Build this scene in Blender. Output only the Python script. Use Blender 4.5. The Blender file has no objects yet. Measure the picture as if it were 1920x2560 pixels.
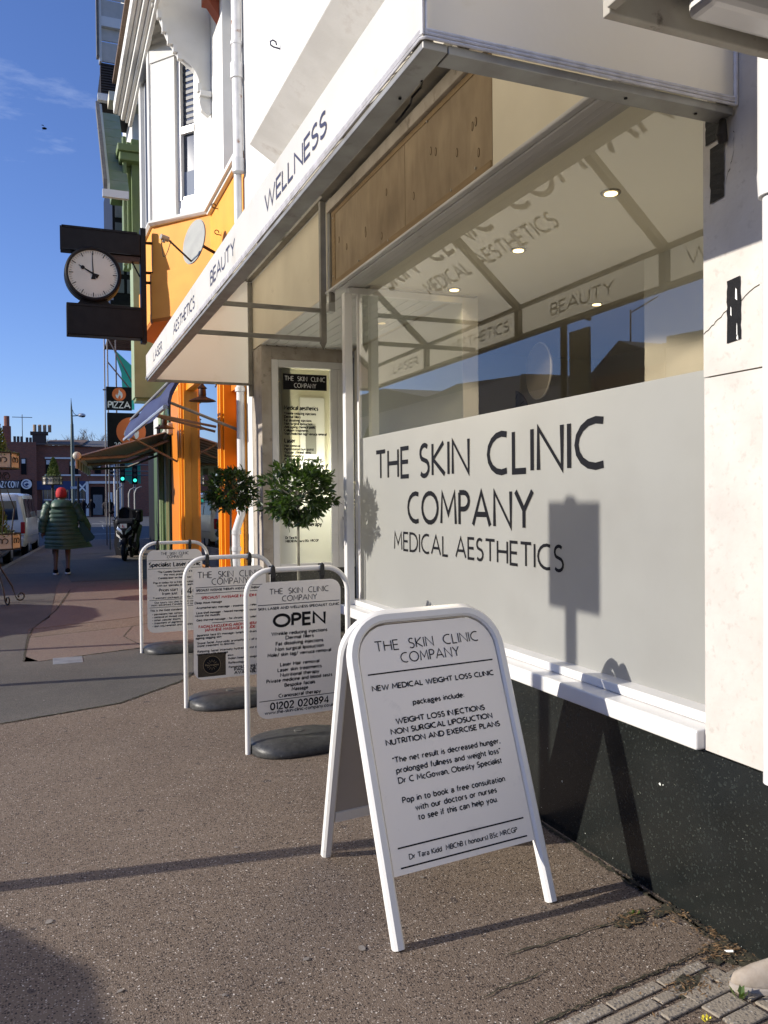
import bpy, bmesh, math, random
from mathutils import Matrix, Vector
random.seed(7)
SC = bpy.context.scene
COL = SC.collection
PI = math.pi
# ------------------------------------------------------------------ camera
cam = bpy.data.cameras.new('camera')
cam_o = bpy.data.objects.new('camera', cam); COL.objects.link(cam_o)
FP = 2080.0
d1 = Vector(((120-960)/FP, (1253-1280)/FP, 1.0)).normalized()
dd = Vector((.009, 1.0, .0168)); dd = (dd - d1*dd.dot(d1)).normalized()
up = -dd; xx = d1.cross(up)
# rows of the world->cam (x right, y down, z fwd) matrix are built from the three world axes
R = Matrix(((xx.x, d1.x, up.x), (xx.y, d1.y, up.y), (xx.z, d1.z, up.z)))
Rt = R.transposed()
cx_ = Rt @ Vector((1, 0, 0)); cy_ = Rt @ Vector((0, -1, 0)); cz_ = Rt @ Vector((0, 0, -1))
m = Matrix.Identity(4)
for i in range(3):
    m[i][0] = cx_[i]; m[i][1] = cy_[i]; m[i][2] = cz_[i]
m[2][3] = 1.6
cam_o.matrix_world = m
cam.sensor_fit = 'VERTICAL'; cam.sensor_height = 24.0; cam.lens = 24.0*FP/2560.0
cam.clip_start = .05; cam.clip_end = 1500
SC.camera = cam_o
# ------------------------------------------------------------------ world and sun
SUN = Vector((-1, .125, .395)).normalized()          # towards the sun
w = bpy.data.worlds.new('World'); SC.world = w; w.use_nodes = True
nt = w.node_tree; nt.nodes.clear()
out = nt.nodes.new('ShaderNodeOutputWorld'); bg = nt.nodes.new('ShaderNodeBackground')
sky = nt.nodes.new('ShaderNodeTexSky'); sky.sky_type = 'NISHITA'; sky.sun_disc = False
sky.sun_elevation = math.asin(SUN.z); sky.sun_rotation = math.atan2(SUN.x, SUN.y)
sky.altitude = 0; sky.air_density = 1.0; sky.dust_density = .25; sky.ozone_density = 3.0
hs = nt.nodes.new('ShaderNodeHueSaturation'); hs.inputs['Saturation'].default_value = 1.0
tc = nt.nodes.new('ShaderNodeTexCoord'); mp = nt.nodes.new('ShaderNodeMapping')
mp.inputs['Scale'].default_value = (1.3, 2.2, 5.0)
nz = nt.nodes.new('ShaderNodeTexNoise'); nz.inputs['Scale'].default_value = 2.3; nz.inputs['Detail'].default_value = 9; nz.inputs['Roughness'].default_value = .6
cr = nt.nodes.new('ShaderNodeValToRGB'); cr.color_ramp.elements[0].position = .64; cr.color_ramp.elements[0].color = (0, 0, 0, 1)
cr.color_ramp.elements[1].position = .9; cr.color_ramp.elements[1].color = (.4, .4, .4, 1)
mx = nt.nodes.new('ShaderNodeMix'); mx.data_type = 'RGBA'; mx.inputs['B'].default_value = (7.5, 8.0, 9.0, 1)
tn = nt.nodes.new('ShaderNodeMix'); tn.data_type = 'RGBA'; tn.blend_type = 'MULTIPLY'; tn.inputs['Factor'].default_value = 1; tn.inputs['B'].default_value = (.66, .73, 1.06, 1)
nt.links.new(sky.outputs[0], hs.inputs['Color']); nt.links.new(hs.outputs[0], tn.inputs['A']); nt.links.new(tn.outputs['Result'], mx.inputs['A'])
nt.links.new(tc.outputs['Generated'], mp.inputs[0]); nt.links.new(mp.outputs[0], nz.inputs['Vector'])
nt.links.new(nz.outputs[0], cr.inputs[0]); nt.links.new(cr.outputs[0], mx.inputs['Factor'])
nt.links.new(mx.outputs['Result'], bg.inputs[0]); bg.inputs[1].default_value = .138
nt.links.new(bg.outputs[0], out.inputs[0])
sl = bpy.data.lights.new('sun', 'SUN'); sl.energy = 4.9; sl.angle = math.radians(.55); sl.color = (1, .93, .82)
so = bpy.data.objects.new('sun', sl); COL.objects.link(so)
so.rotation_euler = (-SUN).to_track_quat('-Z', 'Y').to_euler()
vs = SC.view_settings; vs.view_transform = 'Standard'; vs.look = 'None'; vs.exposure = .36; vs.gamma = 1; vs.use_curve_mapping = False
SC.render.engine = 'CYCLES'
SC.cycles.max_bounces = 8; SC.cycles.transparent_max_bounces = 12

# ------------------------------------------------------------------ materials
MATS = {}
def mat(name, col, rough=.6, col2=None, nscale=8, ndetail=5, lo=.35, hi=.65, bump=0, bscale=60, spec=.5, metal=0,
        emit=None, estr=0, trans=None, coat=0, stretch=None, dirt=None, dscale=2.0, dlo=.55, dhi=.8, bdist=.004):
    if name in MATS: return MATS[name]
    M = bpy.data.materials.new(name); M.use_nodes = True; T = M.node_tree; B = T.nodes['Principled BSDF']
    B.inputs['Base Color'].default_value = (*col, 1); B.inputs['Roughness'].default_value = rough
    B.inputs['Metallic'].default_value = metal; B.inputs['Specular IOR Level'].default_value = spec
    B.inputs['Coat Weight'].default_value = coat
    co = T.nodes.new('ShaderNodeTexCoord'); src = co.outputs['Object']
    if stretch:
        mpn = T.nodes.new('ShaderNodeMapping'); mpn.inputs['Scale'].default_value = stretch
        T.links.new(src, mpn.inputs[0]); src = mpn.outputs[0]
    colout = None
    if col2 is not None:
        n = T.nodes.new('ShaderNodeTexNoise'); n.inputs['Scale'].default_value = nscale; n.inputs['Detail'].default_value = ndetail
        T.links.new(src, n.inputs['Vector'])
        r = T.nodes.new('ShaderNodeValToRGB'); r.color_ramp.elements[0].position = lo; r.color_ramp.elements[1].position = hi
        r.color_ramp.elements[0].color = (*col, 1); r.color_ramp.elements[1].color = (*col2, 1)
        T.links.new(n.outputs[0], r.inputs[0]); colout = r.outputs[0]
    if dirt is not None:
        n2 = T.nodes.new('ShaderNodeTexNoise'); n2.inputs['Scale'].default_value = dscale; n2.inputs['Detail'].default_value = 8
        n2.inputs['Roughness'].default_value = .65
        T.links.new(co.outputs['Object'], n2.inputs['Vector'])
        r2 = T.nodes.new('ShaderNodeValToRGB'); r2.color_ramp.elements[0].position = dlo; r2.color_ramp.elements[1].position = dhi
        T.links.new(n2.outputs[0], r2.inputs[0])
        mi = T.nodes.new('ShaderNodeMix'); mi.data_type = 'RGBA'; mi.inputs['B'].default_value = (*dirt, 1)
        if colout: T.links.new(colout, mi.inputs['A'])
        else: mi.inputs['A'].default_value = (*col, 1)
        T.links.new(r2.outputs[0], mi.inputs['Factor']); colout = mi.outputs['Result']
    if colout: T.links.new(colout, B.inputs['Base Color'])
    if bump:
        bn = T.nodes.new('ShaderNodeTexNoise'); bn.inputs['Scale'].default_value = bscale; bn.inputs['Detail'].default_value = 4
        T.links.new(src, bn.inputs['Vector'])
        bp = T.nodes.new('ShaderNodeBump'); bp.inputs['Strength'].default_value = bump; bp.inputs['Distance'].default_value = bdist
        T.links.new(bn.outputs[0], bp.inputs['Height']); T.links.new(bp.outputs[0], B.inputs['Normal'])
    if emit:
        B.inputs['Emission Color'].default_value = (*emit, 1); B.inputs['Emission Strength'].default_value = estr
    if trans:
        tr = T.nodes.new('ShaderNodeBsdfTranslucent'); tr.inputs[0].default_value = (*trans[1], 1)
        ms = T.nodes.new('ShaderNodeMixShader'); ms.inputs[0].default_value = trans[0]
        T.links.new(B.outputs[0], ms.inputs[1]); T.links.new(tr.outputs[0], ms.inputs[2])
        T.links.new(ms.outputs[0], T.nodes['Material Output'].inputs[0])
    MATS[name] = M
    return M

def flecks(name, base, layers, rough=.5, bump=.3, bscale=300, bdist=.003, spec=.4, coat=0, patch=None, pscale=.7):
    """a base colour with layers of fine chips: (colour, voronoi scale, size 0..1)"""
    M = bpy.data.materials.new(name); M.use_nodes = True; T = M.node_tree; B = T.nodes['Principled BSDF']
    co = T.nodes.new('ShaderNodeTexCoord').outputs['Object']
    n = T.nodes.new('ShaderNodeTexNoise'); n.inputs['Scale'].default_value = pscale; n.inputs['Detail'].default_value = 8; n.inputs['Roughness'].default_value = .7
    T.links.new(co, n.inputs['Vector'])
    r = T.nodes.new('ShaderNodeValToRGB'); r.color_ramp.elements[0].position = .35; r.color_ramp.elements[1].position = .68
    r.color_ramp.elements[0].color = (*base, 1); r.color_ramp.elements[1].color = (*(patch or tuple(c*1.25 for c in base)), 1)
    T.links.new(n.outputs[0], r.inputs[0]); cur = r.outputs[0]
    for (c, sc, sz, prob) in layers:
        v = T.nodes.new('ShaderNodeTexVoronoi'); v.inputs['Scale'].default_value = sc
        wn = T.nodes.new('ShaderNodeTexNoise'); wn.inputs['Scale'].default_value = sc*.8; wn.inputs['Detail'].default_value = 2
        T.links.new(co, wn.inputs['Vector'])
        ad = T.nodes.new('ShaderNodeVectorMath'); ad.operation = 'MULTIPLY_ADD'; ad.inputs[1].default_value = (1.2/sc,)*3
        T.links.new(wn.outputs['Color'], ad.inputs[0]); T.links.new(co, ad.inputs[2]); T.links.new(ad.outputs[0], v.inputs['Vector'])
        m1 = T.nodes.new('ShaderNodeMath'); m1.operation = 'LESS_THAN'; m1.inputs[1].default_value = sz
        T.links.new(v.outputs['Distance'], m1.inputs[0])
        sp = T.nodes.new('ShaderNodeSeparateColor'); T.links.new(v.outputs['Color'], sp.inputs[0])
        m2 = T.nodes.new('ShaderNodeMath'); m2.operation = 'LESS_THAN'; m2.inputs[1].default_value = prob
        T.links.new(sp.outputs[0], m2.inputs[0])
        m3 = T.nodes.new('ShaderNodeMath'); m3.operation = 'MULTIPLY'; T.links.new(m1.outputs[0], m3.inputs[0]); T.links.new(m2.outputs[0], m3.inputs[1])
        mi = T.nodes.new('ShaderNodeMix'); mi.data_type = 'RGBA'; mi.inputs['B'].default_value = (*c, 1)
        T.links.new(m3.outputs[0], mi.inputs['Factor']); T.links.new(cur, mi.inputs['A']); cur = mi.outputs['Result']
    T.links.new(cur, B.inputs['Base Color'])
    B.inputs['Roughness'].default_value = rough; B.inputs['Specular IOR Level'].default_value = spec; B.inputs['Coat Weight'].default_value = coat
    bn = T.nodes.new('ShaderNodeTexVoronoi'); bn.inputs['Scale'].default_value = bscale; bn.inputs['Randomness'].default_value = 1
    T.links.new(co, bn.inputs['Vector'])
    bp = T.nodes.new('ShaderNodeBump'); bp.inputs['Strength'].default_value = bump; bp.inputs['Distance'].default_value = bdist
    T.links.new(bn.outputs['Distance'], bp.inputs['Height']); T.links.new(bp.outputs[0], B.inputs['Normal'])
    MATS[name] = M
    return M

def glass(name, tint=(1, 1, 1), boost=0.0):
    M = bpy.data.materials.new(name); M.use_nodes = True; T = M.node_tree; T.nodes.remove(T.nodes['Principled BSDF'])
    tr = T.nodes.new('ShaderNodeBsdfTransparent'); tr.inputs[0].default_value = (*tint, 1)
    gl = T.nodes.new('ShaderNodeBsdfGlossy'); gl.inputs['Roughness'].default_value = 0.0; gl.inputs[0].default_value = (.95, .97, .97, 1)
    ge = T.nodes.new('ShaderNodeNewGeometry'); dp_ = T.nodes.new('ShaderNodeVectorMath'); dp_.operation = 'DOT_PRODUCT'
    T.links.new(ge.outputs['Incoming'], dp_.inputs[0]); T.links.new(ge.outputs['Normal'], dp_.inputs[1])
    ab_ = T.nodes.new('ShaderNodeMath'); ab_.operation = 'ABSOLUTE'; T.links.new(dp_.outputs['Value'], ab_.inputs[0])
    om = T.nodes.new('ShaderNodeMath'); om.operation = 'SUBTRACT'; om.inputs[0].default_value = 1; T.links.new(ab_.outputs[0], om.inputs[1])
    pw_ = T.nodes.new('ShaderNodeMath'); pw_.operation = 'POWER'; pw_.inputs[1].default_value = 5; T.links.new(om.outputs[0], pw_.inputs[0])
    fr = T.nodes.new('ShaderNodeMath'); fr.operation = 'MULTIPLY_ADD'; fr.inputs[1].default_value = .96; fr.inputs[2].default_value = .04; T.links.new(pw_.outputs[0], fr.inputs[0])
    ma = T.nodes.new('ShaderNodeMath'); ma.operation = 'MULTIPLY_ADD'; ma.inputs[1].default_value = 1.7; ma.inputs[2].default_value = boost; ma.use_clamp = True
    ms = T.nodes.new('ShaderNodeMixShader')
    T.links.new(fr.outputs[0], ma.inputs[0]); T.links.new(ma.outputs[0], ms.inputs[0])
    T.links.new(tr.outputs[0], ms.inputs[1]); T.links.new(gl.outputs[0], ms.inputs[2]); T.links.new(ms.outputs[0], T.nodes['Material Output'].inputs[0])
    MATS[name] = M
    return M

def brickmat(name, c1, c2, mortar, sc=1.0):
    M = bpy.data.materials.new(name); M.use_nodes = True; T = M.node_tree; B = T.nodes['Principled BSDF']
    co = T.nodes.new('ShaderNodeTexCoord').outputs['Object']
    sx = T.nodes.new('ShaderNodeSeparateXYZ'); T.links.new(co, sx.inputs[0])
    ad = T.nodes.new('ShaderNodeMath'); ad.operation = 'ADD'; T.links.new(sx.outputs[0], ad.inputs[0]); T.links.new(sx.outputs[1], ad.inputs[1])
    cb = T.nodes.new('ShaderNodeCombineXYZ'); T.links.new(ad.outputs[0], cb.inputs[0]); T.links.new(sx.outputs[2], cb.inputs[1])
    b = T.nodes.new('ShaderNodeTexBrick'); b.inputs['Scale'].default_value = 4.5*sc
    b.inputs['Color1'].default_value = (*c1, 1); b.inputs['Color2'].default_value = (*c2, 1); b.inputs['Mortar'].default_value = (*mortar, 1)
    b.inputs['Mortar Size'].default_value = .02; b.inputs['Row Height'].default_value = .34; b.inputs['Brick Width'].default_value = 1.0
    T.links.new(cb.outputs[0], b.inputs['Vector']); T.links.new(b.outputs['Color'], B.inputs['Base Color'])
    B.inputs['Roughness'].default_value = .9
    MATS[name] = M
    return M

def plymat():
    M = bpy.data.materials.new('plywood'); M.use_nodes = True; T = M.node_tree; B = T.nodes['Principled BSDF']
    co = T.nodes.new('ShaderNodeTexCoord').outputs['Object']
    mpn = T.nodes.new('ShaderNodeMapping'); mpn.inputs['Scale'].default_value = (1, 3.5, 1.0); T.links.new(co, mpn.inputs[0])
    n = T.nodes.new('ShaderNodeTexNoise'); n.inputs['Scale'].default_value = 2.2; n.inputs['Detail'].default_value = 8; n.inputs['Distortion'].default_value = .7
    T.links.new(mpn.outputs[0], n.inputs['Vector'])
    r = T.nodes.new('ShaderNodeValToRGB'); e = r.color_ramp.elements
    e[0].position = .25; e[0].color = (.235, .17, .10, 1); e[1].position = .8; e[1].color = (.36, .275, .17, 1)
    T.links.new(n.outputs[0], r.inputs[0])
    n2 = T.nodes.new('ShaderNodeTexNoise'); n2.inputs['Scale'].default_value = 1.6; n2.inputs['Detail'].default_value = 6; T.links.new(co, n2.inputs['Vector'])
    r2 = T.nodes.new('ShaderNodeValToRGB'); r2.color_ramp.elements[0].position = .4; r2.color_ramp.elements[1].position = .75
    r2.color_ramp.elements[0].color = (1, 1, 1, 1); r2.color_ramp.elements[1].color = (.55, .5, .45, 1); T.links.new(n2.outputs[0], r2.inputs[0])
    mi = T.nodes.new('ShaderNodeMix'); mi.data_type = 'RGBA'; mi.blend_type = 'MULTIPLY'; mi.inputs['Factor'].default_value = 1
    T.links.new(r.outputs[0], mi.inputs['A']); T.links.new(r2.outputs[0], mi.inputs['B']); T.links.new(mi.outputs['Result'], B.inputs['Base Color'])
    B.inputs['Roughness'].default_value = .75
    MATS['plywood'] = M
    return M

tarmac = flecks('red_brown_tarmac', (.15, .112, .083), [((.085, .066, .055), 6.5, .12, .3), ((.04, .03, .025), 105, .42, .45), ((.32, .265, .215), 120, .36, .4), ((.62, .56, .49), 85, .26, .10)], rough=.8, bump=.55, bscale=210, bdist=.004, patch=(.195, .15, .113), spec=.3)
tarmac_grey = flecks('grey_tarmac', (.082, .074, .063), [((.028, .028, .03), 150, .4, .5), ((.16, .16, .15), 165, .33, .38), ((.4, .38, .35), 110, .2, .07)], rough=.8, bump=.55, bscale=210, bdist=.004, patch=(.13, .117, .1))
tarmac_red = flecks('red_tarmac_patch', (.17, .13, .104), [((.09, .055, .05), 90, .4, .5), ((.24, .17, .14), 100, .33, .35)], rough=.8, bump=.8, bscale=115, bdist=.005, patch=(.2, .156, .126))
road_m = flecks('road_asphalt', (.05, .05, .052), [((.1, .1, .1), 60, .3, .4)], rough=.85, bump=.5, bscale=90, bdist=.004, patch=(.075, .075, .078))
terrazzo = flecks('black_terrazzo', (.009, .0105, .010), [((.022, .026, .024), 70, .42, .4), ((.06, .065, .056), 110, .3, .35), ((.12, .125, .075), 90, .26, .14), ((.3, .32, .29), 90, .22, .12), ((.75, .76, .7), 48, .26, .05)], rough=.22, bump=.05, bscale=90, spec=.4, coat=.0, patch=(.016, .018, .017), pscale=2)
kerb_m = flecks('kerb_stone', (.25, .215, .17), [((.12, .11, .1), 80, .4, .4), ((.4, .38, .35), 90, .3, .2)], rough=.85, bump=.6, bscale=100)
rock = mat('travertine_stone', (.47, .44, .405), .55, (.56, .53, .49), 5, 9, .3, .7, bump=.4, bscale=34, dirt=(.44, .41, .375), dscale=26, dlo=.56, dhi=.66)
browntone = mat('old_stone_pilaster', (.30, .26, .21), .7, (.40, .355, .3), 6, 8, bump=.2, bscale=40, dirt=(.2, .165, .13), dscale=9, dlo=.58, dhi=.68)
render_w = mat('white_render', (.64, .63, .59), .85, (.70, .69, .65), 3, 8, bump=.35, bscale=22, bdist=.006, dirt=(.6, .56, .5), dscale=2.2, dlo=.6, dhi=.85)
soffit_m = mat('weathered_render_soffit', (.6, .57, .52), .9, (.68, .65, .6), 3, 8, bump=.4, bscale=26, bdist=.005, dirt=(.42, .36, .3), dscale=3, dlo=.55, dhi=.8)
gloss_w = mat('white_gloss_paint', (.70, .69, .67), .3, (.65, .64, .62), 5, 5, dirt=(.6, .58, .55), dscale=7, dlo=.62, dhi=.8, bump=.05, bscale=60)
powder = mat('white_powder_coat', (.74, .73, .70), .3, dirt=(.42, .39, .35), dscale=26, dlo=.66, dhi=.78)
panel_w = mat('white_sign_panel', (.85, .80, .72), .4, (.87, .82, .74), 2, 2, dirt=(.62, .59, .54), dscale=9, dlo=.6, dhi=.85)
ink = mat('black_print', (.008, .008, .01), .55, spec=.15)
red_ink = mat('red_print', (.5, .03, .03), .4)
navy_ink = mat('faded_navy_lettering', (.035, .035, .07), .55)
white_ink = mat('white_print', (.8, .8, .78), .4)
backgrey = mat('grey_back_board', (.34, .31, .28), .6, (.38, .345, .31), 3, 4)
black_pl = mat('black_plastic', (.012, .012, .013), .4)
rubber = mat('recycled_rubber_base', (.03, .03, .03), .45, (.055, .055, .054), 30, 6, bump=.4, bscale=120, dirt=(.2, .2, .2), dscale=60, dlo=.66, dhi=.74)
alu = mat('dull_aluminium', (.36, .36, .34), .5, (.27, .26, .24), 7, 6, metal=.55, dirt=(.14, .12, .1), dscale=9, dlo=.6, dhi=.8)
alu_d = mat('weathered_frame_tube', (.25, .235, .205), .55, (.17, .16, .14), 6, 6, metal=.3)
fabric = mat('white_canopy_fabric', (.9, .89, .86), .55, (.85, .84, .8), 1.6, 6, dirt=(.66, .61, .5), dscale=3.2, dlo=.58, dhi=.85, trans=(.42, (.88, .8, .62)), bump=.35, bscale=3.2, bdist=.03)
piping = mat('white_vinyl_piping', (.72, .71, .74), .35, (.5, .49, .5), 14, 5)
frost = mat('frosted_window_film', (.30, .305, .295), .5, (.32, .325, .315), 1.5, 4, trans=(.28, (.85, .84, .78)), dirt=(.265, .265, .255), dscale=1.1, dlo=.5, dhi=.8)  # broad low-contrast noise paints smears and uneven reflection into the film
cream = mat('cream_emulsion', (.64, .61, .53), .8, (.66, .63, .55), 1.5, 3)
cream_d = mat('cream_painted_board', (.58, .52, .4), .7, (.64, .58, .45), 2, 5, dirt=(.4, .34, .25), dscale=4, dlo=.62, dhi=.8)
ceil_m = mat('ceiling_emulsion', (.84, .79, .66), .9, (.86, .81, .68), 1.2, 3)
floor_in = mat('pale_wood_floor', (.42, .36, .28), .6)
spotem = mat('lit_lamp', (1, .8, .5), .4, emit=(1, .7, .3), estr=5)
plasticw = mat('white_upvc', (.64, .64, .63), .3)
pipe_m = mat('painted_iron_pipe', (.74, .73, .72), .45, (.62, .61, .6), 9, 6, dirt=(.28, .14, .07), dscale=5, dlo=.62, dhi=.7)
pipe_w = mat('white_plastic_pipe', (.62, .62, .62), .4, (.55, .55, .55), 6, 4)
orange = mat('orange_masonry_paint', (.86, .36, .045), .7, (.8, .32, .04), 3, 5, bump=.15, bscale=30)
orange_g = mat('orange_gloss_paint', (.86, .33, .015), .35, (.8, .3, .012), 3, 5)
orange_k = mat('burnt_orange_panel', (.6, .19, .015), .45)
green_l = mat('sage_green_paint', (.27, .33, .2), .7, (.23, .29, .17), 4, 5)
green_d = mat('dark_green_paint', (.045, .085, .025), .45, (.06, .1, .035), 5, 4)
green_m = mat('mid_green_paint', (.14, .19, .09), .55, (.15, .21, .08), 6, 4)
blk = mat('black_gloss_paint', (.004, .004, .006), .5, (.008, .008, .01), 8, 4, spec=.2)
blk_m = mat('matt_black', (.007, .007, .008), .7, spec=.15)
dark_glass = mat('dark_window_glass', (.02, .03, .05), .05, spec=.9)
navy_cloth = mat('navy_awning_cloth', (.035, .045, .12), .6, (.05, .06, .14), 6, 5, trans=(.2, (.05, .08, .25)))
brick_m = brickmat('red_brick', (.24, .075, .04), (.16, .055, .035), (.26, .2, .17))
slate = mat('roof_slate', (.10, .095, .09), .7, (.15, .14, .125), 12, 5)
tile_r = mat('brown_roof_tile', (.13, .085, .06), .8, (.18, .12, .08), 14, 5, bump=.4, bscale=20)
leaf_m = mat('bay_leaf', (.016, .032, .010), .33, (.034, .058, .018), 9, 3, trans=(.25, (.1, .2, .02)), spec=.5)
leaf_y = mat('young_bay_leaf', (.05, .09, .02), .33, (.08, .13, .03), 9, 3, trans=(.3, (.16, .28, .03)))
bark = mat('slender_trunk', (.13, .12, .085), .7, (.2, .19, .14), 30, 5)
twig_m = mat('bare_twigs', (.11, .085, .06), .8)
conifer = mat('dwarf_conifer_green', (.07, .12, .02), .7, (.14, .17, .03), 30, 4)
flower = mat('ivy_green', (.05, .09, .03), .5, (.2, .25, .1), 25, 3)
basket = mat('cream_planter_panel', (.40, .36, .30), .6, (.48, .43, .36), 8, 4)
iron = mat('black_wrought_iron', (.012, .012, .012), .45)
plymat()
g_clear = glass('window_glass', (.93, .95, .93), .05)
g_side = glass('display_glass', (.9, .93, .88), .03)
g_shop = glass('shop_glass', (.25, .27, .28), .12)
moss = mat('dark_moss_and_soil', (.02, .018, .012), .95, (.06, .055, .03), 40, 6, bump=.8, bscale=90)
gum = mat('old_chewing_gum', (.27, .24, .21), .9, (.2, .175, .15), 90, 3)
skin_d = mat('brown_skin', (.12, .06, .035), .5)
puffer = mat('green_puffer_coat', (.035, .075, .05), .5, (.05, .1, .065), 5, 4, bump=.3, bscale=14, bdist=.01)
puffer_d = mat('green_coat_lining', (.01, .05, .035), .6)
red_cap = mat('red_knitted_cap', (.42, .015, .02), .8, bump=.4, bscale=90)
van_w = mat('white_van_paint', (.68, .68, .69), .25, (.62, .62, .63), 2, 4, coat=.5)
car_g = mat('dark_grey_car_paint', (.05, .055, .065), .25, coat=.6)
tyre = mat('tyre_rubber', (.014, .014, .014), .8)
rim = mat('alloy_rim', (.4, .4, .42), .3, metal=.8)
lamp_red = mat('red_tail_lamp', (.4, .01, .01), .2, coat=.7)
chrome = mat('bright_metal', (.6, .6, .6), .25, metal=.9)
grey_post = mat('green_grey_lamp_post', (.06, .085, .075), .5)
teal_net = mat('teal_debris_netting', (.02, .3, .26), .8, trans=(.5, (.05, .5, .42)))
scaf = mat('scaffold_tube', (.16, .16, .17), .5, metal=.5)
wood_b = mat('scaffold_board', (.06, .05, .04), .8)
whiteline = mat('road_line_paint', (.6, .58, .52), .7, (.45, .43, .4), 25, 5)
green_lit = mat('green_signal_light', (.05, .8, .6), .4, emit=(.05, .9, .6), estr=1.2)
orange_sign = mat('orange_sign_disc', (.75, .17, .04), .4)
clock_face = mat('clock_dial', (.42, .45, .40), .25, (.48, .51, .46), 3, 3, coat=.4)
brass_l = mat('rusty_bronze', (.035, .018, .012), .45, metal=.4)
shade_dk = mat('dark_interior', (.035, .033, .03), .9)
dish_m = mat('grey_dish_paint', (.33, .33, .29), .5, (.28, .28, .25), 6, 5)
wall_far = mat('beige_render_opposite', (.5, .44, .36), .85, (.45, .4, .32), 3, 5)
coat_dk = mat('dark_clothing', (.006, .006, .008), .9, spec=.1)
blue_shop = mat('blue_shopfront', (.02, .04, .13), .5)
denim = mat('white_trainer_sole', (.75, .75, .72), .6)
suede = mat('grey_suede_shoe', (.3, .25, .2), .9, (.36, .31, .26), 30, 5, bump=.3, bscale=100)
tapem = mat('black_gaffer_tape', (.012, .012, .013), .3, (.02, .02, .022), 60, 4, stretch=(1, 1, 12), bump=.3, bscale=90, spec=.12)

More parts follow.
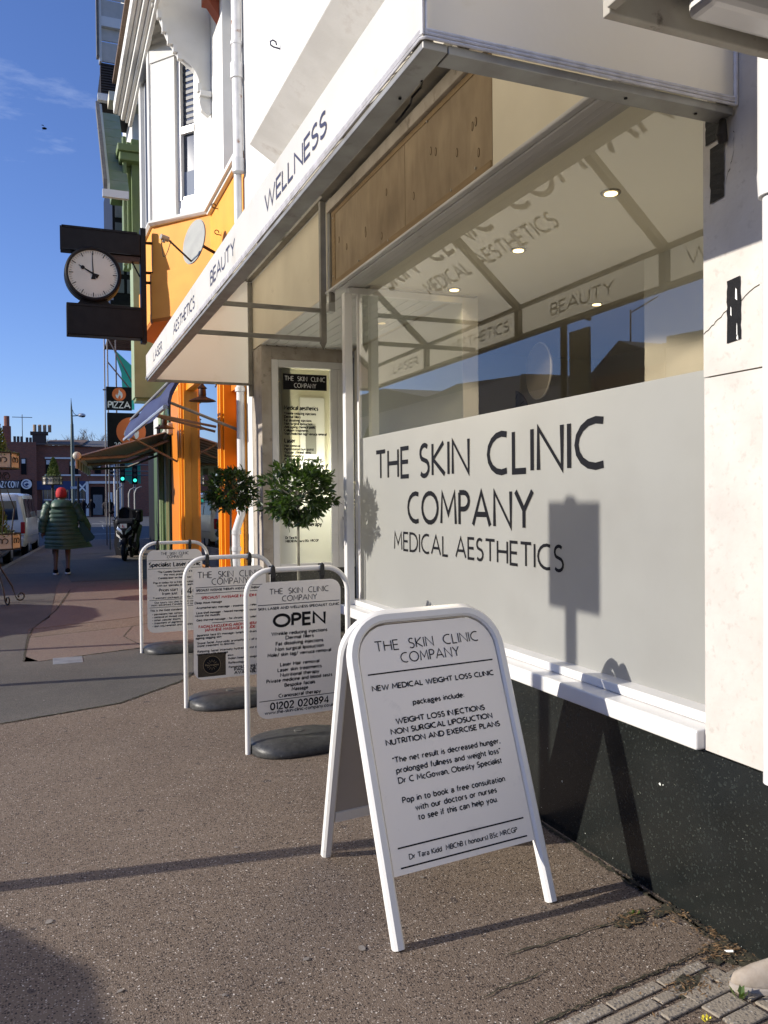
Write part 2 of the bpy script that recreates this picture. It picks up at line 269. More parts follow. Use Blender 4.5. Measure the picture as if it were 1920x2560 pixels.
# ------------------------------------------------------------------ mesh helpers
ORG = {}
class MB:
    def __init__(s, M=None):
        s.v = []; s.f = []; s.M = M or Matrix.Identity(4)
    def add(s, vs_, fs_):
        b = len(s.v); M_ = s.M
        s.v += [tuple(M_ @ Vector(p)) for p in vs_]
        s.f += [tuple(b+i for i in f) for f in fs_]
        return s
    def box(s, x0, x1, y0, y1, z0, z1, bv=0):
        if x0 > x1: x0, x1 = x1, x0
        if y0 > y1: y0, y1 = y1, y0
        if z0 > z1: z0, z1 = z1, z0
        return s.add([(x0,y0,z0),(x1,y0,z0),(x1,y1,z0),(x0,y1,z0),(x0,y0,z1),(x1,y0,z1),(x1,y1,z1),(x0,y1,z1)],
                     [(0,3,2,1),(4,5,6,7),(0,1,5,4),(1,2,6,5),(2,3,7,6),(3,0,4,7)])
    def poly(s, pts, ext):
        """prism: polygon pts (3D) extruded by vector ext"""
        n = len(pts); e = Vector(ext)
        return s.add([tuple(p) for p in pts] + [tuple(Vector(p)+e) for p in pts],
                     [tuple(range(n))[::-1], tuple(range(n, 2*n))] + [(i, (i+1) % n, n+(i+1) % n, n+i) for i in range(n)])
    def face(s, pts):
        return s.add(pts, [tuple(range(len(pts)))])
    def tube(s, pts, r, n=10, cap=True, rr=None, sq=1.0):
        pts = [Vector(p) for p in pts]; rings = []; prev = None
        for i, p in enumerate(pts):
            if i == 0: t = pts[1]-p
            elif i == len(pts)-1: t = p-pts[i-1]
            else: t = (pts[i+1]-p).normalized()+(p-pts[i-1]).normalized()
            t.normalize()
            if prev is None:
                a = Vector((0, 0, 1)) if abs(t.z) < .9 else Vector((0, 1, 0))
                u = t.cross(a).normalized()
            else:
                u = (prev - t*prev.dot(t)).normalized()
            prev = u; v_ = t.cross(u)
            rad = rr[i] if rr else r
            rings.append([tuple(p+(u*math.cos(2*PI*k/n)+v_*sq*math.sin(2*PI*k/n))*rad) for k in range(n)])
        return s.loft(rings, cap)
    def loft(s, rings, cap=True, closed=True):
        n = len(rings[0]); vs_ = [p for r_ in rings for p in r_]; fs_ = []
        for i in range(len(rings)-1):
            for k in range(n if closed else n-1):
                a = i*n+k; b = i*n+(k+1) % n
                fs_.append((a, b, b+n, a+n))
        if cap and closed:
            fs_.append(tuple(range(n))[::-1]); fs_.append(tuple((len(rings)-1)*n+k for k in range(n)))
        return s.add(vs_, fs_)
    def lathe(s, prof, c=(0, 0, 0), n=24, sx=1, sy=1):
        return s.loft([[(c[0]+r_*sx*math.cos(2*PI*k/n), c[1]+r_*sy*math.sin(2*PI*k/n), c[2]+z) for k in range(n)] for r_, z in prof])
    def disc(s, c, u, v_, r, th, n=32):
        c = Vector(c); u = Vector(u).normalized(); v_ = Vector(v_).normalized(); w_ = u.cross(v_)
        return s.poly([tuple(c+(u*math.cos(2*PI*k/n)+v_*math.sin(2*PI*k/n))*r) for k in range(n)], w_*th)
    def ball(s, c, rx, ry, rz, n=14, m_=9):
        return s.loft([[(c[0]+rx*math.sin(a)*math.cos(2*PI*k/n), c[1]+ry*math.sin(a)*math.sin(2*PI*k/n), c[2]-rz*math.cos(a)) for k in range(n)]
                       for a in [PI*(i+.02)/(m_+.04) for i in range(m_+1)]])
    def build(s, name, m_, parent=None, smooth=False, bevel=0, label=None, kind=None, sub=0, loc=None):
        me = bpy.data.meshes.new(name)
        if parent is not None: o0 = ORG.get(parent.name, Vector((0, 0, 0)))
        else: o0 = Vector(loc) if loc is not None else Vector((0, 0, 0))
        me.from_pydata([tuple(Vector(p)-o0) for p in s.v], [], s.f)
        bm = bmesh.new(); bm.from_mesh(me); bmesh.ops.recalc_face_normals(bm, faces=bm.faces)
        bm.to_mesh(me); bm.free()
        if m_: me.materials.append(m_)
        o = bpy.data.objects.new(name, me); COL.objects.link(o)
        if parent is not None: o.parent = parent
        elif loc is not None: o.location = loc
        ORG[o.name] = o0
        if smooth:
            for p in me.polygons: p.use_smooth = True
            if smooth != 2:
                me.set_sharp_from_angle(angle=math.radians(42))
        if bevel:
            b = o.modifiers.new('bevel', 'BEVEL'); b.width = bevel; b.segments = 2; b.limit_method = 'ANGLE'; b.angle_limit = math.radians(40)
            b.harden_normals = False
        if sub:
            b = o.modifiers.new('sub', 'SUBSURF'); b.levels = sub; b.render_levels = sub
        if label: o['label'] = label
        if kind: o['kind'] = kind
        return o

def thing(name, label, cat, loc=(0, 0, 0), group=None):
    o = bpy.data.objects.new(name, None); COL.objects.link(o); o.location = loc; o.empty_display_size = .1
    o['label'] = label; o['category'] = cat
    if group: o['group'] = group
    ORG[o.name] = Vector(loc)
    return o
def tag(o, label, cat, group=None):
    o['label'] = label; o['category'] = cat
    if group: o['group'] = group
    return o
def struct(o): o['kind'] = 'structure'; return o
def dup(root, loc, rotz, label, group=None, scale=None):
    r = root.copy(); COL.objects.link(r); r.location = loc; r.rotation_euler = (0, 0, rotz); r['label'] = label
    if group: r['group'] = group
    if scale: r.scale = scale
    for ch in list(root.children):
        c = ch.copy(); COL.objects.link(c); c.parent = r
        for g in list(ch.children):
            d = g.copy(); COL.objects.link(d); d.parent = c
    return r
def frameM(o, u, v_, w_):
    M_ = Matrix.Identity(4)
    for i in range(3):
        M_[i][0] = u[i]; M_[i][1] = v_[i]; M_[i][2] = w_[i]; M_[i][3] = o[i]
    return M_
def rotM(loc, rz): return Matrix.Translation(loc) @ Matrix.Rotation(rz, 4, 'Z')

# ------------------------------------------------------------------ stroke lettering (humanist sans capitals and lower case)
def A(cx, cy, rx, ry, a0, a1, n=None):
    n = n or max(4, int(abs(a1-a0)/22))
    return [(cx+rx*math.cos(math.radians(a0+(a1-a0)*i/n)), cy+ry*math.sin(math.radians(a0+(a1-a0)*i/n))) for i in range(n+1)]
X = .66
G_ = {
 'A': (.8, [[(0,0),(.4,1),(.8,0)],[(.15,.33),(.65,.33)]]),
 'B': (.5, [[(0,0),(0,1)],[(0,1)]+A(.24,.76,.22,.24,90,-90)+[(0,.52)],[(0,.52)]+A(.26,.26,.26,.26,90,-90)+[(0,0)]]),
 'C': (.72, [A(.5,.5,.5,.5,68,292)]),
 'D': (.74, [[(0,0),(0,1)]+A(.26,.5,.48,.5,90,-90)+[(0,0)]]),
 'E': (.46, [[(.46,0),(0,0),(0,1),(.46,1)],[(0,.52),(.42,.52)]]),
 'F': (.44, [[(0,0),(0,1),(.44,1)],[(0,.52),(.4,.52)]]),
 'G': (.8, [A(.5,.5,.5,.5,60,300)+[(.78,.1),(.78,.45),(.52,.45)]]),
 'H': (.66, [[(0,0),(0,1)],[(.66,0),(.66,1)],[(0,.52),(.66,.52)]]),
 'I': (0, [[(0,0),(0,1)]]),
 'J': (.2, [[(.2,1),(.2,.02)]+A(.02,.0,.18,.18,0,-80)]),
 'K': (.58, [[(0,0),(0,1)],[(.54,1),(.03,.5),(.6,0)]]),
 'L': (.42, [[(0,1),(0,0),(.42,0)]]),
 'M': (.8, [[(0,0),(.06,1),(.4,.3),(.74,1),(.8,0)]]),
 'N': (.7, [[(0,0),(0,1),(.7,0),(.7,1)]]),
 'O': (.94, [A(.47,.5,.47,.5,0,360,18)]),
 'P': (.48, [[(0,0),(0,1)],[(0,1)]+A(.22,.74,.26,.26,90,-90)+[(0,.48)]]),
 'Q': (.94, [A(.47,.5,.47,.5,0,360,18),[(.5,.2),(.95,-.15)]]),
 'R': (.56, [[(0,0),(0,1)],[(0,1)]+A(.22,.74,.26,.26,90,-90)+[(0,.48)],[(.2,.48),(.6,0)]]),
 'S': (.46, [A(.24,.75,.22,.25,45,230)+A(.22,.25,.24,.26,55,-140)]),
 'T': (.64, [[(.32,0),(.32,1)],[(0,1),(.64,1)]]),
 'U': (.64, [[(0,1),(0,.32)]+A(.32,.32,.32,.32,180,360)+[(.64,1)]]),
 'V': (.72, [[(0,1),(.36,0),(.72,1)]]),
 'W': (1.12, [[(0,1),(.3,0),(.56,.95),(.82,0),(1.12,1)]]),
 'X': (.66, [[(0,0),(.66,1)],[(0,1),(.66,0)]]),
 'Y': (.66, [[(0,1),(.33,.48),(.66,1)],[(.33,.48),(.33,0)]]),
 'Z': (.6, [[(0,1),(.6,1),(0,0),(.6,0)]]),
 'a': (.42, [[(.42,X*.62),(.42,0)],A(.2,X*.72,.22,X*.26,150,0),A(.2,.17,.2,.18,40,330)]),
 'b': (.48, [[(0,1),(0,0)],A(.23,X/2,.24,X/2,180,-180,12)]),
 'c': (.4, [A(.27,X/2,.27,X/2,60,300)]),
 'd': (.48, [[(.48,1),(.48,0)],A(.24,X/2,.24,X/2,0,360,12)]),
 'e': (.48, [[(.01,X*.52),(.47,X*.52)]+A(.24,X/2,.24,X/2,8,305)]),
 'f': (.26, [[(.1,0),(.1,.8)]+A(.28,.8,.18,.2,180,95),[(0,X),(.26,X)]]),
 'g': (.46, [A(.22,X*.66,.2,X*.33,0,360,12),[(.26,X),(.46,X)],A(.22,-.13,.24,.16,100,-240)]),
 'h': (.42, [[(0,1),(0,0)],[(0,X*.6)]+A(.21,X*.62,.21,X*.38,160,0)+[(.42,0)]]),
 'i': (0, [[(0,0),(0,X)],[(0,.86),(0,.98)]]),
 'j': (.1, [[(.1,X),(.1,-.1)]+A(-.04,-.1,.14,.16,0,-80),[(.1,.86),(.1,.98)]]),
 'k': (.42, [[(0,1),(0,0)],[(.38,X),(.03,X*.5),(.42,0)]]),
 'l': (0, [[(0,0),(0,1)]]),
 'm': (.74, [[(0,X),(0,0)],[(0,X*.6)]+A(.185,X*.62,.185,X*.38,160,0)+[(.37,0)],[(.37,X*.6)]+A(.555,X*.62,.185,X*.38,160,0)+[(.74,0)]]),
 'n': (.42, [[(0,X),(0,0)],[(0,X*.6)]+A(.21,X*.62,.21,X*.38,160,0)+[(.42,0)]]),
 'o': (.5, [A(.25,X/2,.25,X/2,0,360,12)]),
 'p': (.48, [[(0,X),(0,-.34)],A(.24,X/2,.24,X/2,180,-180,12)]),
 'q': (.48, [[(.48,X),(.48,-.34)],A(.24,X/2,.24,X/2,0,360,12)]),
 'r': (.28, [[(0,X),(0,0)],[(0,X*.55)]+A(.2,X*.62,.2,X*.36,160,75)]),
 's': (.32, [A(.17,X*.74,.14,X*.25,40,225)+A(.15,X*.26,.16,X*.26,55,-140)]),
 't': (.28, [[(.1,.85),(.1,.16)]+A(.24,.15,.14,.15,180,280),[(0,X),(.28,X)]]),
 'u': (.42, [[(0,X),(0,X*.4)]+A(.21,X*.38,.21,X*.38,180,350),[(.42,X),(.42,0)]]),
 'v': (.46, [[(0,X),(.23,0),(.46,X)]]),
 'w': (.74, [[(0,X),(.19,0),(.37,X*.95),(.55,0),(.74,X)]]),
 'x': (.42, [[(0,0),(.42,X)],[(0,X),(.42,0)]]),
 'y': (.46, [[(0,X),(.23,.02)],[(.46,X),(.1,-.34)]]),
 'z': (.38, [[(0,X),(.38,X),(0,0),(.38,0)]]),
 '0': (.5, [A(.25,.5,.25,.5,0,360,16)]), '1': (.14, [[(0,.86),(.14,1),(.14,0)]]),
 '2': (.48, [A(.23,.74,.22,.26,170,-30)+[(0,0),(.48,0)]]),
 '3': (.44, [A(.2,.76,.2,.24,150,-90)+A(.2,.26,.23,.26,90,-150)]),
 '4': (.52, [[(.4,0),(.4,1),(0,.28),(.54,.28)]]),
 '5': (.44, [[(.42,1),(.08,1),(.04,.58)]+A(.18,.3,.25,.3,110,-150)]),
 '6': (.48, [A(.24,.28,.24,.28,0,360,12),[(.4,1),(.1,.5),(.02,.3)]]),
 '7': (.46, [[(0,1),(.46,1),(.12,0)]]),
 '8': (.46, [A(.23,.76,.19,.24,0,360,12),A(.23,.27,.23,.27,0,360,12)]),
 '9': (.48, [A(.24,.72,.24,.28,0,360,12),[(.08,0),(.38,.5),(.46,.7)]]),
 '.': (.0, [[(0,0),(0,.1)]]), ',': (.04, [[(.05,.1),(0,-.14)]]), ':': (0, [[(0,.02),(0,.12)],[(0,.52),(0,.62)]]),
 '/': (.4, [[(0,-.1),(.4,1)]]), '-': (.26, [[(0,.34),(.26,.34)]]), "'": (0, [[(0,1),(0,.75)]]),
 '"': (.12, [[(0,1),(0,.75)],[(.12,1),(.12,.75)]]), '(': (.16, [A(.3,.4,.3,.68,130,230)]), ')': (.16, [A(-.14,.4,.3,.68,50,-50)]),
 '£': (.46, [[(0,0),(.46,0)],[(.1,0),(.13,.6)]+A(.3,.72,.17,.26,180,30),[(0,.45),(.32,.45)]]),
 '*': (.16, [A(.08,.34,.06,.06,0,360,8)]), ' ': (.22, []),
}
def ribbon(mb, pts, hw, depth):
    n = len(pts); closed = n > 3 and abs(pts[0][0]-pts[-1][0]) < 1e-6 and abs(pts[0][1]-pts[-1][1]) < 1e-6
    L = []; Rr = []
    for i in range(n):
        p = Vector(pts[i]).to_2d()
        a = Vector(pts[i-1]).to_2d() if i > 0 else (Vector(pts[-2]).to_2d() if closed else None)
        b = Vector(pts[i+1]).to_2d() if i < n-1 else (Vector(pts[1]).to_2d() if closed else None)
        d0 = (p-a).normalized() if a is not None and (p-a).length > 1e-7 else None
        d1_ = (b-p).normalized() if b is not None and (b-p).length > 1e-7 else None
        if d0 is None: d0 = d1_
        if d1_ is None: d1_ = d0
        t = d0+d1_
        if t.length < 1e-4: t = Vector((-d0.y, d0.x))
        t.normalize(); nrm = Vector((-t.y, t.x)); c = max(.66, abs(nrm.dot(Vector((-d0.y, d0.x)))))
        L.append(p+nrm*hw/c); Rr.append(p-nrm*hw/c)
    mb.add([(q.x, q.y, depth) for q in L]+[(q.x, q.y, depth) for q in Rr], [(n+i, n+i+1, i+1, i) for i in range(n-1)])
def text_w(s, track): return sum(G_.get(c, G_[' '])[0]+track for c in s)-track
def put_text(mb, s, cap, width=None, weight=.11, track=.2, align='c', cxy=(0, 0)):
    """lettering in the x-y plane of mb.M, baseline at cxy, offset along z a fraction of a millimetre per stroke"""
    w0 = text_w(s, track); sx = (width/(w0*cap)) if width else 1.0
    w1 = w0*cap*sx; x0 = cxy[0]-(w1/2 if align == 'c' else (w1 if align == 'r' else 0)); pen = 0
    k = 0
    for ch in s:
        gw, strokes = G_.get(ch, G_[' '])
        for st in strokes:
            pts = [(x0+(pen+p[0])*cap*sx, cxy[1]+p[1]*cap*.97+.015*cap) for p in st]
            ribbon(mb, pts, cap*weight/2, (k % 5)*.00022); k += 1
        pen += gw+track

def arc3(c, r, a0, a1, n=8):
    return [(c[0]+r*math.cos(math.radians(a0+(a1-a0)*i/n)), c[1]+r*math.sin(math.radians(a0+(a1-a0)*i/n))) for i in range(n+1)]
def rrect(x0, x1, y0, y1, r, rb=None, n=6):
    rb = r if rb is None else rb
    out_ = arc3((x1-r, y1-r), r, 0, 90, n)+arc3((x0+r, y1-r), r, 90, 180, n)
    if rb > 0: out_ += arc3((x0+rb, y0+rb), rb, 180, 270, n)+arc3((x1-rb, y0+rb), rb, 270, 360, n)
    else: out_ += [(x0, y0), (x1, y0)]
    return out_
CAMP = Vector((0, 0, 1.6))
def px(u, v_, Y=None, x=None, z=None):
    """survey helper: where the sight line through a point of the photograph meets a vertical plane or the ground"""
    c = Rt @ Vector(((u-960)/FP, (v_-1280)/FP, 1))
    t = Y/c.y if Y is not None else (x/c.x if x is not None else (z-1.6)/c.z)
    return CAMP+c*t
FU, FV, FW = (0, -1, 0), (0, 0, 1), (-1, 0, 0)       # lettering on surfaces that face the road
CU, CV, CW = (1, 0, 0), (0, 0, 1), (0, -1, 0)        # lettering on surfaces that face down the street

# ================================================================== ground
def kerbx(Y): return -1.1+.083*(Y-22)
def sheet(name, pts, z, m_, th=.3, **k):
    return struct(MB().poly([(x, y, z-th) for x, y in pts], (0, 0, th)).build(name, m_, **k))
sheet('ground', [(-400, -60), (400, -60), (400, 900), (-400, 900)], -.14, road_m, 1)
sheet('road', [(-13, -30), (kerbx(-30)-.02, -30), (kerbx(33)-.02, 33), (4, 37), (60, 37), (60, 88), (-60, 88), (-60, 37), (-13, 37)], -.12, road_m, .018)
pav = [(kerbx(-8)+.14, -8), (3.6, -8), (3.6, 16), (5.4, 36), (1.2, 36), (.3, 34.6), (kerbx(32)+.14, 32)]
sheet('pavement', pav, 0, tarmac, .13)
k = MB(); pr = None
kp = [(kerbx(y), y) for y in range(-8, 33)]+[(.18, 34.7), (1.15, 36.15), (5.4, 36.15)]
for i in range(len(kp)-1):
    a = Vector((*kp[i], 0)); b = Vector((*kp[i+1], 0)); t = (b-a).normalized(); n_ = Vector((t.y, -t.x, 0))
    a2 = a+t*.004; b2 = b-t*.004
    k.poly([tuple(a2+Vector((0, 0, -.14))), tuple(b2+Vector((0, 0, -.14))), tuple(b2+n_*.136+Vector((0, 0, -.14))), tuple(a2+n_*.136+Vector((0, 0, -.14)))], (0, 0, .146))
struct(k.build('kerb', kerb_m, bevel=.01))
sheet('pavement_opposite', [(-15.5, -30), (-13, -30), (-13, 37), (-15.5, 37)], 0, tarmac_grey, .12)
def patch(name, pts, m_, z=.004): sheet(name, pts, z, m_, .003)
patch('grey_tarmac_patch', [(kerbx(7)+.15, 6.35), (-.34, 6.57), (.50, 6.85), (1.05, 7.45), (1.6, 8.4), (2.2, 9.3), (2.2, 9.8), (.95, 9.3), (-.1, 8.95), (-.26, 9.36), (-.25, 11.2), (.0, 12.3), (.12, 16.5), (.3, 20), (kerbx(20)+.15, 20), (kerbx(11)+.15, 11)], tarmac_grey)
patch('red_tarmac_patch', [(-.24, 9.0), (-.1, 8.97), (.93, 9.34), (2.18, 9.85), (2.18, 11.9), (.97, 10.95), (-.22, 10.55)], tarmac_red)
patch('red_tarmac_strip', [(-.22, 11.3), (.97, 11.75), (2.15, 12.6), (2.1, 16), (.5, 16.2), (.08, 13)], tarmac_red)
patch('far_red_tarmac_patch', [(.1, 26.6), (2.9, 26.9), (3.0, 29.4), (kerbx(29)+.5, 29.2), (kerbx(27)+.4, 26.8)], tarmac_red)
patch('grey_tarmac_far', [(.4, 17.5), (2.2, 17.5), (2.9, 24.5), (.3, 24)], tarmac_grey)
# joints and cracks in the tarmac
def crack(name, pts, w_, m_=moss, z=.006, rnd=1):
    r = random.Random(hash(name) % 1000 if False else len(pts)*7+int(w_*1e4)); P = []
    for i in range(len(pts)-1):
        a = Vector((*pts[i], 0)); b = Vector((*pts[i+1], 0)); n_ = max(2, int((b-a).length/.02))
        for j in range(n_): P.append(a.lerp(b, j/n_)+Vector((r.uniform(-1, 1), r.uniform(-1, 1), 0))*min(w_, .012)*.55*rnd)
    P.append(Vector((*pts[-1], 0))); mb = MB(); L = []; Q = []
    for i, p in enumerate(P):
        t = (P[min(i+1, len(P)-1)]-P[max(i-1, 0)]).normalized(); n_ = Vector((-t.y, t.x, 0)); ww = w_*r.uniform(.35, 1)*min(1, (i+1)/4, (len(P)-i)/4)
        L.append((p+n_*ww/2)); Q.append((p-n_*ww/2))
    n_ = len(L)
    mb.add([(a.x, a.y, z) for a in L]+[(a.x, a.y, z) for a in Q], [(n_+i, n_+i+1, i+1, i) for i in range(n_-1)])
    return struct(mb.build(name, m_))
crack('tarmac_joint', [(kerbx(7)+.15, 6.34), (-.34, 6.56), (.50, 6.84), (1.05, 7.44), (1.6, 8.4), (2.2, 9.3)], .028)
crack('tarmac_joint', [(2.18, 9.84), (.93, 9.33), (-.1, 8.96)], .03)
crack('tarmac_joint', [(-.25, 9.0), (-.24, 10.6), (-.2, 11.3), (.08, 13), (.35, 16)], .025)
crack('tarmac_joint', [(-.24, 10.56), (.97, 10.96), (2.18, 11.9)], .04)
crack('tarmac_joint', [(.95, 9.35), (.8, 10.2), (.97, 10.95)], .02)
gA = px(1440/1.0, 2385, z=0)
crack('tarmac_crack', [tuple(px(1255, 2395, z=0).xy), tuple(px(1330, 2372, z=0).xy), tuple(px(1420, 2345, z=0).xy), tuple(px(1530, 2310, z=0).xy), tuple(px(1640, 2270, z=0).xy), tuple(px(1690, 2272, z=0).xy)], .011)
crack('tarmac_crack', [tuple(px(1205, 2500, z=0).xy), tuple(px(1250, 2475, z=0).xy), tuple(px(1310, 2455, z=0).xy), tuple(px(1370, 2425, z=0).xy)], .008)
crack('wall_foot_dirt', [(2.2, 1.9), (2.225, 2.3), (2.2, 2.7), (2.21, 3.3), (2.222, 4.6), (2.225, 6.6)], .03)
crack('wall_foot_dirt', [(2.17, 1.9), (2.19, 2.2), (2.2, 2.5), (2.215, 2.9)], .03)
# the crosswise band of grooved stone blocks at the near right
band_a = px(1400, 2540, z=0); band_b = px(1750, 2384, z=0); bt = (band_b-band_a); bt.z = 0; bt.normalize(); bn = Vector((bt.y, -bt.x, 0))
crack('band_edge_joint', [tuple((band_a-bt*.45).xy), tuple(band_a.xy), tuple(band_b.xy), tuple((band_b+bt*.16).xy)], .013)
rs = random.Random(4)
for row in range(5):
    o_ = band_a-bt*.62+bn*(.03+row*.062); L_ = 0
    tot = 1.02 if row < 3 else .72
    while L_ < tot:
        ln = rs.uniform(.2, .34); p = o_+bt*L_; q = p+bt*(ln-.012)
        mb = MB(); w2 = .045+rs.uniform(-.004, .004)
        mb.poly([tuple(p), tuple(q), tuple(q+bn*w2), tuple(p+bn*w2)], (0, 0, .007+rs.uniform(-.002, .003)))
        struct(mb.build('grooved_stone_block', kerb_m, bevel=.006)); L_ += ln
for i in range(6):
    p = band_b+bn*(.13+.075*(i % 3))+bt*(-.1-.16*(i//3)); q = p+bt*.14
    struct(MB().poly([tuple(p), tuple(q), tuple(q+bn*.068), tuple(p+bn*.066)], (0, 0, .009+.002*(i % 2))).build('stone_sett', kerb_m, bevel=.006))
def blob(name, c, rx, ry, m_, z=.005, h=.0, rz=0, seed=0, n=22, jit=.3):
    r = random.Random(seed); pts = []
    for i in range(n):
        a = 2*PI*i/n; q = 1+r.uniform(-jit, jit); x = rx*q*math.cos(a); y = ry*q*math.sin(a)
        pts.append((c[0]+x*math.cos(rz)-y*math.sin(rz), c[1]+x*math.sin(rz)+y*math.cos(rz)))
    mb = MB()
    if h: mb.add([(c[0], c[1], z+h)]+[(c[0]+(x-c[0])*.6, c[1]+(y-c[1])*.6, z+h*.7) for x, y in pts]+[(x, y, z) for x, y in pts],
                 [(0, 1+i, 1+(i+1) % n) for i in range(n)]+[(1+i, 1+n+i, 1+n+(i+1) % n, 1+(i+1) % n) for i in range(n)])
    else: mb.face([(x, y, z) for x, y in pts])
    return mb.build(name, m_)
g1 = px(1575, 2300, z=0); g2 = px(1810, 2385, z=0); g3 = px(1730, 2470, z=0)
for i, (g, a, b) in enumerate([(g1, .085, .035), (g2, .09, .06), (g3, .1, .05), (px(1660, 2278, z=0), .07, .025), (px(1880, 2400, z=0), .08, .05)]):
    o = blob('soil_and_moss', g, a, b, moss, .006, .003, rz=.4, seed=i); o['kind'] = 'stuff'
# debris in the corner
def litter():
    r = random.Random(3); mb = MB()
    for i in range(420):
        g = random.choice([g1, g2, g2, g3, px(1800, 2330, z=0), px(1700, 2290, z=0)]); c = g+Vector((r.gauss(0, .06), r.gauss(0, .03), .012)); a = r.uniform(0, 6.3)
        l = r.uniform(.004, .018); w_ = r.uniform(.001, .004); t = Vector((math.cos(a), math.sin(a), r.uniform(-.2, .3)))*l; s = Vector((-math.sin(a), math.cos(a), r.uniform(-.3, .3)))*w_
        mb.face([tuple(c-t), tuple(c+s), tuple(c+t), tuple(c-s)])
    o = mb.build('dry_leaf_litter', mat('dry_leaf', (.14, .075, .03), .8, (.28, .18, .09), 60, 3)); o['kind'] = 'stuff'
litter()
def crumbs():
    r = random.Random(8); mb = MB(); lines = [((2.2, 1.95), (2.225, 2.9), .02, 500), ((2.21, 2.9), (2.225, 4.2), .012, 200), (tuple(g1.xy), tuple(g1.xy), .045, 260), (tuple(g2.xy), tuple(g2.xy), .06, 420), (tuple(g3.xy), tuple(g3.xy), .05, 260), (tuple(band_a.xy), tuple(band_b.xy), .012, 260)]
    for a, b, sp, n in lines:
        for i in range(n):
            t = r.random(); s = r.uniform(.0015, .006); c = Vector((a[0]+(b[0]-a[0])*t+r.gauss(0, sp), a[1]+(b[1]-a[1])*t+r.gauss(0, sp*.6), .006+s*.3))
            if c.x > 2.235: c.x = 2.23
            P = [c+Vector((r.uniform(-s, s), r.uniform(-s, s), r.uniform(-.2*s, s))) for _ in range(4)]
            mb.add([tuple(p) for p in P], [(0, 1, 2), (0, 2, 3), (0, 3, 1), (1, 3, 2)])
    o = mb.build('soil_crumbs', mat('dark_crumbled_soil', (.03, .022, .015), .95, (.12, .09, .06), 90, 3)); o['kind'] = 'stuff'
crumbs()
for i, (g, cnt, m_, hh) in enumerate([(px(1585, 2290, z=0), 7, leaf_y, .022), (px(1850, 2505, z=0), 5, leaf_y, .05), (px(1765, 2555, z=0), 9, mat('yellow_petal', (.6, .5, .03), .6), .02)]):
    r = random.Random(i+5); mb = MB()
    for j in range(cnt):
        a = r.uniform(0, 6.3); t = Vector((math.cos(a)*.6, math.sin(a)*.6, 1)).normalized()*hh*r.uniform(.6, 1.1); s = Vector((-math.sin(a), math.cos(a), 0))*hh*.22
        c = g+Vector((r.uniform(-.012, .012), r.uniform(-.01, .01), .006)); mb.face([tuple(c), tuple(c+t*.6+s), tuple(c+t), tuple(c+t*.6-s)])
    tag(mb.build('weed', m_, loc=tuple(g)), ['small green weed seedling growing in the dark soil patch beside the front board shadow', 'single upright green grass blade at the wall foot beside the shoes', 'tiny yellow flowering weed among the stone setts at the bottom edge'][i], 'weed')
# cigarette ends, chewing gum
cb = px(1812, 2378, z=.008)
mb = MB(); mb.tube([tuple(cb), tuple(cb+Vector((.012, -.028, .012)))], .004, 8); tag(mb.build('cigarette_end', mat('cigarette_paper', (.8, .78, .72), .8), loc=tuple(cb)), 'white cigarette end lying in the dirt at the foot of the black plinth', 'cigarette end')
cb = px(1825, 2446, z=.01)
tag(MB().tube([tuple(cb), tuple(cb+Vector((.02, .006, .004)))], .005, 6).build('foil_scrap', chrome, loc=tuple(cb)), 'shiny foil scrap lying in the dirt near the shoes', 'litter')
gums = [(905, 2373), (123, 2306), (480, 2095), (252, 1876), (147, 1850), (322, 1842), (366, 1897), (110, 1752), (255, 1688), (278, 1731), (323, 2075), (590, 2120), (595, 2155), (880, 2080), (1055, 2195), (1000, 2320), (560, 2490), (270, 1840), (138, 1785), (198, 1809), (474, 1927), (690, 2460), (765, 2400), (300, 2480), (60, 2160), (420, 2310), (780, 2235), (40, 1750), (310, 1620), (160, 1592)]
gm = MB(); r_ = random.Random(9)
tmp = []
for i, (u, v_) in enumerate(gums):
    g = px(u, v_, z=0); s = r_.uniform(.006, .014) if i > 1 else .018
    o = blob('chewing_gum_spot', g, s, s*.75, gum, .0045, .0004, rz=r_.uniform(0, 3), seed=i, n=10, jit=.12); o['kind'] = 'structure'

# ================================================================== clinic building
clinic = thing('clinic_building', 'white rendered clinic building with frosted shop window and black terrazzo plinth', 'building', (2.24, 5, 0))
def part(mb, name, m_, **k): return mb.build(name, m_, clinic, **k)
part(MB().box(2.24, 2.62, -3, 6.43, 0, .652), 'plinth', terrazzo)
# masonry pillar at the right: two big slabs with a joint
s1_ = part(MB().box(2.243, 2.6, .2, 2.40, .658, 2.028), 'stone_slab', rock)
s2_ = part(MB().box(2.240, 2.6, .2, 2.40, 2.033, 3.62), 'stone_slab', rock)
part(MB().box(2.26, 2.6, .2, 2.39, .65, 3.6), 'pillar_core', browntone)
def wcrack(pts, w_=.003, x=2.2385):
    r = random.Random(len(pts)); mb = MB(); P = []
    for i in range(len(pts)-1):
        a = Vector(pts[i]); b = Vector(pts[i+1])
        for j in range(8): q = a.lerp(b, j/8); P.append((q.x+r.uniform(-.004, .004), q.y+r.uniform(-.004, .004)))
    P.append(pts[-1]); n = len(P)
    mb.add([(x, p[0], p[1]+w_/2) for p in P]+[(x, p[0], p[1]-w_/2) for p in P], [(i, i+1, n+i+1, n+i) for i in range(n-1)])
    return mb
part(wcrack([(2.40, 2.19), (2.3, 2.245), (2.14, 2.31)], .0035), 'crack', moss)
part(wcrack([(2.255, 2.9), (2.25, 2.8), (2.29, 2.70)], .004), 'crack', moss)
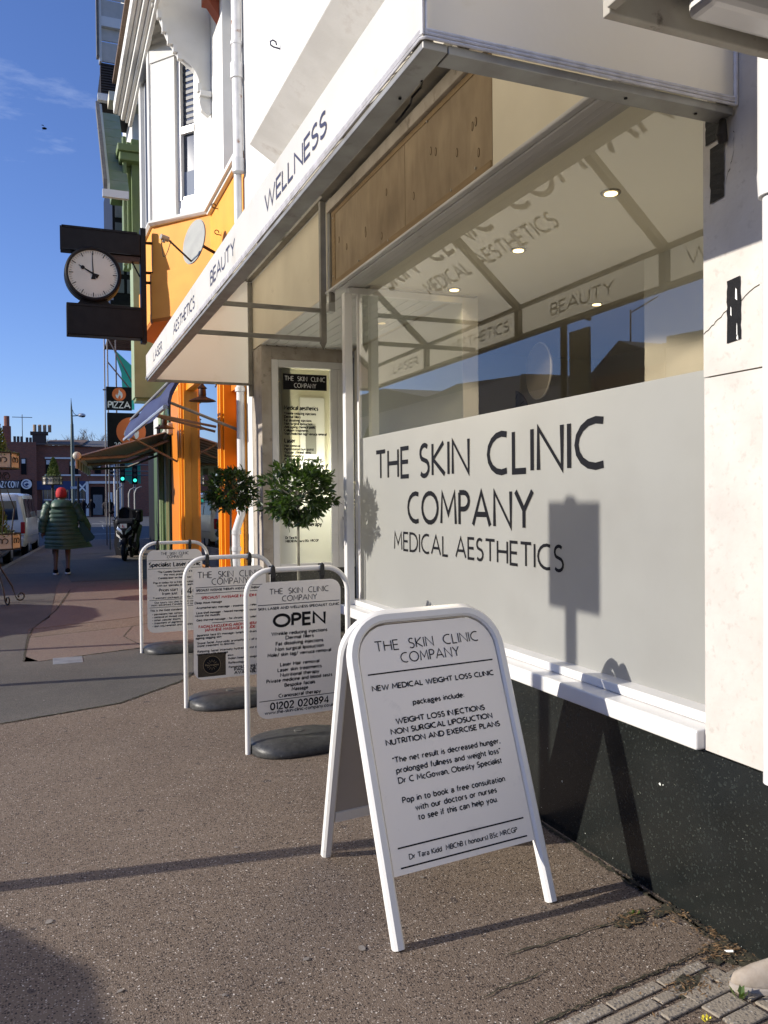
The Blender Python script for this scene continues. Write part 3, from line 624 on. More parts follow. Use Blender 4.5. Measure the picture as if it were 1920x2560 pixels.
# torn strips of black tape on the stone
for j, (lab, y0, y1, z0, z1, x) in enumerate([('short black tape strip at the top of the stone pillar under the canopy', 2.318, 2.384, 2.868, 2.99, 2.237), ('long black tape strip on the shaded upper stone pillar', 2.296, 2.362, 2.652, 2.85, 2.237), ('long black tape strip with white tears on the sunlit stone pillar', 2.221, 2.283, 2.136, 2.355, 2.237)]):
    mb = MB(); n = 12; L = []; Rr = []; rr = random.Random(j)
    for i in range(n+1):
        z = z0+(z1-z0)*i/n; L.append((x+rr.uniform(-.0015, 0), y1+rr.uniform(-.002, .002), z)); Rr.append((x+rr.uniform(-.0015, 0), y0+rr.uniform(-.002, .002), z+(.006 if i in (0, n) else 0)))
    mb.add(L+Rr, [(n+1+i, n+2+i, i+1, i) for i in range(n)])
    t_ = thing('tape_strip', lab, 'tape', (x, (y0+y1)/2, z0), 'black tape strips stuck on the stone pillar')
    mb.build('tape', tapem, t_)
    if j == 2:
        for q, (yy, zz, hh, ss) in enumerate([(2.238, 2.30, .045, .009), (2.262, 2.245, .035, .005), (2.235, 2.175, .05, .004), (2.233, 2.15, .02, .008)]):
            MB().face([(x-.003, yy-ss/2, zz-hh/2), (x-.003, yy+ss/2, zz-hh/3), (x-.003, yy+ss/3, zz+hh/2), (x-.003, yy-ss/3, zz+hh/3)]).build('tear', white_ink, t_)
# sill and frame
part(MB().box(2.203, 2.40, 2.402, 6.45, .658, .733), 'window_sill', gloss_w, bevel=.008)
part(MB().box(2.30, 2.42, 2.402, 6.435, .7345, .775), 'window_frame', gloss_w, bevel=.005)
part(MB().box(2.205, 2.245, 2.402, 6.76, 3.332, 3.353).box(2.246, 2.30, 2.402, 6.755, 3.326, 3.352).box(2.301, 2.35, 2.402, 6.75, 3.332, 3.351).box(2.351, 2.44, 2.402, 6.75, 3.337, 3.3545), 'window_head', mat('dulled_white_gloss', (.55, .54, .53), .35, (.42, .41, .4), 3, 6, stretch=(1, .4, 9), dirt=(.3, .28, .25), dscale=6, dlo=.62, dhi=.8), bevel=.007)
part(MB().box(2.243, 2.31, 6.372, 6.44, .7235, 3.262), 'window_frame', gloss_w, bevel=.006)
part(MB().box(2.19, 2.25, 6.62, 6.69, 3.16, 3.235), 'frame_bracket', alu, bevel=.004)
part(MB().face([(2.39, 2.36, .776), (2.39, 6.435, .776), (2.39, 6.435, 3.334), (2.39, 2.36, 3.334)]), 'window_pane', g_clear)
part(MB().face([(2.3865, 2.36, .7755), (2.3865, 6.435, .7755), (2.3865, 6.435, 2.09), (2.3865, 2.36, 2.09)]), 'frosted_film', frost)
def fword(s, yl, yr, z0, z1, wt, tr=.2):
    mb = MB(frameM((2.3842, (yl+yr)/2, z0), FU, FV, FW)); put_text(mb, s, z1-z0, width=yl-yr, weight=wt+.025, track=tr); return part(mb, 'lettering', ink)
fword('THE', 6.06, 5.43, 1.752, 1.960, .125); fword('SKIN', 5.235, 4.52, 1.748, 1.962, .125); fword('CLINIC', 4.275, 3.18, 1.737, 1.962, .13)
fword('COMPANY', 5.445, 3.80, 1.430, 1.634, .13)
fword('MEDICAL', 5.705, 4.815, 1.222, 1.350, .11); fword('AESTHETICS', 4.70, 3.52, 1.225, 1.352, .11)
# boarding over the window
gap = mat('shadow_gap', (.01, .009, .008), .9)
for j, (y0, y1) in enumerate([(5.118, 6.655), (3.945, 5.112)]):
    b_ = part(MB().box(2.236, 2.262, y0, y1, 3.357, 3.992), 'plywood_board', MATS['plywood'], bevel=.002)
    r = random.Random(21+j); 
    for i in range(7 if j else 6):
        y = r.uniform(y0+.1, y1-.1); z = r.choice([3.5, 3.58, 3.66, 3.74])+r.uniform(-.03, .03)
        MB().poly([(2.235, y+.012*math.cos(a)*1.1, z+.027*math.sin(a)) for a in [2*PI*q/12 for q in range(12)]], (-.0012, 0, 0)).build('knot_edge', mat('knot_edge', (.09, .055, .025), .8), clinic)
        MB().poly([(2.2342, y+.0085*math.cos(a), z+.02*math.sin(a)) for a in [2*PI*q/12 for q in range(12)]], (-.0012, 0, 0)).build('knot_plug', mat('knot_wood', (.24, .17, .1), .8), clinic)
part(MB().box(2.23, 2.2355, 3.95, 6.65, 3.359, 3.41).box(2.231, 2.2352, 3.95, 6.65, 3.955, 3.990), 'board_batten', mat('thin_ply_batten', (.25, .17, .085), .8, (.19, .125, .06), 5, 6, stretch=(1, 1, 9)))
part(MB().box(2.2305, 2.2355, 6.56, 6.64, 3.412, 3.953), 'board_batten', MATS['thin_ply_batten'])
for y, z in ((4.42, 3.41), (4.12, 3.43), (5.4, 3.40), (4.75, 3.95), (6.0, 3.42), (6.6, 3.93), (6.6, 3.45)):
    part(MB().disc((2.232, y, z), (0, 1, 0), (0, 0, 1), .007, -.006, 10), 'screw_cap', mat('zinc_screw', (.3, .27, .22), .5))
part(MB().box(2.238, 2.30, 2.36, 3.94, 3.357, 4.05), 'blank_fascia_board', cream_d)
part(MB().box(2.205, 2.3, 2.3, 6.70, 3.997, 4.09), 'stone_string', browntone, bevel=.006)
part(MB().box(2.222, 2.262, 6.66, 6.70, 3.25, 3.996), 'frame_upright', alu_d)
# walls above, overhanging storey with splayed soffit
part(MB().box(2.24, 2.6, -3, 9.94, 4.12, 5.058), 'upper_wall', render_w)
part(MB().box(2.24, 2.6, 8.462, 9.94, 5.058, 12.5), 'upper_wall', render_w)
part(MB().poly([(2.24, -3, 5.058), (1.969, -3, 5.232), (1.969, -3, 5.238), (2.6, -3, 5.238), (2.6, -3, 5.058)], (0, 11.455, 0)), 'splayed_soffit', soffit_m)
part(MB().box(1.966, 2.6, -3, 8.458, 5.238, 12.5), 'overhanging_storey', render_w)
# porch recess
part(MB().box(2.243, 2.36, 9.2, 9.655, 0, 3.33), 'stone_pilaster', browntone, bevel=.004)
part(MB().box(2.36, 3.34, 9.2, 9.6, 3.182, 3.328), 'porch_lintel', browntone, bevel=.004)
part(MB().box(2.24, 2.6, 9.66, 9.94, 0, 4.12), 'rendered_pier', render_w)
part(MB().box(2.243, 2.5, 6.78, 9.655, 3.345, 4.12), 'cream_fascia', cream_d)
for i in range(9):
    x0 = 2.245+i*.118
    part(MB().box(x0, x0+.112, 6.50, 9.19, 3.331, 3.343), 'soffit_board', mat('soffit_plastic', (.56, .56, .54), .35), bevel=.003)
part(MB().box(2.501, 3.5, 6.45, 9.9, 3.346, 3.40).box(2.601, 3.5, 9.2, 9.9, 3.3285, 3.3455), 'porch_ceiling', cream_d)
for i in range(9): part(MB().disc((2.3+i*.115, 9.16, 3.3305), (1, 0, 0), (0, -1, 0), .007, .004, 8), 'screw', brass_l)
part(MB().box(2.362, 2.44, 9.2, 9.26, .80, 3.181).box(2.441, 3.34, 9.2, 9.26, 3.10, 3.181).box(3.06, 3.14, 9.2, 9.26, .80, 3.099).box(2.441, 3.059, 9.2, 9.26, .80, .86), 'display_frame', gloss_w, bevel=.006)
part(MB().face([(2.441, 9.23, .861), (3.059, 9.23, .861), (3.059, 9.23, 3.099), (2.441, 9.23, 3.099)]), 'display_pane', g_side)
part(MB().box(2.36, 3.34, 9.19, 9.3, 0, .798), 'display_plinth', terrazzo)
part(MB().box(3.142, 3.34, 9.21, 9.25, .1, 3.1), 'door_leaf', gloss_w, bevel=.006)
part(MB().tube([(3.20, 9.20, 1.02), (3.20, 9.14, 1.06), (3.20, 9.13, 1.2), (3.20, 9.14, 1.34), (3.20, 9.20, 1.38)], .011, 8), 'door_handle', chrome, smooth=True)
part(MB().box(3.35, 3.5, 6.442, 9.2, 0, 3.33), 'porch_back_wall', cream)
part(MB().box(2.312, 3.35, 6.442, 6.49, .0, .70).box(2.312, 3.35, 6.442, 6.49, 3.28, 3.33).box(2.385, 2.41, 6.442, 6.48, .701, 3.279), 'return_frame', gloss_w)
part(MB().face([(2.411, 6.46, .7), (3.35, 6.46, .7), (3.35, 6.46, 3.28), (2.411, 6.46, 3.28)]), 'return_pane', g_side)
part(MB().box(2.26, 3.35, 6.5, 9.19, 0, .05), 'porch_step', tarmac_grey)
part(MB().face([(2.442, 9.2275, .8615), (3.058, 9.2275, .8615), (3.058, 9.2275, 1.93), (2.442, 9.2275, 1.93)]), 'frosted_film', mat('white_display_film', (.7, .71, .66), .5, trans=(.3, (.8, .8, .74))))
# room behind the display pane
part(MB().box(2.601, 2.62, 9.31, 9.93, .0, 3.3).box(2.44, 3.34, 9.9, 9.94, 0, 3.3).box(3.34, 3.38, 9.31, 9.93, 0, 3.3).box(2.44, 3.339, 9.27, 9.899, 3.19, 3.3).box(2.44, 3.339, 9.31, 9.899, 0, .8), 'lobby_wall', mat('lobby_paint', (.66, .63, .5), .8, emit=(.62, .6, .45), estr=.0))
part(MB().box(2.88, 3.2, 9.86, 9.899, .85, 2.85), 'inner_door', gloss_w, bevel=.01)
part(MB().box(2.95, 3.08, 9.845, 9.859, 2.15, 2.5), 'inner_door_pane', mat('dim_door_pane', (.2, .2, .18), .2))
ll = bpy.data.lights.new('lobby_fill_light', 'POINT'); ll.energy = 22; ll.color = (1, .96, .88); ll.shadow_soft_size = .12  # added fill light that brightens the display film, no fitting stands here
lo2 = bpy.data.objects.new('lobby_fill_light', ll); COL.objects.link(lo2); lo2.location = (2.9, 9.62, 1.75)
# display lettering (facing down the street)
dm = MB().box(2.50, 3.02, 9.2235, 9.2265, 2.85, 3.03); part(dm, 'name_plate', ink)
def dtext(s, z, cap, w_, xx=None, wt=.15, m_=ink, tr=.2, y=9.2225):
    mb = MB(frameM((0, y, 0), CU, CV, CW)); x0 = 2.51 if xx is None else xx
    put_text(mb, s, cap, width=w_, weight=wt, track=tr, align='l', cxy=(x0, z)); return part(mb, 'lettering', m_)
dtext('THE  SKIN  CLINIC', 2.952, .05, .48, 2.52, .11, white_ink); dtext('COMPANY', 2.875, .05, .26, 2.63, .11, white_ink)
for s, z, c_, w_ in [('Medical aesthetics', 2.70, .045, .40), ('Wrinkle reducing injections', 2.645, .028, .375), ('Dermal fillers', 2.605, .028, .19), ('Fat dissolving injections', 2.565, .028, .32), ('Non surgical liposuction', 2.528, .028, .33), ('Anti ageing chemical peels', 2.49, .028, .36), ('Collagen treatments', 2.452, .028, .28), ('Wart/mole/skin tag/ verruca removal', 2.413, .028, .50),
                     ('Laser', 2.325, .045, .125), ('Hair removal', 2.275, .028, .18), ('Pigmentation (sun spots)', 2.237, .028, .34), ('Vascular /thread veins)', 2.2, .028, .31), ('Rejuvenation', 2.16, .028, .2), ('Photofacial (skin and anti ageing)', 2.12, .028, .44),
                     ('Private medicine', 2.035, .045, .46), ('Blood tests and wellness issues', 1.985, .028, .42), ('Hormone testing', 1.945, .028, .25),
                     ('Massage', 1.6, .045, .2), ('Remedial massage', 1.535, .028, .25), ('Deep tissue massage', 1.498, .028, .28), ('Swedish massage', 1.46, .028, .235),
                     ('Nutritional therapy', 1.365, .045, .43), ('Dr Tara Kidd', 1.225, .026, .16), ('MBChB (honours) BSc MRCGP', 1.185, .026, .39)]:
    dtext(s, z-.08, c_, w_, wt=.24 if c_ > .04 else .25)
# interior of the clinic
part(MB().box(2.45, 6.6, 1.2, 9.1, 3.362, 3.42), 'ceiling', ceil_m)
part(MB().box(2.45, 6.6, 1.2, 6.43, -.05, .05), 'floor', floor_in)
part(MB().box(6.6, 6.75, 1.2, 9.2, 0, 3.4), 'back_wall', cream)
part(MB().box(4.15, 6.6, 1.2, 5.05, .05, 3.361), 'inner_partition', cream)
part(MB().box(3.5, 6.6, 9.0, 9.19, .0, 3.4), 'side_wall', cream)
part(MB().box(2.6, 2.63, 1.2, 2.42, .66, 3.36), 'side_lining', cream)
for (x, y) in ((3.05, 4.0), (3.13, 5.155), (3.21, 6.32), (4.68, 6.35)):
    t_ = thing('ceiling_downlight', {4.0: 'lit recessed downlight nearest the stone pillar in the clinic ceiling', 5.155: 'lit recessed downlight in the middle of the clinic ceiling row', 6.32: 'lit recessed downlight at the far end of the ceiling row', 6.35: 'lit recessed downlight deeper in the room above the frosted film'}[y], 'downlight', (x, y, 3.362), 'recessed downlights in the clinic ceiling')
    MB().lathe([(.058, -.008), (.058, 0), (.04, 0), (.04, -.008)], (x, y, 3.361), 20).build('bezel', alu, t_, smooth=True)
    MB().disc((x, y, 3.354), (1, 0, 0), (0, -1, 0), .038, .006, 16).build('lamp', spotem, t_)
    L_ = bpy.data.lights.new('downlight_bulb', 'SPOT'); L_.energy = 45 if y < 6 else 2; L_.color = (1, .82, .6); L_.shadow_soft_size = .04; L_.spot_size = 2.2
    lo_ = bpy.data.objects.new('downlight_bulb', L_); COL.objects.link(lo_); lo_.parent = t_; lo_.location = (0, 0, -.04)
# round wall clock and round disc inside
ck = thing('indoor_wall_clock', 'round grey indoor clock half hidden behind the frosted film', 'clock', (6.5, 10.0, 2.4))
cc = px(860+735/1.765, 500+945/1.765, x=5.4); 
ck.location = cc; ORG[ck.name] = cc.copy()
cu = Vector((.30, -.954, 0)); cvv = Vector((0, 0, 1)); cw = cu.cross(cvv)
MB().disc(cc, cu, cvv, .30, .02, 40).build('dial', mat('grey_dial', (.2, .19, .17), .5), ck)
tm = MB()
for h in range(12):
    a = PI/6*h; tm.add([tuple(cc+cw*.022+(cu*math.cos(a+s)+cvv*math.sin(a+s))*r_) for s, r_ in ((-.02, .20), (.02, .20), (.016, .27), (-.016, .27))], [(0, 1, 2, 3)])
tm.build('hour_marks', ink, ck)
dc = px(1352, 928, x=3.9)
dk = thing('round_mirror', 'large oval beige disc seen through the clear glass above the frosted film', 'mirror', tuple(dc))
du = Vector((-.1, -.995, 0)).normalized(); dw = du.cross(cvv)
MB().poly([tuple(dc+du*math.cos(a)*.225+cvv*math.sin(a)*.235) for a in [2*PI*i/40 for i in range(40)]], dw*.03).build('disc', mat('beige_disc', (.17, .15, .12), .5), dk, bevel=.006)
MB().tube([tuple(dc+dw*.02+du*math.cos(a)*.225+cvv*math.sin(a)*.235) for a in [2*PI*i/40 for i in range(41)]], .008, 6, cap=False).build('rim', mat('pale_disc_rim', (.36, .33, .28), .4), dk, smooth=True)
for s in (.05, -.04): MB().box(dc.x-.02, dc.x+.0, dc.y-.01, dc.y+.01, dc.z+s-.008, dc.z+s+.008).build('fixing_bolt', brass_l, dk)
# vent plate with wave slots on the plinth
vp = thing('vent_plate', 'small grey metal plate with wave shaped slots fixed to the black plinth', 'vent', (2.236, 3.8, .38))
MB().box(2.228, 2.2395, 3.72, 3.9, .37, .495).build('plate', mat('grey_vent_plate', (.2, .2, .19), .45, metal=.3), vp, bevel=.003)
for i in range(4):
    y = 3.74+i*.033; MB(frameM((2.2275, y, .39), FU, FV, FW)).build('x', None) if False else None
    wv = MB(frameM((2.2272, y, .385), FU, FV, FW)); ribbon(wv, [(math.sin(t*1.35)*.007, t*.0125) for t in range(8)], .0045, 0); wv.build('slot', ink, vp)

# ================================================================== shop canopy
can = thing('shop_canopy', 'white fabric canopy with faded navy words over the clinic front', 'canopy', (1.04, 5.95, 2.9))
def cp(mb, name, m_, **k): return mb.build(name, m_, can, **k)
Y0, Y1 = 2.24, 9.65
ZT = 3.22; ZW = 3.22+.89*1.196
cp(MB().face([(1.040, Y0, 2.952), (1.040, Y1, 2.952), (1.040, Y1, ZT), (1.040, Y0, ZT)]), 'valance', fabric)
cp(MB().face([(1.040, Y0, ZT), (1.040, Y1, ZT), (2.237, Y1, ZW), (2.237, Y0, ZW)]), 'sloping_cover', fabric)
cp(MB().face([(1.040, Y0, 2.952), (1.040, Y0, ZT), (2.237, Y0, ZW), (2.237, Y0, 2.952)]), 'end_panel', fabric)
cp(MB().face([(1.046, Y1-.02, 2.952), (1.046, Y1-.02, ZT), (2.237, Y1-.02, ZW), (2.237, Y1-.02, 2.952)]), 'end_panel', fabric)
for o_ in (.0, .012, .022): cp(MB().tube([(2.23, Y0-.004, 2.953+o_), (1.05, Y0-.004, 2.953+o_), (1.037, Y0+.01, 2.953+o_), (1.037, Y1, 2.953+o_)], .005, 6), 'edge_piping', piping, smooth=True)
for o_ in (.0, .012): cp(MB().tube([(1.038+o_, Y0-.003, 2.96), (1.038+o_, Y0-.003, ZT)], .005, 6), 'corner_piping', piping, smooth=True)
cp(MB().tube([(2.232, Y0-.004, 2.95), (2.232, Y0-.004, ZW)], .008, 6), 'corner_piping', piping, smooth=True)
cp(MB().box(1.044, 1.125, Y0+.006, Y1-.03, 2.925, 2.950), 'bottom_rail', alu, bevel=.003)
cp(MB().box(1.127, 2.232, Y0+.006, Y0+.085, 2.923, 2.950), 'bottom_rail', alu, bevel=.003)
cp(MB().box(1.127, 2.232, Y1-.085, Y1-.03, 2.925, 2.950), 'bottom_rail', alu_d, bevel=.003)
cp(MB().box(2.13, 2.235, Y0+.03, 6.64, 4.11, 4.2).box(2.17, 2.235, 6.641, Y1-.03, 4.13, 4.2), 'wall_rail', alu_d, bevel=.004)
th = math.atan(.89)
def rib(y, w_=.05):
    mb = MB().box(1.046, 1.09, y-w_/2, y+w_/2, 2.951, ZT-.04)
    u_ = Vector((math.cos(th), 0, math.sin(th))); n_ = Vector((math.sin(th), 0, -math.cos(th)))
    a = Vector((1.05, y, ZT-.005))+n_*.004
    mb.poly([tuple(a+Vector((0, -w_/2, 0))), tuple(a+Vector((0, w_/2, 0))), tuple(a+Vector((0, w_/2, 0))+n_*.045), tuple(a+Vector((0, -w_/2, 0))+n_*.045)], u_*1.56)
    return cp(mb, 'rib', alu_d, bevel=.003)
for y in (2.30, 4.32, 6.12, 7.96, 9.60): rib(y, .065)
cp(MB().box(1.046, 1.085, Y0+.05, Y1-.04, ZT-.035, ZT-.008), 'top_front_rail', alu_d)
for s in (Y0+.045,): cp(MB().box(2.17, 2.225, s-.02, s+.02, 2.951, 4.1), 'end_upright', alu_d)
cp(MB().box(2.19, 2.235, Y1-.07, Y1-.03, 2.80, 4.12), 'end_upright', alu_d, bevel=.003)
cp(MB().box(2.17, 2.22, 6.76, 6.81, 2.93, 4.12).add([(2.17, 6.76, 2.93), (2.22, 6.76, 2.93), (2.22, 6.81, 2.93), (2.17, 6.81, 2.93), (2.195, 6.785, 2.86)], [(0, 1, 4), (1, 2, 4), (2, 3, 4), (3, 0, 4)]), 'hanging_post', alu_d, bevel=.003)
cp(MB().box(1.09, 2.169, 6.765, 6.80, 3.18, 3.215), 'cross_bar', alu_d, bevel=.004)
cp(MB().box(1.13, 2.169, 6.765, 6.80, 2.935, 2.97), 'cross_bar', alu_d, bevel=.004)
def vtext(s, yl, yr, z0=3.045, z1=3.135, fr=None, wt=.17, m_=navy_ink):
    mb = MB(fr or frameM((1.0386, (yl+yr)/2, z0), FU, FV, FW)); put_text(mb, s, z1-z0, width=yl-yr, weight=wt, track=.16); return cp(mb, 'lettering', m_)
vtext('LASER', 8.93, 8.24); vtext('AESTHETICS', 7.46, 6.33); vtext('BEAUTY', 5.67, 4.88); vtext('WELLNESS', 4.145, 3.145)
su = Vector((math.cos(th), 0, math.sin(th))); sn = Vector((-math.sin(th), 0, math.cos(th)))
def stext(s, yl, yr, sb, cap, wt):
    o_ = Vector((1.040, (yl+yr)/2, ZT))+su*sb+sn*.0022
    mb = MB(frameM(o_, FU, su, sn)); put_text(mb, s, cap, width=yl-yr, weight=wt, track=.2); cp(mb, 'lettering', navy_ink)
stext('THE  SKIN  CLINIC  COMPANY', 8.72, 3.42, .70, .27, .16); stext('MEDICAL  AESTHETICS', 7.17, 5.03, .46, .13, .17)
cp(MB().disc((2.12, 4.15, 4.08), (1, 0, 0), (0, 0, 1), .02, .006, 14), 'bracket_tab', gloss_w)
for i, (x, y) in enumerate([(1.10, 2.55), (1.8, 2.28), (2.1, 2.285)]): cp(MB().disc((x, y, 2.9225), (1, 0, 0), (0, -1, 0), .006, .003, 8), 'screw', ink)
cp(MB().tube([(1.12, 2.42, 2.924), (1.14, 2.47, 2.93), (1.13, 2.52, 2.918), (1.15, 2.58, 2.925), (1.135, 2.62, 2.90), (1.14, 2.68, 2.905)], .004, 5), 'loose_cord', ink)
cp(MB().tube([(2.222, 2.285, 2.92), (2.215, 2.285, 2.87), (2.228, 2.29, 2.845)], .017, 10, rr=[.012, .02, .016]), 'wall_bracket', mat('dark_rusted_iron', (.02, .016, .013), .7), smooth=True)

nbw = thing('neighbour_building', 'unseen white rendered building continuing the row behind the camera', 'building', (2.24, -10, 0))  # out of view, added to bounce sunlight back onto the boards
MB().box(2.25, 3, -24, -3.01, 0, 9).build('wall', render_w, nbw); MB().box(2.25, 3, -3, .19, 0, 4.1).build('lower_wall', render_w, nbw)
for i in range(4): w_f = MB().box(2.2, 2.25, -22+5*i, -19.5+5*i, .9, 2.6).build('window_frame', plasticw, nbw); MB().box(2.19, 2.199, -21.9+5*i, -19.6+5*i, 1.0, 2.5).build('pane', dark_glass, w_f)
# ================================================================== neighbour on the right: gutter corner and pipe
nb = thing('corner_gutter', 'weathered white box gutter and eaves boards at the top right corner', 'gutter', (1.8, 1.5, 2.95))
wb = mat('weathered_white_wood', (.42, .40, .34), .7, (.32, .29, .24), 6, 8, bump=.3, bscale=50, dirt=(.12, .1, .08), dscale=9, dlo=.6, dhi=.7)
MB().box(1.42, 2.235, 1.865, 1.895, 2.90, 3.02).build('end_board', wb, nb, bevel=.004)
MB().box(1.41, 1.44, -1, 1.864, 2.91, 3.03).build('side_board', wb, nb, bevel=.004)
MB().box(1.66, 2.235, 1.74, 1.84, 2.915, 2.98).box(1.60, 1.70, -1, 1.739, 2.955, 3.03).build('gutter_trough', gloss_w, nb, bevel=.018)
for i in range(9): MB().box(1.72, 2.235, 1.60-.14*i, 1.735-.14*i, 3.02, 3.04).build('soffit_board', wood_b, nb)
MB().box(1.445, 1.6, -1, 1.86, 3.04, 3.06).build('dark_soffit', shade_dk, nb)
MB().box(1.40, 2.236, -1, 1.9, 3.1, 3.3).build('eaves_box', wb, nb)
rp = thing('downpipe', 'round white downpipe on the stone wall at the right edge', 'downpipe', (2.165, 1.995, 0))
MB().tube([(2.165, 1.995, .67), (2.165, 1.995, 2.62)], .046, 20).build('pipe', pipe_w, rp, smooth=True)
MB().tube([(2.165, 1.995, 2.55), (2.165, 1.995, 2.62), (2.165, 1.995, 2.64), (2.165, 1.995, 3.1)], .06, 20, rr=[.058, .062, .060, .060]).build('socket', pipe_w, rp, smooth=True)

# ================================================================== pavement boards
def panel_text(mb_dict, lines, W, H, z0, depth, parent):
    """lines: (text, fraction from the top, width as a fraction of W, cap height as a fraction of H, weight, colour, x offset fraction)"""
    for ln in lines:
        s, t, wf, cf, wt = ln[:5]; m_ = ln[5] if len(ln) > 5 else ink; xo = ln[6] if len(ln) > 6 else 0
        key = (m_.name)
        mb = mb_dict.setdefault(key, (MB(), m_))[0]
        mb.M = depth
        y = z0+H*(1-t)
        if s == '_': mb.add([(xo*W-wf*W/2, y-cf*H/2, 0), (xo*W+wf*W/2, y-cf*H/2, 0), (xo*W+wf*W/2, y+cf*H/2, 0), (xo*W-wf*W/2, y+cf*H/2, 0)], [(0, 1, 2, 3)])
        else: put_text(mb, s, cf*H, width=wf*W, weight=wt*(1.3 if cf < .03 else 1.12), track=.2, cxy=(xo*W, y-cf*H/2))
    for key, (mb, m_) in mb_dict.items():
        for o_ in [mb.build('lettering', m_, parent)]: pass

# --- the near A-board
fl = Vector((1.128, 2.695, 0)); fr_ = Vector((1.822, 2.785, 0)); bl = Vector((1.135, 3.545, 0))
uA = (fr_-fl).normalized(); W_A = (fr_-fl).length
nA = Vector((uA.y, -uA.x, 0))       # towards the camera
apex_c = (fl+fr_)/2-nA*.415+Vector((0, 0, 1.118))
def a_frame(front, root):
    c0 = (fl+fr_)/2 if front else (fl+fr_)/2+Vector((.005, .845, 0))
    sgn = 1 if front else -1
    top = apex_c+nA*.03*sgn+(Vector((.03, 0, 0)) if not front else Vector((0, 0, 0)))
    v_ = (top-c0); L_ = v_.length; v_.normalize(); u = uA; n_ = u.cross(v_)
    if n_.dot(nA)*sgn < 0: n_ = -n_
    M_ = frameM(c0, u, v_, u.cross(v_))
    r = .165; hw = W_A/2
    pts = [(-hw, 0)]+arc3((-hw+r, L_-r), r, 180, 90, 9)+arc3((hw-r, L_-r), r, 90, 0, 9)+[(hw, 0)]
    mb = MB(M_); n = len(pts); prof = [(-.021, -.012), (-.012, -.021), (.012, -.021), (.021, -.012), (.021, .012), (.012, .021), (-.012, .021), (-.021, .012)]
    rings = []
    for i, p in enumerate(pts):
        a = Vector(pts[max(0, i-1)]); b = Vector(pts[min(n-1, i+1)]); t = (b-a).normalized(); q = Vector((-t.y, t.x))
        rings.append([(p[0]+q.x*k_[0], p[1]+q.y*k_[0], k_[1]) for k_ in prof])
    mb.loft(rings); mb.build('frame', powder, root, smooth=True)
    return M_, L_, n_
ab = thing('a_board', 'nearest white A-board advertising a new medical weight loss clinic', 'sandwich board', tuple((fl+bl)/2))
M_, L_, n_ = a_frame(True, ab)
sgn = 1 if (M_.to_3x3() @ Vector((0, 0, 1))).dot(nA) > 0 else -1
PW = W_A-.05; pz0 = .235; PH = L_-.03-pz0
mb = MB(M_); mb.poly([(x, y, -.004) for x, y in rrect(-PW/2, PW/2, pz0, pz0+PH, .14, 0)], (0, 0, .012)); mb.build('panel', panel_w, ab)
TM = M_ @ Matrix.Translation((0, 0, .0092))
if sgn < 0: TM = M_ @ Matrix.Rotation(PI, 4, 'Y') @ Matrix.Translation((0, 0, .0092))
LA = [('THE  SKIN  CLINIC', .09, .76, .043, .10), ('COMPANY', .149, .43, .043, .10), ('_', .205, .92, .006, 0), ('NEW MEDICAL WEIGHT LOSS CLINIC', .264, .89, .0205, .19), ('packages include:', .342, .37, .021, .17),
      ('WEIGHT LOSS INJECTIONS', .41, .645, .021, .19), ('NON SURGICAL LIPOSUCTION', .45, .735, .021, .19), ('NUTRITION AND EXERCISE PLANS', .49, .825, .021, .19),
      ('"The net result is decreased hunger,', .563, .775, .022, .16), ('prolonged fullness and weight loss"', .605, .75, .022, .16), ('Dr C McGowan, Obesity Specialist', .646, .745, .022, .16),
      ('Pop in to book a free consultation', .724, .735, .022, .16), ('with our doctors or nurses', .762, .58, .022, .16), ('to see if this can help you.', .80, .565, .022, .16),
      ('_', .90, .90, .006, 0), ('Dr Tara Kidd  MBChB ( honours) BSc MRCGP', .94, .77, .019, .14), ('_', .975, .90, .006, 0)]
panel_text({}, LA, PW, PH, pz0, TM, ab)
M_, L2, n_ = a_frame(False, ab)
mb = MB(M_); mb.poly([(x, y, -.006) for x, y in rrect(-PW/2, PW/2, pz0, pz0+PH, .14, 0)], (0, 0, .010)); mb.build('back_panel', backgrey, ab)
mb = MB(M_); mb.box(-PW/2, PW/2, pz0-.05, pz0, -.012, .012); mb.build('bottom_rail', powder, ab)
tp = apex_c-uA*.0; MB().tube([tuple(tp-uA*.12+Vector((0, 0, .0))), tuple(tp+uA*.12)], .016, 10).build('hinge', powder, ab, smooth=True)

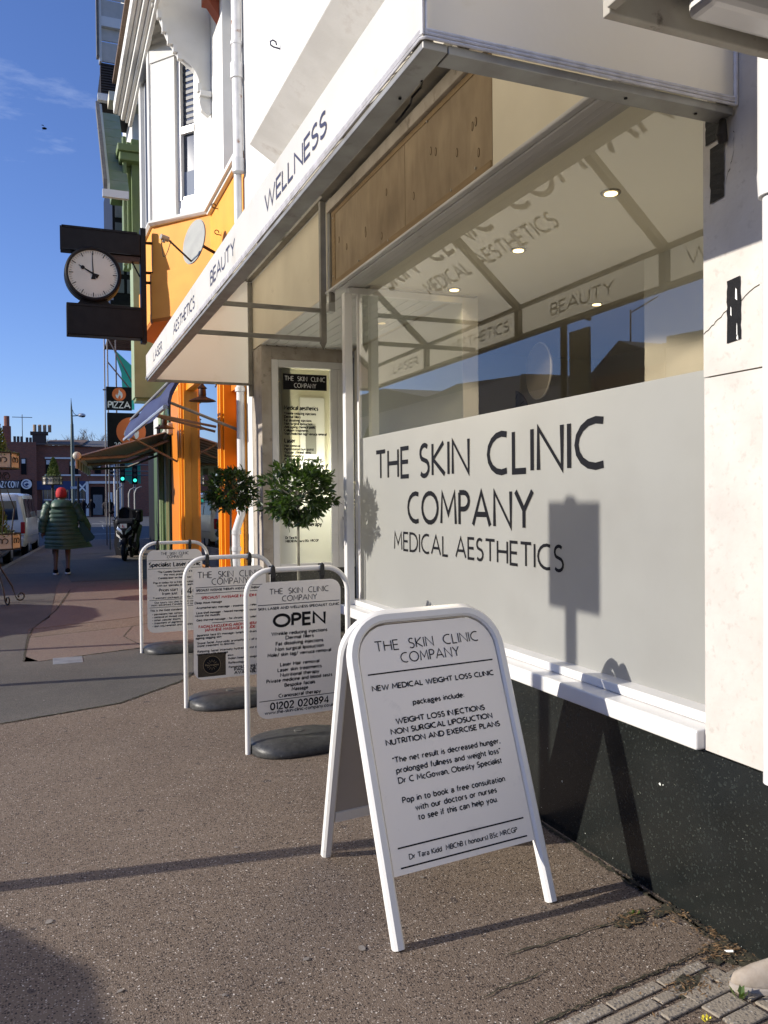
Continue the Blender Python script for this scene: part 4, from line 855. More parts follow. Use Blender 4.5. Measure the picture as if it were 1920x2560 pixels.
# --- swing signs
def swing(foot, rz, lines, label, H=1.15, W=.70):
    root = thing('swing_sign', label, 'pavement sign', tuple(foot), 'white swinging pavement signs in front of the clinic')
    B_ = rotM(Vector(foot), rz) @ Matrix.Translation((W/2, 0, 0))
    M2 = B_ @ Matrix(((1, 0, 0, 0), (0, 0, -1, 0), (0, 1, 0, 0), (0, 0, 0, 1)))     # x right, y up, z towards the viewer
    r = .16; hw = W/2; y0 = .0
    pts = [(-hw, y0, 0), (-hw, .5, 0)]+[(x, y, 0) for x, y in arc3((-hw+r, H-r), r, 180, 90, 9)]+[(x, y, 0) for x, y in arc3((hw-r, H-r), r, 90, 0, 9)]+[(hw, .5, 0), (hw, y0, 0)]
    MB(M2).tube(pts, .0175, 12).build('frame', powder, root, smooth=True)
    pw = W-.12; pz = .205; ph = H-.075-pz
    TL = M2 @ Matrix.Rotation(.02, 4, 'X')
    MB(TL).poly([(x, y, -.0015) for x, y in rrect(-pw/2, pw/2, pz, pz+ph, .075)], (0, 0, .003)).build('panel', panel_w, root)
    panel_text({}, lines, pw, ph, pz, TL @ Matrix.Translation((0, 0, .0028)), root)
    for s in (-.62, .55):
        c = s*pw/2
        MB(M2).poly([(c-.016, H-.045, .014), (c+.016, H-.045, .014), (c+.012, H+.02, .016), (c, H+.034, .012), (c-.012, H+.02, .016)], (0, 0, .014)).poly([(c-.013, H-.085, .006), (c+.013, H-.085, .006), (c+.015, H-.046, .014), (c-.015, H-.046, .014)], (0, 0, .010)).poly([(c-.014, H-.03, -.03), (c+.014, H-.03, -.03), (c+.01, H+.026, -.026), (c-.01, H+.026, -.026)], (0, 0, .008)).build('clip', black_pl, root)
    rings = []; hx, hy, hh = W/2-.018, .24, .095
    for (sc_, z) in ((.97, 0), (1.0, .010), (.985, .030), (.93, .052), (.83, .070), (.66, .084), (.35, .094), (.02, .097)):
        ring = []
        for q in range(40):
            a = 2*PI*q/40; cx_2 = math.copysign(abs(math.cos(a))**.62, math.cos(a)); cy_2 = math.copysign(abs(math.sin(a))**.8, math.sin(a))
            ring.append((hx*cx_2*(1 if sc_ > .9 else sc_+.06), hy*cy_2*sc_, z))
        rings.append(ring)
    MB(B_).loft(rings).build('rubber_base', rubber, root, smooth=2)
    MB(B_).poly([(.035*math.cos(2*PI*i/14), .012+.02*math.sin(2*PI*i/14), .0985) for i in range(14)], (0, 0, .004)).build('filler_cap', alu, root)
    MB(B_).box(-.03, .03, .008, .014, .103, .1045).build('cap_slot', ink, root)
    return root
L3 = [('THE  SKIN  CLINIC', .07, .70, .040, .11), ('COMPANY', .125, .41, .040, .11), ('_', .165, .97, .005, 0), ('SKIN, LASER AND WELLNESS SPECIALIST CLINIC', .192, .96, .017, .19), ('OPEN', .285, .60, .085, .22),
      ('Wrinkle reducing injections', .38, .66, .024, .18), ('Dermal fillers', .415, .33, .024, .18), ('Fat dissolving injections', .455, .56, .024, .18), ('Non surgical liposuction', .495, .57, .024, .18), ('Mole/ skin tag/ verruca removal', .535, .75, .024, .18),
      ('Laser Hair removal', .61, .46, .024, .18), ('Laser skin treatments', .65, .52, .024, .18), ('Nutritional therapy', .688, .46, .024, .18), ('Private medicine and blood tests', .725, .78, .024, .18), ('Bespoke facials', .765, .36, .024, .18), ('Massage', .80, .19, .024, .18), ('Craniosacral therapy', .84, .5, .024, .18),
      ('_', .868, .95, .005, 0), ('01202 020894', .912, .69, .05, .19), ('www.the-skin-clinic-company.co.uk', .955, .82, .024, .15)]
L2_ = [('THE  SKIN  CLINIC', .065, .88, .055, .10), ('COMPANY', .128, .5, .055, .10), ('_', .175, .94, .005, 0), ('SPECIALIST MASSAGE THERAPY AND FACIAL THERAPIST', .20, .92, .018, .19), ('_', .228, .94, .005, 0),
       ('SPECIALIST MASSAGE INCLUDING', .268, .78, .022, .2, red_ink), ('Deep tissue massage', .31, .36, .018, .18, ink, -.30), ('Aromatherapy massage - essential oils relaxing', .355, .88, .018, .18, ink, -.02), ('Lava shell massage - heated massage to restore or', .40, .9, .018, .18, ink, -.01), ('revive the muscles', .425, .33, .018, .18, ink, -.31), ('Geo thermal massage - for chronic pain relief', .465, .82, .018, .18, ink, -.05),
       ('_', .497, .5, .005, 0), ('FACIALS INCLUDING AROMATHERAPY', .525, .86, .022, .2, red_ink), ('JAPANESE MASSAGE INCLUDE:', .558, .7, .022, .2, red_ink), ('Japanese face lift massage- lymphatic drainage', .60, .88, .018, .18, ink, -.02), ('ageing sagging skin', .625, .34, .018, .18, ink, -.3), ('Stone facial: Ayurvedic aromatherapy oil and', .67, .86, .018, .18, ink, -.02), ('stone treatment to destress', .695, .5, .018, .18, ink, -.2), ('Relaxing facial: intensely hydrating and skin', .745, .86, .018, .18, ink, -.02), ('treatment with massage', .77, .42, .018, .18, ink, -.25),
       ('also:', .80, .08, .015, .18, ink, .0), ('Indian head massage', .83, .4, .018, .18, ink, .17), ('Reflexology', .87, .22, .018, .18, ink, .08), ('Pampering hand and feet', .91, .45, .018, .18, ink, .2), ('PACKAGES', .935, .34, .026, .2, ink, .22), ('AVAILABLE', .965, .34, .026, .2, ink, .22)]
L1_ = [('THE  SKIN  CLINIC', .045, .50, .032, .12), ('COMPANY', .085, .28, .032, .12), ('_', .125, .96, .005, 0), ('Specialist Laser Clinic', .175, .92, .05, .19), ('_', .225, .96, .005, 0), ('"The Candela GentleMAX Pro is', .265, .62, .022, .18), ('the most premium', .30, .40, .022, .18), ('Candela laser on the market"', .34, .6, .022, .18), ('Pop in today for a free consultation', .395, .78, .022, .18), ('with our specialist laser team', .43, .64, .022, .18),
       ('Prices start', .485, .33, .032, .18, ink, -.12), ('from just', .53, .27, .032, .18, ink, -.1), ('£40', .51, .3, .075, .2, ink, .26), ('Treatment packages available here', .58, .8, .02, .17), ('_', .605, .93, .005, 0), ('Our luxury new clinic has the world', .635, .74, .02, .17), ('most advanced Candela laser system', .665, .86, .02, .17), ('_', .695, .93, .005, 0), ('This is the Gold standard in:', .73, .62, .022, .18, ink, -.14)]+\
      [('* '+s, .775+.036*i, w_, .022, .18, ink, xo) for i, (s, w_, xo) in enumerate([('permanent hair removal', .56, -.13), ('removal of thread veins', .56, -.13), ('other vascular lesions', .5, -.16), ('treatment of pigmentation', .62, -.1), ('skin rejuvenation and wrinkles', .72, -.05)])]
s3 = swing((1.143, 5.15, 0), .10, L3, 'nearest swing sign saying OPEN with a phone number, on a dark rubber base')
s2 = swing((.965, 6.49, 0), .07, L2_, 'middle swing sign with red massage headings and a black square emblem')
s1 = swing((.888, 9.0, 0), .06, L1_, 'farthest swing sign headed Specialist Laser Clinic')
# dark square emblem on the middle sign
Bm = rotM(Vector((.965, 6.49, 0)), .07) @ Matrix.Translation((.35, 0, 0)) @ Matrix(((1, 0, 0, 0), (0, 0, -1, 0), (0, 1, 0, 0), (0, 0, 0, 1))) @ Matrix.Rotation(.02, 4, 'X')
MB(Bm @ Matrix.Translation((0, 0, .0026))).add([(-.26, .225, 0), (-.04, .225, 0), (-.04, .405, 0), (-.26, .405, 0)], [(0, 1, 2, 3)]).build('emblem_square', mat('emblem_brown', (.03, .022, .015), .5, (.06, .045, .025), 80, 3), s2)
em = MB(Bm @ Matrix.Translation((0, 0, .0034)))
em.add([(-.15+.068*math.cos(2*PI*i/24), .315+.068*math.sin(2*PI*i/24), 0) for i in range(24)], [tuple(range(24))]); em.build('emblem_disc', ink, s2)
em = MB(Bm @ Matrix.Translation((0, 0, .004))); gold = mat('dull_gold_print', (.22, .17, .1), .5)
ribbon(em, [(-.15+.068*math.cos(2*PI*i/24), .315+.068*math.sin(2*PI*i/24)) for i in range(25)], .0018, 0)
for i in range(12):
    a = PI/6*i; ribbon(em, [(-.15+.022*math.cos(a), .315+.022*math.sin(a)), (-.15+.042*math.cos(a), .315+.042*math.sin(a))], .0014, .0002)
put_text(em, 'Resonance', .016, width=.105, weight=.14, cxy=(-.15, .307)); em.build('emblem_print', gold, s2)

# ================================================================== bay trees
def leafmesh(name, m_, L=.058, W_=.021):
    mb = MB(); s = []
    for i, (t, w_) in enumerate([(0, .05), (.25, .8), (.5, 1), (.75, .72), (1, .02)]):
        z = -.18*(t**2)*L; s.append([(-W_/2*w_, t*L, z+.1*W_*w_), (0, t*L, z-.03*L), (W_/2*w_, t*L, z+.1*W_*w_)])
    v_ = [p for r in s for p in r]; f_ = []
    for i in range(4):
        for j in range(2): a = i*3+j; f_.append((a, a+1, a+4, a+3))
    me = bpy.data.meshes.new(name); me.from_pydata(v_, [], f_); me.materials.append(m_)
    for p in me.polygons: p.use_smooth = True
    return me, v_, f_
def bay_tree(x, y, zc, R_, seed, label, lean):
    r = random.Random(seed)
    root = thing('bay_tree', label, 'tree', (x, y, 0), 'standard bay trees behind the signs')
    MB().lathe([(.13, 0), (.16, .02), (.19, .32), (.205, .34), (.205, .38), (.17, .38), (.165, .34), (.01, .33)], (x, y, .0), 24).build('pot', mat('dark_plant_pot', (.03, .03, .032), .5), root, smooth=True)
    MB().tube([(x+lean*.4, y, .33), (x+lean*.2, y+.01, .7), (x+lean*-.1, y, 1.05), (x, y, zc-.1), (x+.01, y, zc+.1)], .013, 8, rr=[.015, .013, .012, .011, .006]).build('trunk', bark, root, smooth=True)
    tw = MB()
    for i in range(26):
        a = r.uniform(0, 2*PI); e = r.uniform(-.6, 1.3); d = Vector((math.cos(a)*math.cos(e), math.sin(a)*math.cos(e), math.sin(e)))
        tw.tube([(x, y, zc-.05), tuple(Vector((x, y, zc))+d*R_*.45), tuple(Vector((x, y, zc))+d*R_*.85+Vector((0, 0, .02)))], .004, 5, rr=[.006, .004, .002])
    tw.build('branches', bark, root)
    me1, lv, lf = leafmesh('leaf', leaf_m); me2, _, _ = leafmesh('leaf', leaf_y)
    inner = MB(); inner2 = MB(); c0 = Vector((x, y, zc)); cnt = 0
    clusters = []
    for i in range(260):
        a = r.uniform(0, 2*PI); s = r.uniform(-1, 1); q = math.sqrt(1-s*s); d = Vector((math.cos(a)*q, math.sin(a)*q, s))
        rad = R_*(.42+.54*r.random()**.6)*(1-.1*(s < -.4))
        clusters.append((d, c0+Vector((d.x, d.y, d.z*.88))*rad*(1+.1*math.sin(5*a+s*4))))
    for (d, c) in clusters:
        for j in range(9):
            t = (d+Vector((r.gauss(0, .75), r.gauss(0, .75), r.gauss(0, .55)+.15))).normalized()
            side = t.cross(Vector((r.gauss(0, 1), r.gauss(0, 1), r.gauss(0, 1)+.8))).normalized(); nn = side.cross(t)
            sc_ = r.uniform(.7, 1.25); p = c+Vector((r.gauss(0, .014), r.gauss(0, .014), r.gauss(0, .014)))
            Mx = frameM(p, side*sc_, t*sc_, nn*sc_)
            fr2 = (c-c0).normalized().dot(Vector((0, -1, .15)))
            if cnt < 280 and fr2 > .1 and (c-c0).length > R_*.72 and j < 5:
                o = bpy.data.objects.new('leaf', me2 if (d.z > .1 and r.random() < .25) else me1); COL.objects.link(o); o.parent = root
                o.matrix_local = Matrix.Translation(-Vector((x, y, 0))) @ Mx; cnt += 1
            else:
                (inner2 if r.random() < .1 and d.z > 0 else inner).M = Mx
                (inner2 if inner2.M == Mx else inner).add(lv, lf)
    for mb_, m_ in ((inner, leaf_m), (inner2, leaf_y)):
        mb_.build('foliage', m_, root, smooth=2)['kind'] = 'stuff'
bay_tree(1.845, 6.40, 1.635, .30, 1, 'nearer lollipop bay tree in front of the clinic display pane', -.0)
bay_tree(1.865, 9.12, 1.69, .285, 2, 'farther lollipop bay tree in front of the orange pilaster', .08)

# rainwater pipe between clinic and orange building
dp = thing('rainwater_pipe', 'rusty painted rainwater pipe between the clinic and the orange building', 'downpipe', (2.17, 9.97, 0))
MB().tube([(2.165, 9.9, 5.65), (2.165, 9.93, 6.6), (2.16, 9.97, 13)], .06, 14).build('upper_pipe', pipe_m, dp, smooth=True)
MB().tube([(2.165, 9.93, 6.62), (2.165, 9.935, 6.80)], .078, 14).build('collar', pipe_m, dp, smooth=True); MB().tube([(2.165, 9.94, 7.02), (2.165, 9.94, 7.06)], .072, 14).build('collar', pipe_m, dp, smooth=True)
MB().tube([(2.17, 9.97, 1.62), (2.17, 9.97, 5.5)], .048, 12).tube([(2.165, 9.9, 5.5), (2.16, 9.9, 5.66)], .075, 12).build('white_pipe', pipe_w, dp, smooth=True)
MB().tube([(2.17, 9.97, 1.6), (2.165, 9.97, 1.42), (2.10, 9.98, 1.22), (2.10, 9.98, .9), (2.10, 9.98, .05)], .05, 12).build('swan_neck', pipe_w, dp, smooth=True)
for z in (1.60, 1.46, 1.18, .98, 2.9): MB().tube([(2.168 if z > 1.3 else 2.10, 9.972, z), (2.168 if z > 1.3 else 2.10, 9.972, z+.05)], .062, 12).build('collar', pipe_w, dp, smooth=True)
# wall hooks
for i, (y, z, lab) in enumerate([(8.95, 7.2, 'dark screw hook high on the white overhanging wall'), (12.2, 5.3, 'orange painted hook beside the bay window moulding'), (11.0, 5.2, 'orange painted hook near the satellite dish')]):
    xx_ = 1.966 if i == 0 else 2.24; y_ = 6.7 if i == 0 else y-.9
    p = px(700, 122, x=1.966) if i == 0 else (px(545, 522, x=2.24) if i == 1 else px(553, 588, x=2.24))
    tag(MB().tube([tuple(p), tuple(p+Vector((-.06, 0, .005)))]+[tuple(p+Vector((-.06-.03*math.sin(a), 0, .005+.03*(1-math.cos(a))-.0))) for a in (1, 2, 3, 4, 5)], .007, 6).build('wall_hook', (navy_ink if i == 0 else brass_l), loc=tuple(p)), lab, 'hook', 'metal hooks in the upper walls')

# ================================================================== orange and white building with the bay
ob = thing('orange_building', 'orange and white rendered building with a canted bay over an orange shopfront', 'building', (2.24, 13, 0))
def op(mb, name, m_, **k): return mb.build(name, m_, ob, **k)
op(MB().box(2.24, 2.7, 9.945, 16.3, 3.6, 5.775), 'orange_wall', orange)
op(MB().box(2.24, 2.7, 9.945, 10.22, 5.79, 13).box(2.24, 2.7, 11.15, 12.2, 5.79, 13).box(2.45, 2.7, 10.221, 11.149, 5.79, 13).box(2.24, 2.7, 12.201, 16.3, 8.6, 13), 'white_wall', render_w)
op(MB().box(2.40, 2.449, 10.23, 11.14, 6.0, 12), 'window_recess_frame', plasticw)
# canted bay: plan points from the near wall junction round to the far one
BP = [(2.24, 12.19), (1.53, 13.09), (1.50, 14.50), (2.24, 15.4)]
def bayring(off, z):
    P = []
    c = Vector((2.24, 13.8))
    for i, p in enumerate(BP):
        v_ = Vector(p); d = (v_-c).normalized() if 0 < i < 3 else Vector((0, -1 if i == 0 else 1))
        v_ = v_+d*off
        P.append((v_.x, v_.y, z))
    return P+[(2.5, P[-1][1], z), (2.5, P[0][1], z)]
def bayloft(name, m_, levels, **k): return op(MB().loft([bayring(o_, z) for o_, z in levels]), name, m_, **k)
bayloft('lower_apron', orange, [(.045, 4.345), (.045, 5.04)])
bayloft('upper_apron', orange, [(0, 5.042), (0, 5.74)])
bayloft('bay_underside', mat('dark_orange_underside', (.5, .17, .02), .7), [(.02, 4.30), (.04, 4.344)])  # underside coloured darker than the aprons above
bayloft('bay_sill', render_w, [(.05, 5.742), (.10, 5.775), (.10, 5.80), (.05, 5.83)])
bayloft('bay_cornice', render_w, [(.0, 8.45), (.04, 8.53), (.04, 8.6), (.10, 8.68), (.10, 8.76), (.2, 8.9), (.2, 9.02), (.26, 9.1), (.26, 9.16)])
op(MB().box(1.2, 2.6, 12.0, 16.0, 9.2, 9.26), 'bay_roof', tile_r)
# string moulding along the flat wall
op(MB().box(2.14, 2.239, 9.96, 12.13, 5.742, 5.80).box(2.18, 2.239, 9.96, 12.13, 5.70, 5.741), 'string_moulding', render_w, bevel=.006)
# bay walls: near canted side split as panel / window / panel
a = Vector((2.24, 12.19, 0)); b = Vector((1.53, 13.09, 0)); t = (b-a); Lc = t.length; t.normalize(); n_ = Vector((t.y, -t.x, 0))
if n_.y > 0: n_ = -n_
def cant(s0, s1, d0, d1_, z0, z1, name, m_, **k):
    p = [a+t*s0+n_*d1_, a+t*s1+n_*d1_, a+t*s1+n_*d0, a+t*s0+n_*d0]
    return op(MB().poly([(q.x, q.y, z0) for q in p], (0, 0, z1-z0)), name, m_, **k)
cant(0, .25, -.15, 0, 5.832, 8.45, 'bay_pier', render_w)
cant(.66, Lc-.005, -.15, 0, 5.832, 8.2, 'bay_pier', render_w); cant(.60, Lc-.006, -.15, .02, 8.201, 8.449, 'pier_capital', render_w)
cant(.251, .659, -.16, -.06, 5.95, 6.06, 'window_frame', plasticw); cant(.251, .659, -.16, -.05, 5.832, 5.949, 'window_ledge', plasticw)
cant(.30, .345, -.15, -.07, 6.061, 8.44, 'window_frame', plasticw); cant(.60, .659, -.15, -.05, 6.061, 8.44, 'window_frame', plasticw)
cant(.345, .599, -.15, -.06, 7.05, 7.15, 'window_frame', plasticw); cant(.345, .599, -.15, -.075, 6.061, 6.12, 'sash', plasticw)
cant(.251, .2995, -.12, -.03, 6.061, 8.44, 'window_frame', cream)
cant(.346, .598, -.13, -.12, 6.121, 7.049, 'window_pane', dark_glass); cant(.346, .598, -.13, -.12, 7.151, 8.44, 'window_pane', dark_glass)
for zz in range(14): cant(.35, .595, -.118, -.112, 7.2+zz*.09, 7.25+zz*.09, 'blind_slat', mat('blind', (.03, .035, .05), .5))
cant(.36, .59, -.119, -.111, 6.13, 6.5, 'lower_curtain', mat('net_curtain', (.16, .19, .25), .7))  # blue-grey panel across the foot of the lower pane
# front of the bay with a recessed window
op(MB().box(1.50, 1.9, 13.095, 13.32, 5.832, 8.449).box(1.50, 1.9, 14.25, 14.5, 5.832, 8.449), 'bay_pier', render_w)
op(MB().box(1.62, 1.7, 13.33, 14.24, 5.85, 8.44), 'window_pane', dark_glass)
op(MB().box(1.56, 1.619, 13.33, 13.42, 5.85, 8.44).box(1.56, 1.619, 14.15, 14.24, 5.85, 8.44), 'window_frame', plasticw)
op(MB().poly([(1.52, 14.5, 5.832), (2.24, 15.4, 5.832), (2.4, 15.4, 5.832), (1.7, 14.5, 5.832)], (0, 0, 2.6)), 'bay_pier', render_w)
# ogee barge board across the near end of the bay roof
og = []
og = [(1.20, 9.0), (1.30, 8.8), (1.40, 8.62), (1.458, 8.52), (1.498, 8.445), (1.53, 8.36), (1.564, 8.264), (1.595, 8.18), (1.63, 8.096), (1.665, 8.03), (1.712, 7.972), (1.74, 7.93), (1.766, 7.884), (1.80, 7.845), (1.848, 7.801), (1.89, 7.773), (1.932, 7.746), (1.968, 7.72), (2.001, 7.688), (2.03, 7.64), (2.056, 7.571), (2.066, 7.51), (2.072, 7.446), (2.085, 7.41), (2.103, 7.385)]
og += [(2.235, 7.38), (2.235, 12.4), (1.20, 12.4)]
op(MB().poly([(x, 11.98, z) for x, z in og], (0, .05, 0)), 'curved_barge_board', render_w)
for i in range(24):
    (x0, z0), (x1, z1) = og[i], og[i+1]
    op(MB().poly([(x0, 11.93, z0-.035), (x1, 11.93, z1-.035), (x1, 11.93, z1+.03), (x0, 11.93, z0+.03)], (0, .12, 0)), 'curved_edge_strip', render_w) if i % 1 == 0 and i < 24 else None
op(MB().box(2.07, 2.235, 11.90, 12.06, 7.30, 7.379), 'bracket_band', render_w, bevel=.01)
op(MB().poly([(2.235, 11.95, 7.299), (2.08, 11.95, 7.299), (2.07, 11.95, 7.22), (2.10, 11.95, 7.12), (2.2, 11.95, 7.05), (2.235, 11.95, 7.10)], (0, .09, 0)), 'bracket_drop', render_w)
for i in range(7):
    x, z = og[3+i*2 if i < 6 else 22]; z += .05
    op(MB().box(x-.03, x+.035, 11.92, 12.0, z-.13, z-.02), 'dentil', render_w)
# eaves mouldings along the street side of the bay
for i, (x0, x1, z0, z1) in enumerate([(1.46, 1.52, 8.40, 9.0), (1.40, 1.459, 8.47, 9.0), (1.33, 1.399, 8.50, 9.0), (1.27, 1.329, 8.58, 9.0), (1.20, 1.269, 8.60, 8.80)]):
    op(MB().box(x0, x1, 9.5, 15.9, z0, z1), 'eaves_moulding', render_w, bevel=.02)
op(MB().box(2.05, 2.235, 11.2, 11.6, 8.35, 8.6).poly([(2.05, 11.3, 8.36), (2.235, 11.3, 8.1), (2.235, 11.3, 8.36)], (0, .2, 0)), 'terracotta_tiles', mat('terracotta', (.3, .07, .03), .7))
# orange shopfront
op(MB().box(2.20, 2.7, 9.96, 10.30, 0, 3.595), 'pilaster', orange_g, bevel=.008)
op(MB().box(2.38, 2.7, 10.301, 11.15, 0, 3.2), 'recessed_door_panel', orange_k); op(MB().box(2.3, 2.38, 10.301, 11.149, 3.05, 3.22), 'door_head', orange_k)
op(MB().box(2.20, 2.7, 11.151, 11.45, 0, 3.595).box(2.16, 2.199, 11.2, 11.28, 0, 3.58).box(2.16, 2.199, 11.34, 11.40, 0, 3.58), 'pilaster', orange_g, bevel=.006)
op(MB().box(2.24, 2.7, 11.451, 11.80, 0, 3.595), 'window_mullion', orange_g)
op(MB().box(2.22, 2.7, 11.801, 14.3, 0, .48).box(2.16, 2.24, 11.801, 14.3, .481, .54), 'stall_riser', orange_g, bevel=.008)
op(MB().face([(2.26, 11.8, .54), (2.26, 14.3, .54), (2.26, 14.3, 3.45), (2.26, 11.8, 3.45)]), 'shop_pane', g_shop)
op(MB().box(3.6, 3.7, 10, 16.3, 0, 3.49).box(2.3, 3.6, 11.8, 14.3, .3, .4), 'shop_interior', shade_dk)
op(MB().box(2.14, 2.7, 14.301, 14.75, 0, 3.595).box(2.1, 2.139, 14.36, 14.44, 0, 3.58).box(2.1, 2.139, 14.58, 14.66, 0, 3.58), 'pilaster', orange_g, bevel=.006)
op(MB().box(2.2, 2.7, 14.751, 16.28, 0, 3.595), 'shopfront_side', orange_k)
op(MB().box(2.19, 2.7, 11.46, 14.3, 3.45, 3.59), 'fascia', orange_g)
for j, (y, c_) in enumerate([(12.3, .14), (12.75, .1), (13.4, .16), (13.8, .12)]):
    pt = thing('window_pot', ['pale blue vase in the orange shop window', 'small white pot in the orange shop window', 'white jug in the orange shop window', 'green bowl in the orange shop window'][j], 'pot', (2.5, y, .4))
    MB().lathe([(.04, 0), (c_*.6, .08), (c_*.7, .25), (c_*.5, .4), (c_*.62, .46)], (2.5, y, .40), 14).build('pot', [clock_face, plasticw, gloss_w, green_m][j], pt, smooth=True)
# blue awning
ba = thing('blue_awning', 'folded dark blue awning on folding arms above the orange shop', 'awning', (1.35, 12.5, 2.7))
prof = [(1.28, 2.66), (1.262, 2.72), (1.29, 2.84), (1.36, 2.97), (1.43, 3.03), (1.44, 3.0), (1.38, 2.92), (1.32, 2.80), (1.295, 2.70)]
MB().loft([[(x+(.05 if y < 10.1 or y > 15.4 else 0), y, z+.03*math.sin(y*2.1)) for x, z in prof] for y in [9.98+.28*i for i in range(21)]]).build('folded_cloth', navy_cloth, ba, smooth=True)
MB().tube([(1.285, 9.98, 2.69), (1.285, 15.6, 2.69)], .028, 8).build('front_bar', mat('pale_blue_bar', (.3, .34, .42), .35), ba, smooth=True)
MB().tube([(1.40, 9.98, 3.05), (1.40, 15.6, 3.05)], .02, 8).build('roller', alu, ba, smooth=True)
for y, z in ((10.12, 2.44), (11.7, 2.62), (11.78, 2.56), (15.5, 2.3)): MB().tube([(1.30, y, 2.78), (2.2, y, z)], .018, 8).build('arm', alu_d, ba, smooth=True)
# lanterns
def lantern(u, v_, x, label, s=1):
    p = px(u, v_, x=x); root = thing('hanging_lantern', label, 'lantern', tuple(p), 'bronze lanterns hanging on hooks outside the orange shop')
    MB().lathe([(.19*s, 0), (.16*s, .02*s), (.07*s, .055*s), (.05*s, .07*s)], p, 18).build('shade', brass_l, root, smooth=True)
    MB().lathe([(.05*s, .07*s), (.055*s, .09*s), (.05*s, .17*s), (.07*s, .18*s), (.03*s, .22*s), (.012*s, .25*s)], p, 12).build('cage', brass_l, root, smooth=True)
    MB().tube([tuple(p+Vector((0, 0, .25*s))), tuple(p+Vector((0, 0, .32*s)))]+[tuple(p+Vector((.05*s-.05*s*math.cos(a_), 0, .32*s+.07*s*math.sin(a_)))) for a_ in (.6, 1.2, 1.8, 2.4)], .008*s, 6).build('hook', iron, root)
    MB().tube([tuple(p+Vector((.0, 0, .36*s)))]+[tuple(p+Vector((.13*s-.14*s*math.cos(a_), .0, .36*s+.14*s*math.sin(a_)))) for a_ in (.5, 1., 1.5, 2., 2.5, 3.0)]+[(2.2, p.y, p.z+.2*s)], .01*s, 6).build('bracket', iron, root)
lantern(506, 1003, 2.02, 'bronze lantern hanging nearest the clinic under the blue awning')
lantern(411, 1071, 1.96, 'bronze lantern hanging in front of the green and white shopfront', .95)
# satellite dish
dc = px(484, 604, x=1.84)
sd = thing('satellite_dish', 'grey satellite dish on the orange wall beside the bay', 'satellite dish', tuple(dc))
dn = Vector((-.91, -.36, .14)).normalized(); du_ = dn.cross(Vector((0, 0, 1))).normalized(); dv_ = du_.cross(dn)
MB().loft([[tuple(dc+du_*math.cos(2*PI*k_/32)*.27*q+dv_*math.sin(2*PI*k_/32)*.30*q-dn*(.07*(1-q*q))) for k_ in range(32)] for q in (.02, .3, .6, .85, 1.0)], cap=True).loft([[tuple(dc+du_*math.cos(2*PI*k_/32)*.275*q+dv_*math.sin(2*PI*k_/32)*.305*q-dn*(.012+.07*(1-q*q))) for k_ in range(32)] for q in (1.0, .6, .02)]).build('reflector', dish_m, sd, smooth=True)
lnb = dc+dn*.42-dv_*.10
MB().tube([tuple(dc-dv_*.27), tuple(lnb-dn*.05)], .013, 8).build('arm', iron, sd, smooth=True)
MB().tube([tuple(lnb-dn*.06), tuple(lnb+dn*.05)], .035, 10).tube([tuple(lnb-dn*.0-dv_*.06), tuple(lnb+dv_*.0)], .02, 8).build('receiver', alu_d, sd, smooth=True)
MB().tube([tuple(lnb+dn*.04)]+[tuple(lnb+dn*(.04-.14*s)-dv_*(.25*math.sin(PI*s))) for s in (.2, .4, .6, .8, 1)], .005, 5).build('cable', iron, sd)
MB().tube([tuple(dc-dn*.08), tuple(Vector((2.2, dc.y+.1, dc.z-.12)))], .022, 8).box(2.2, 2.24, dc.y+.04, dc.y+.16, dc.z-.2, dc.z-.04).build('wall_mount', brass_l, sd)

# street clock
cl = thing('street_clock', 'black framed double box street clock showing ten o clock', 'clock', (1.36, 13.1, 4.0))
def kp_(mb, name, m_, **k): return mb.build(name, m_, cl, **k)
CY = 13.0
kp_(MB().box(.222, 1.34, CY, CY+.24, 5.27, 5.60), 'top_box', blk, bevel=.01)
kp_(MB().box(.24, 1.3, CY-.012, CY-.001, 5.585, 5.615).box(.215, .26, CY-.012, CY-.001, 5.25, 5.60), 'box_trim', blk)
kp_(MB().box(.29, 1.37, CY, CY+.24, 4.035, 4.50), 'bottom_box', blk, bevel=.01)
kp_(MB().box(.30, 1.36, CY-.014, CY-.001, 4.045, 4.08).box(.30, 1.36, CY-.014, CY-.001, 4.46, 4.49).box(.30, .335, CY-.0145, CY-.001, 4.081, 4.459), 'box_trim', blk)
kp_(MB().box(1.345, 1.425, CY+.02, CY+.2, 3.98, 5.70), 'upright', blk, bevel=.006)
kp_(MB().box(.86, 1.34, CY+.04, CY+.18, 5.19, 5.26), 'rusty_strut', brass_l)
kp_(MB().tube([(1.20, CY+.1, 5.25), (1.34, CY+.1, 4.98)], .012, 6), 'brace', blk)
for z in (5.05, 4.9, 5.5): kp_(MB().tube([(1.425, CY+.1, z), (1.53, CY+.12, z+.01)], .022, 8), 'wall_fixing', blk)
cc2 = Vector((.665, CY, 4.935)); R2 = .395
ring = []
for (r_, y) in ((R2, .02), (R2, -.04), (R2-.02, -.055), (R2-.045, -.05), (R2-.05, -.02)): ring.append([(cc2.x+r_*math.cos(2*PI*k_/48), cc2.y+y+0, cc2.z+r_*math.sin(2*PI*k_/48)) for k_ in range(48)])
kp_(MB().loft(ring, cap=False), 'bezel', blk, smooth=True)
kp_(MB().loft([[(cc2.x+r_*math.cos(2*PI*k_/48), cc2.y+y, cc2.z+r_*math.sin(2*PI*k_/48)) for k_ in range(48)] for r_, y in ((R2+.005, .03), (R2+.005, .21), (R2-.03, .24))]), 'drum', blk, smooth=True)
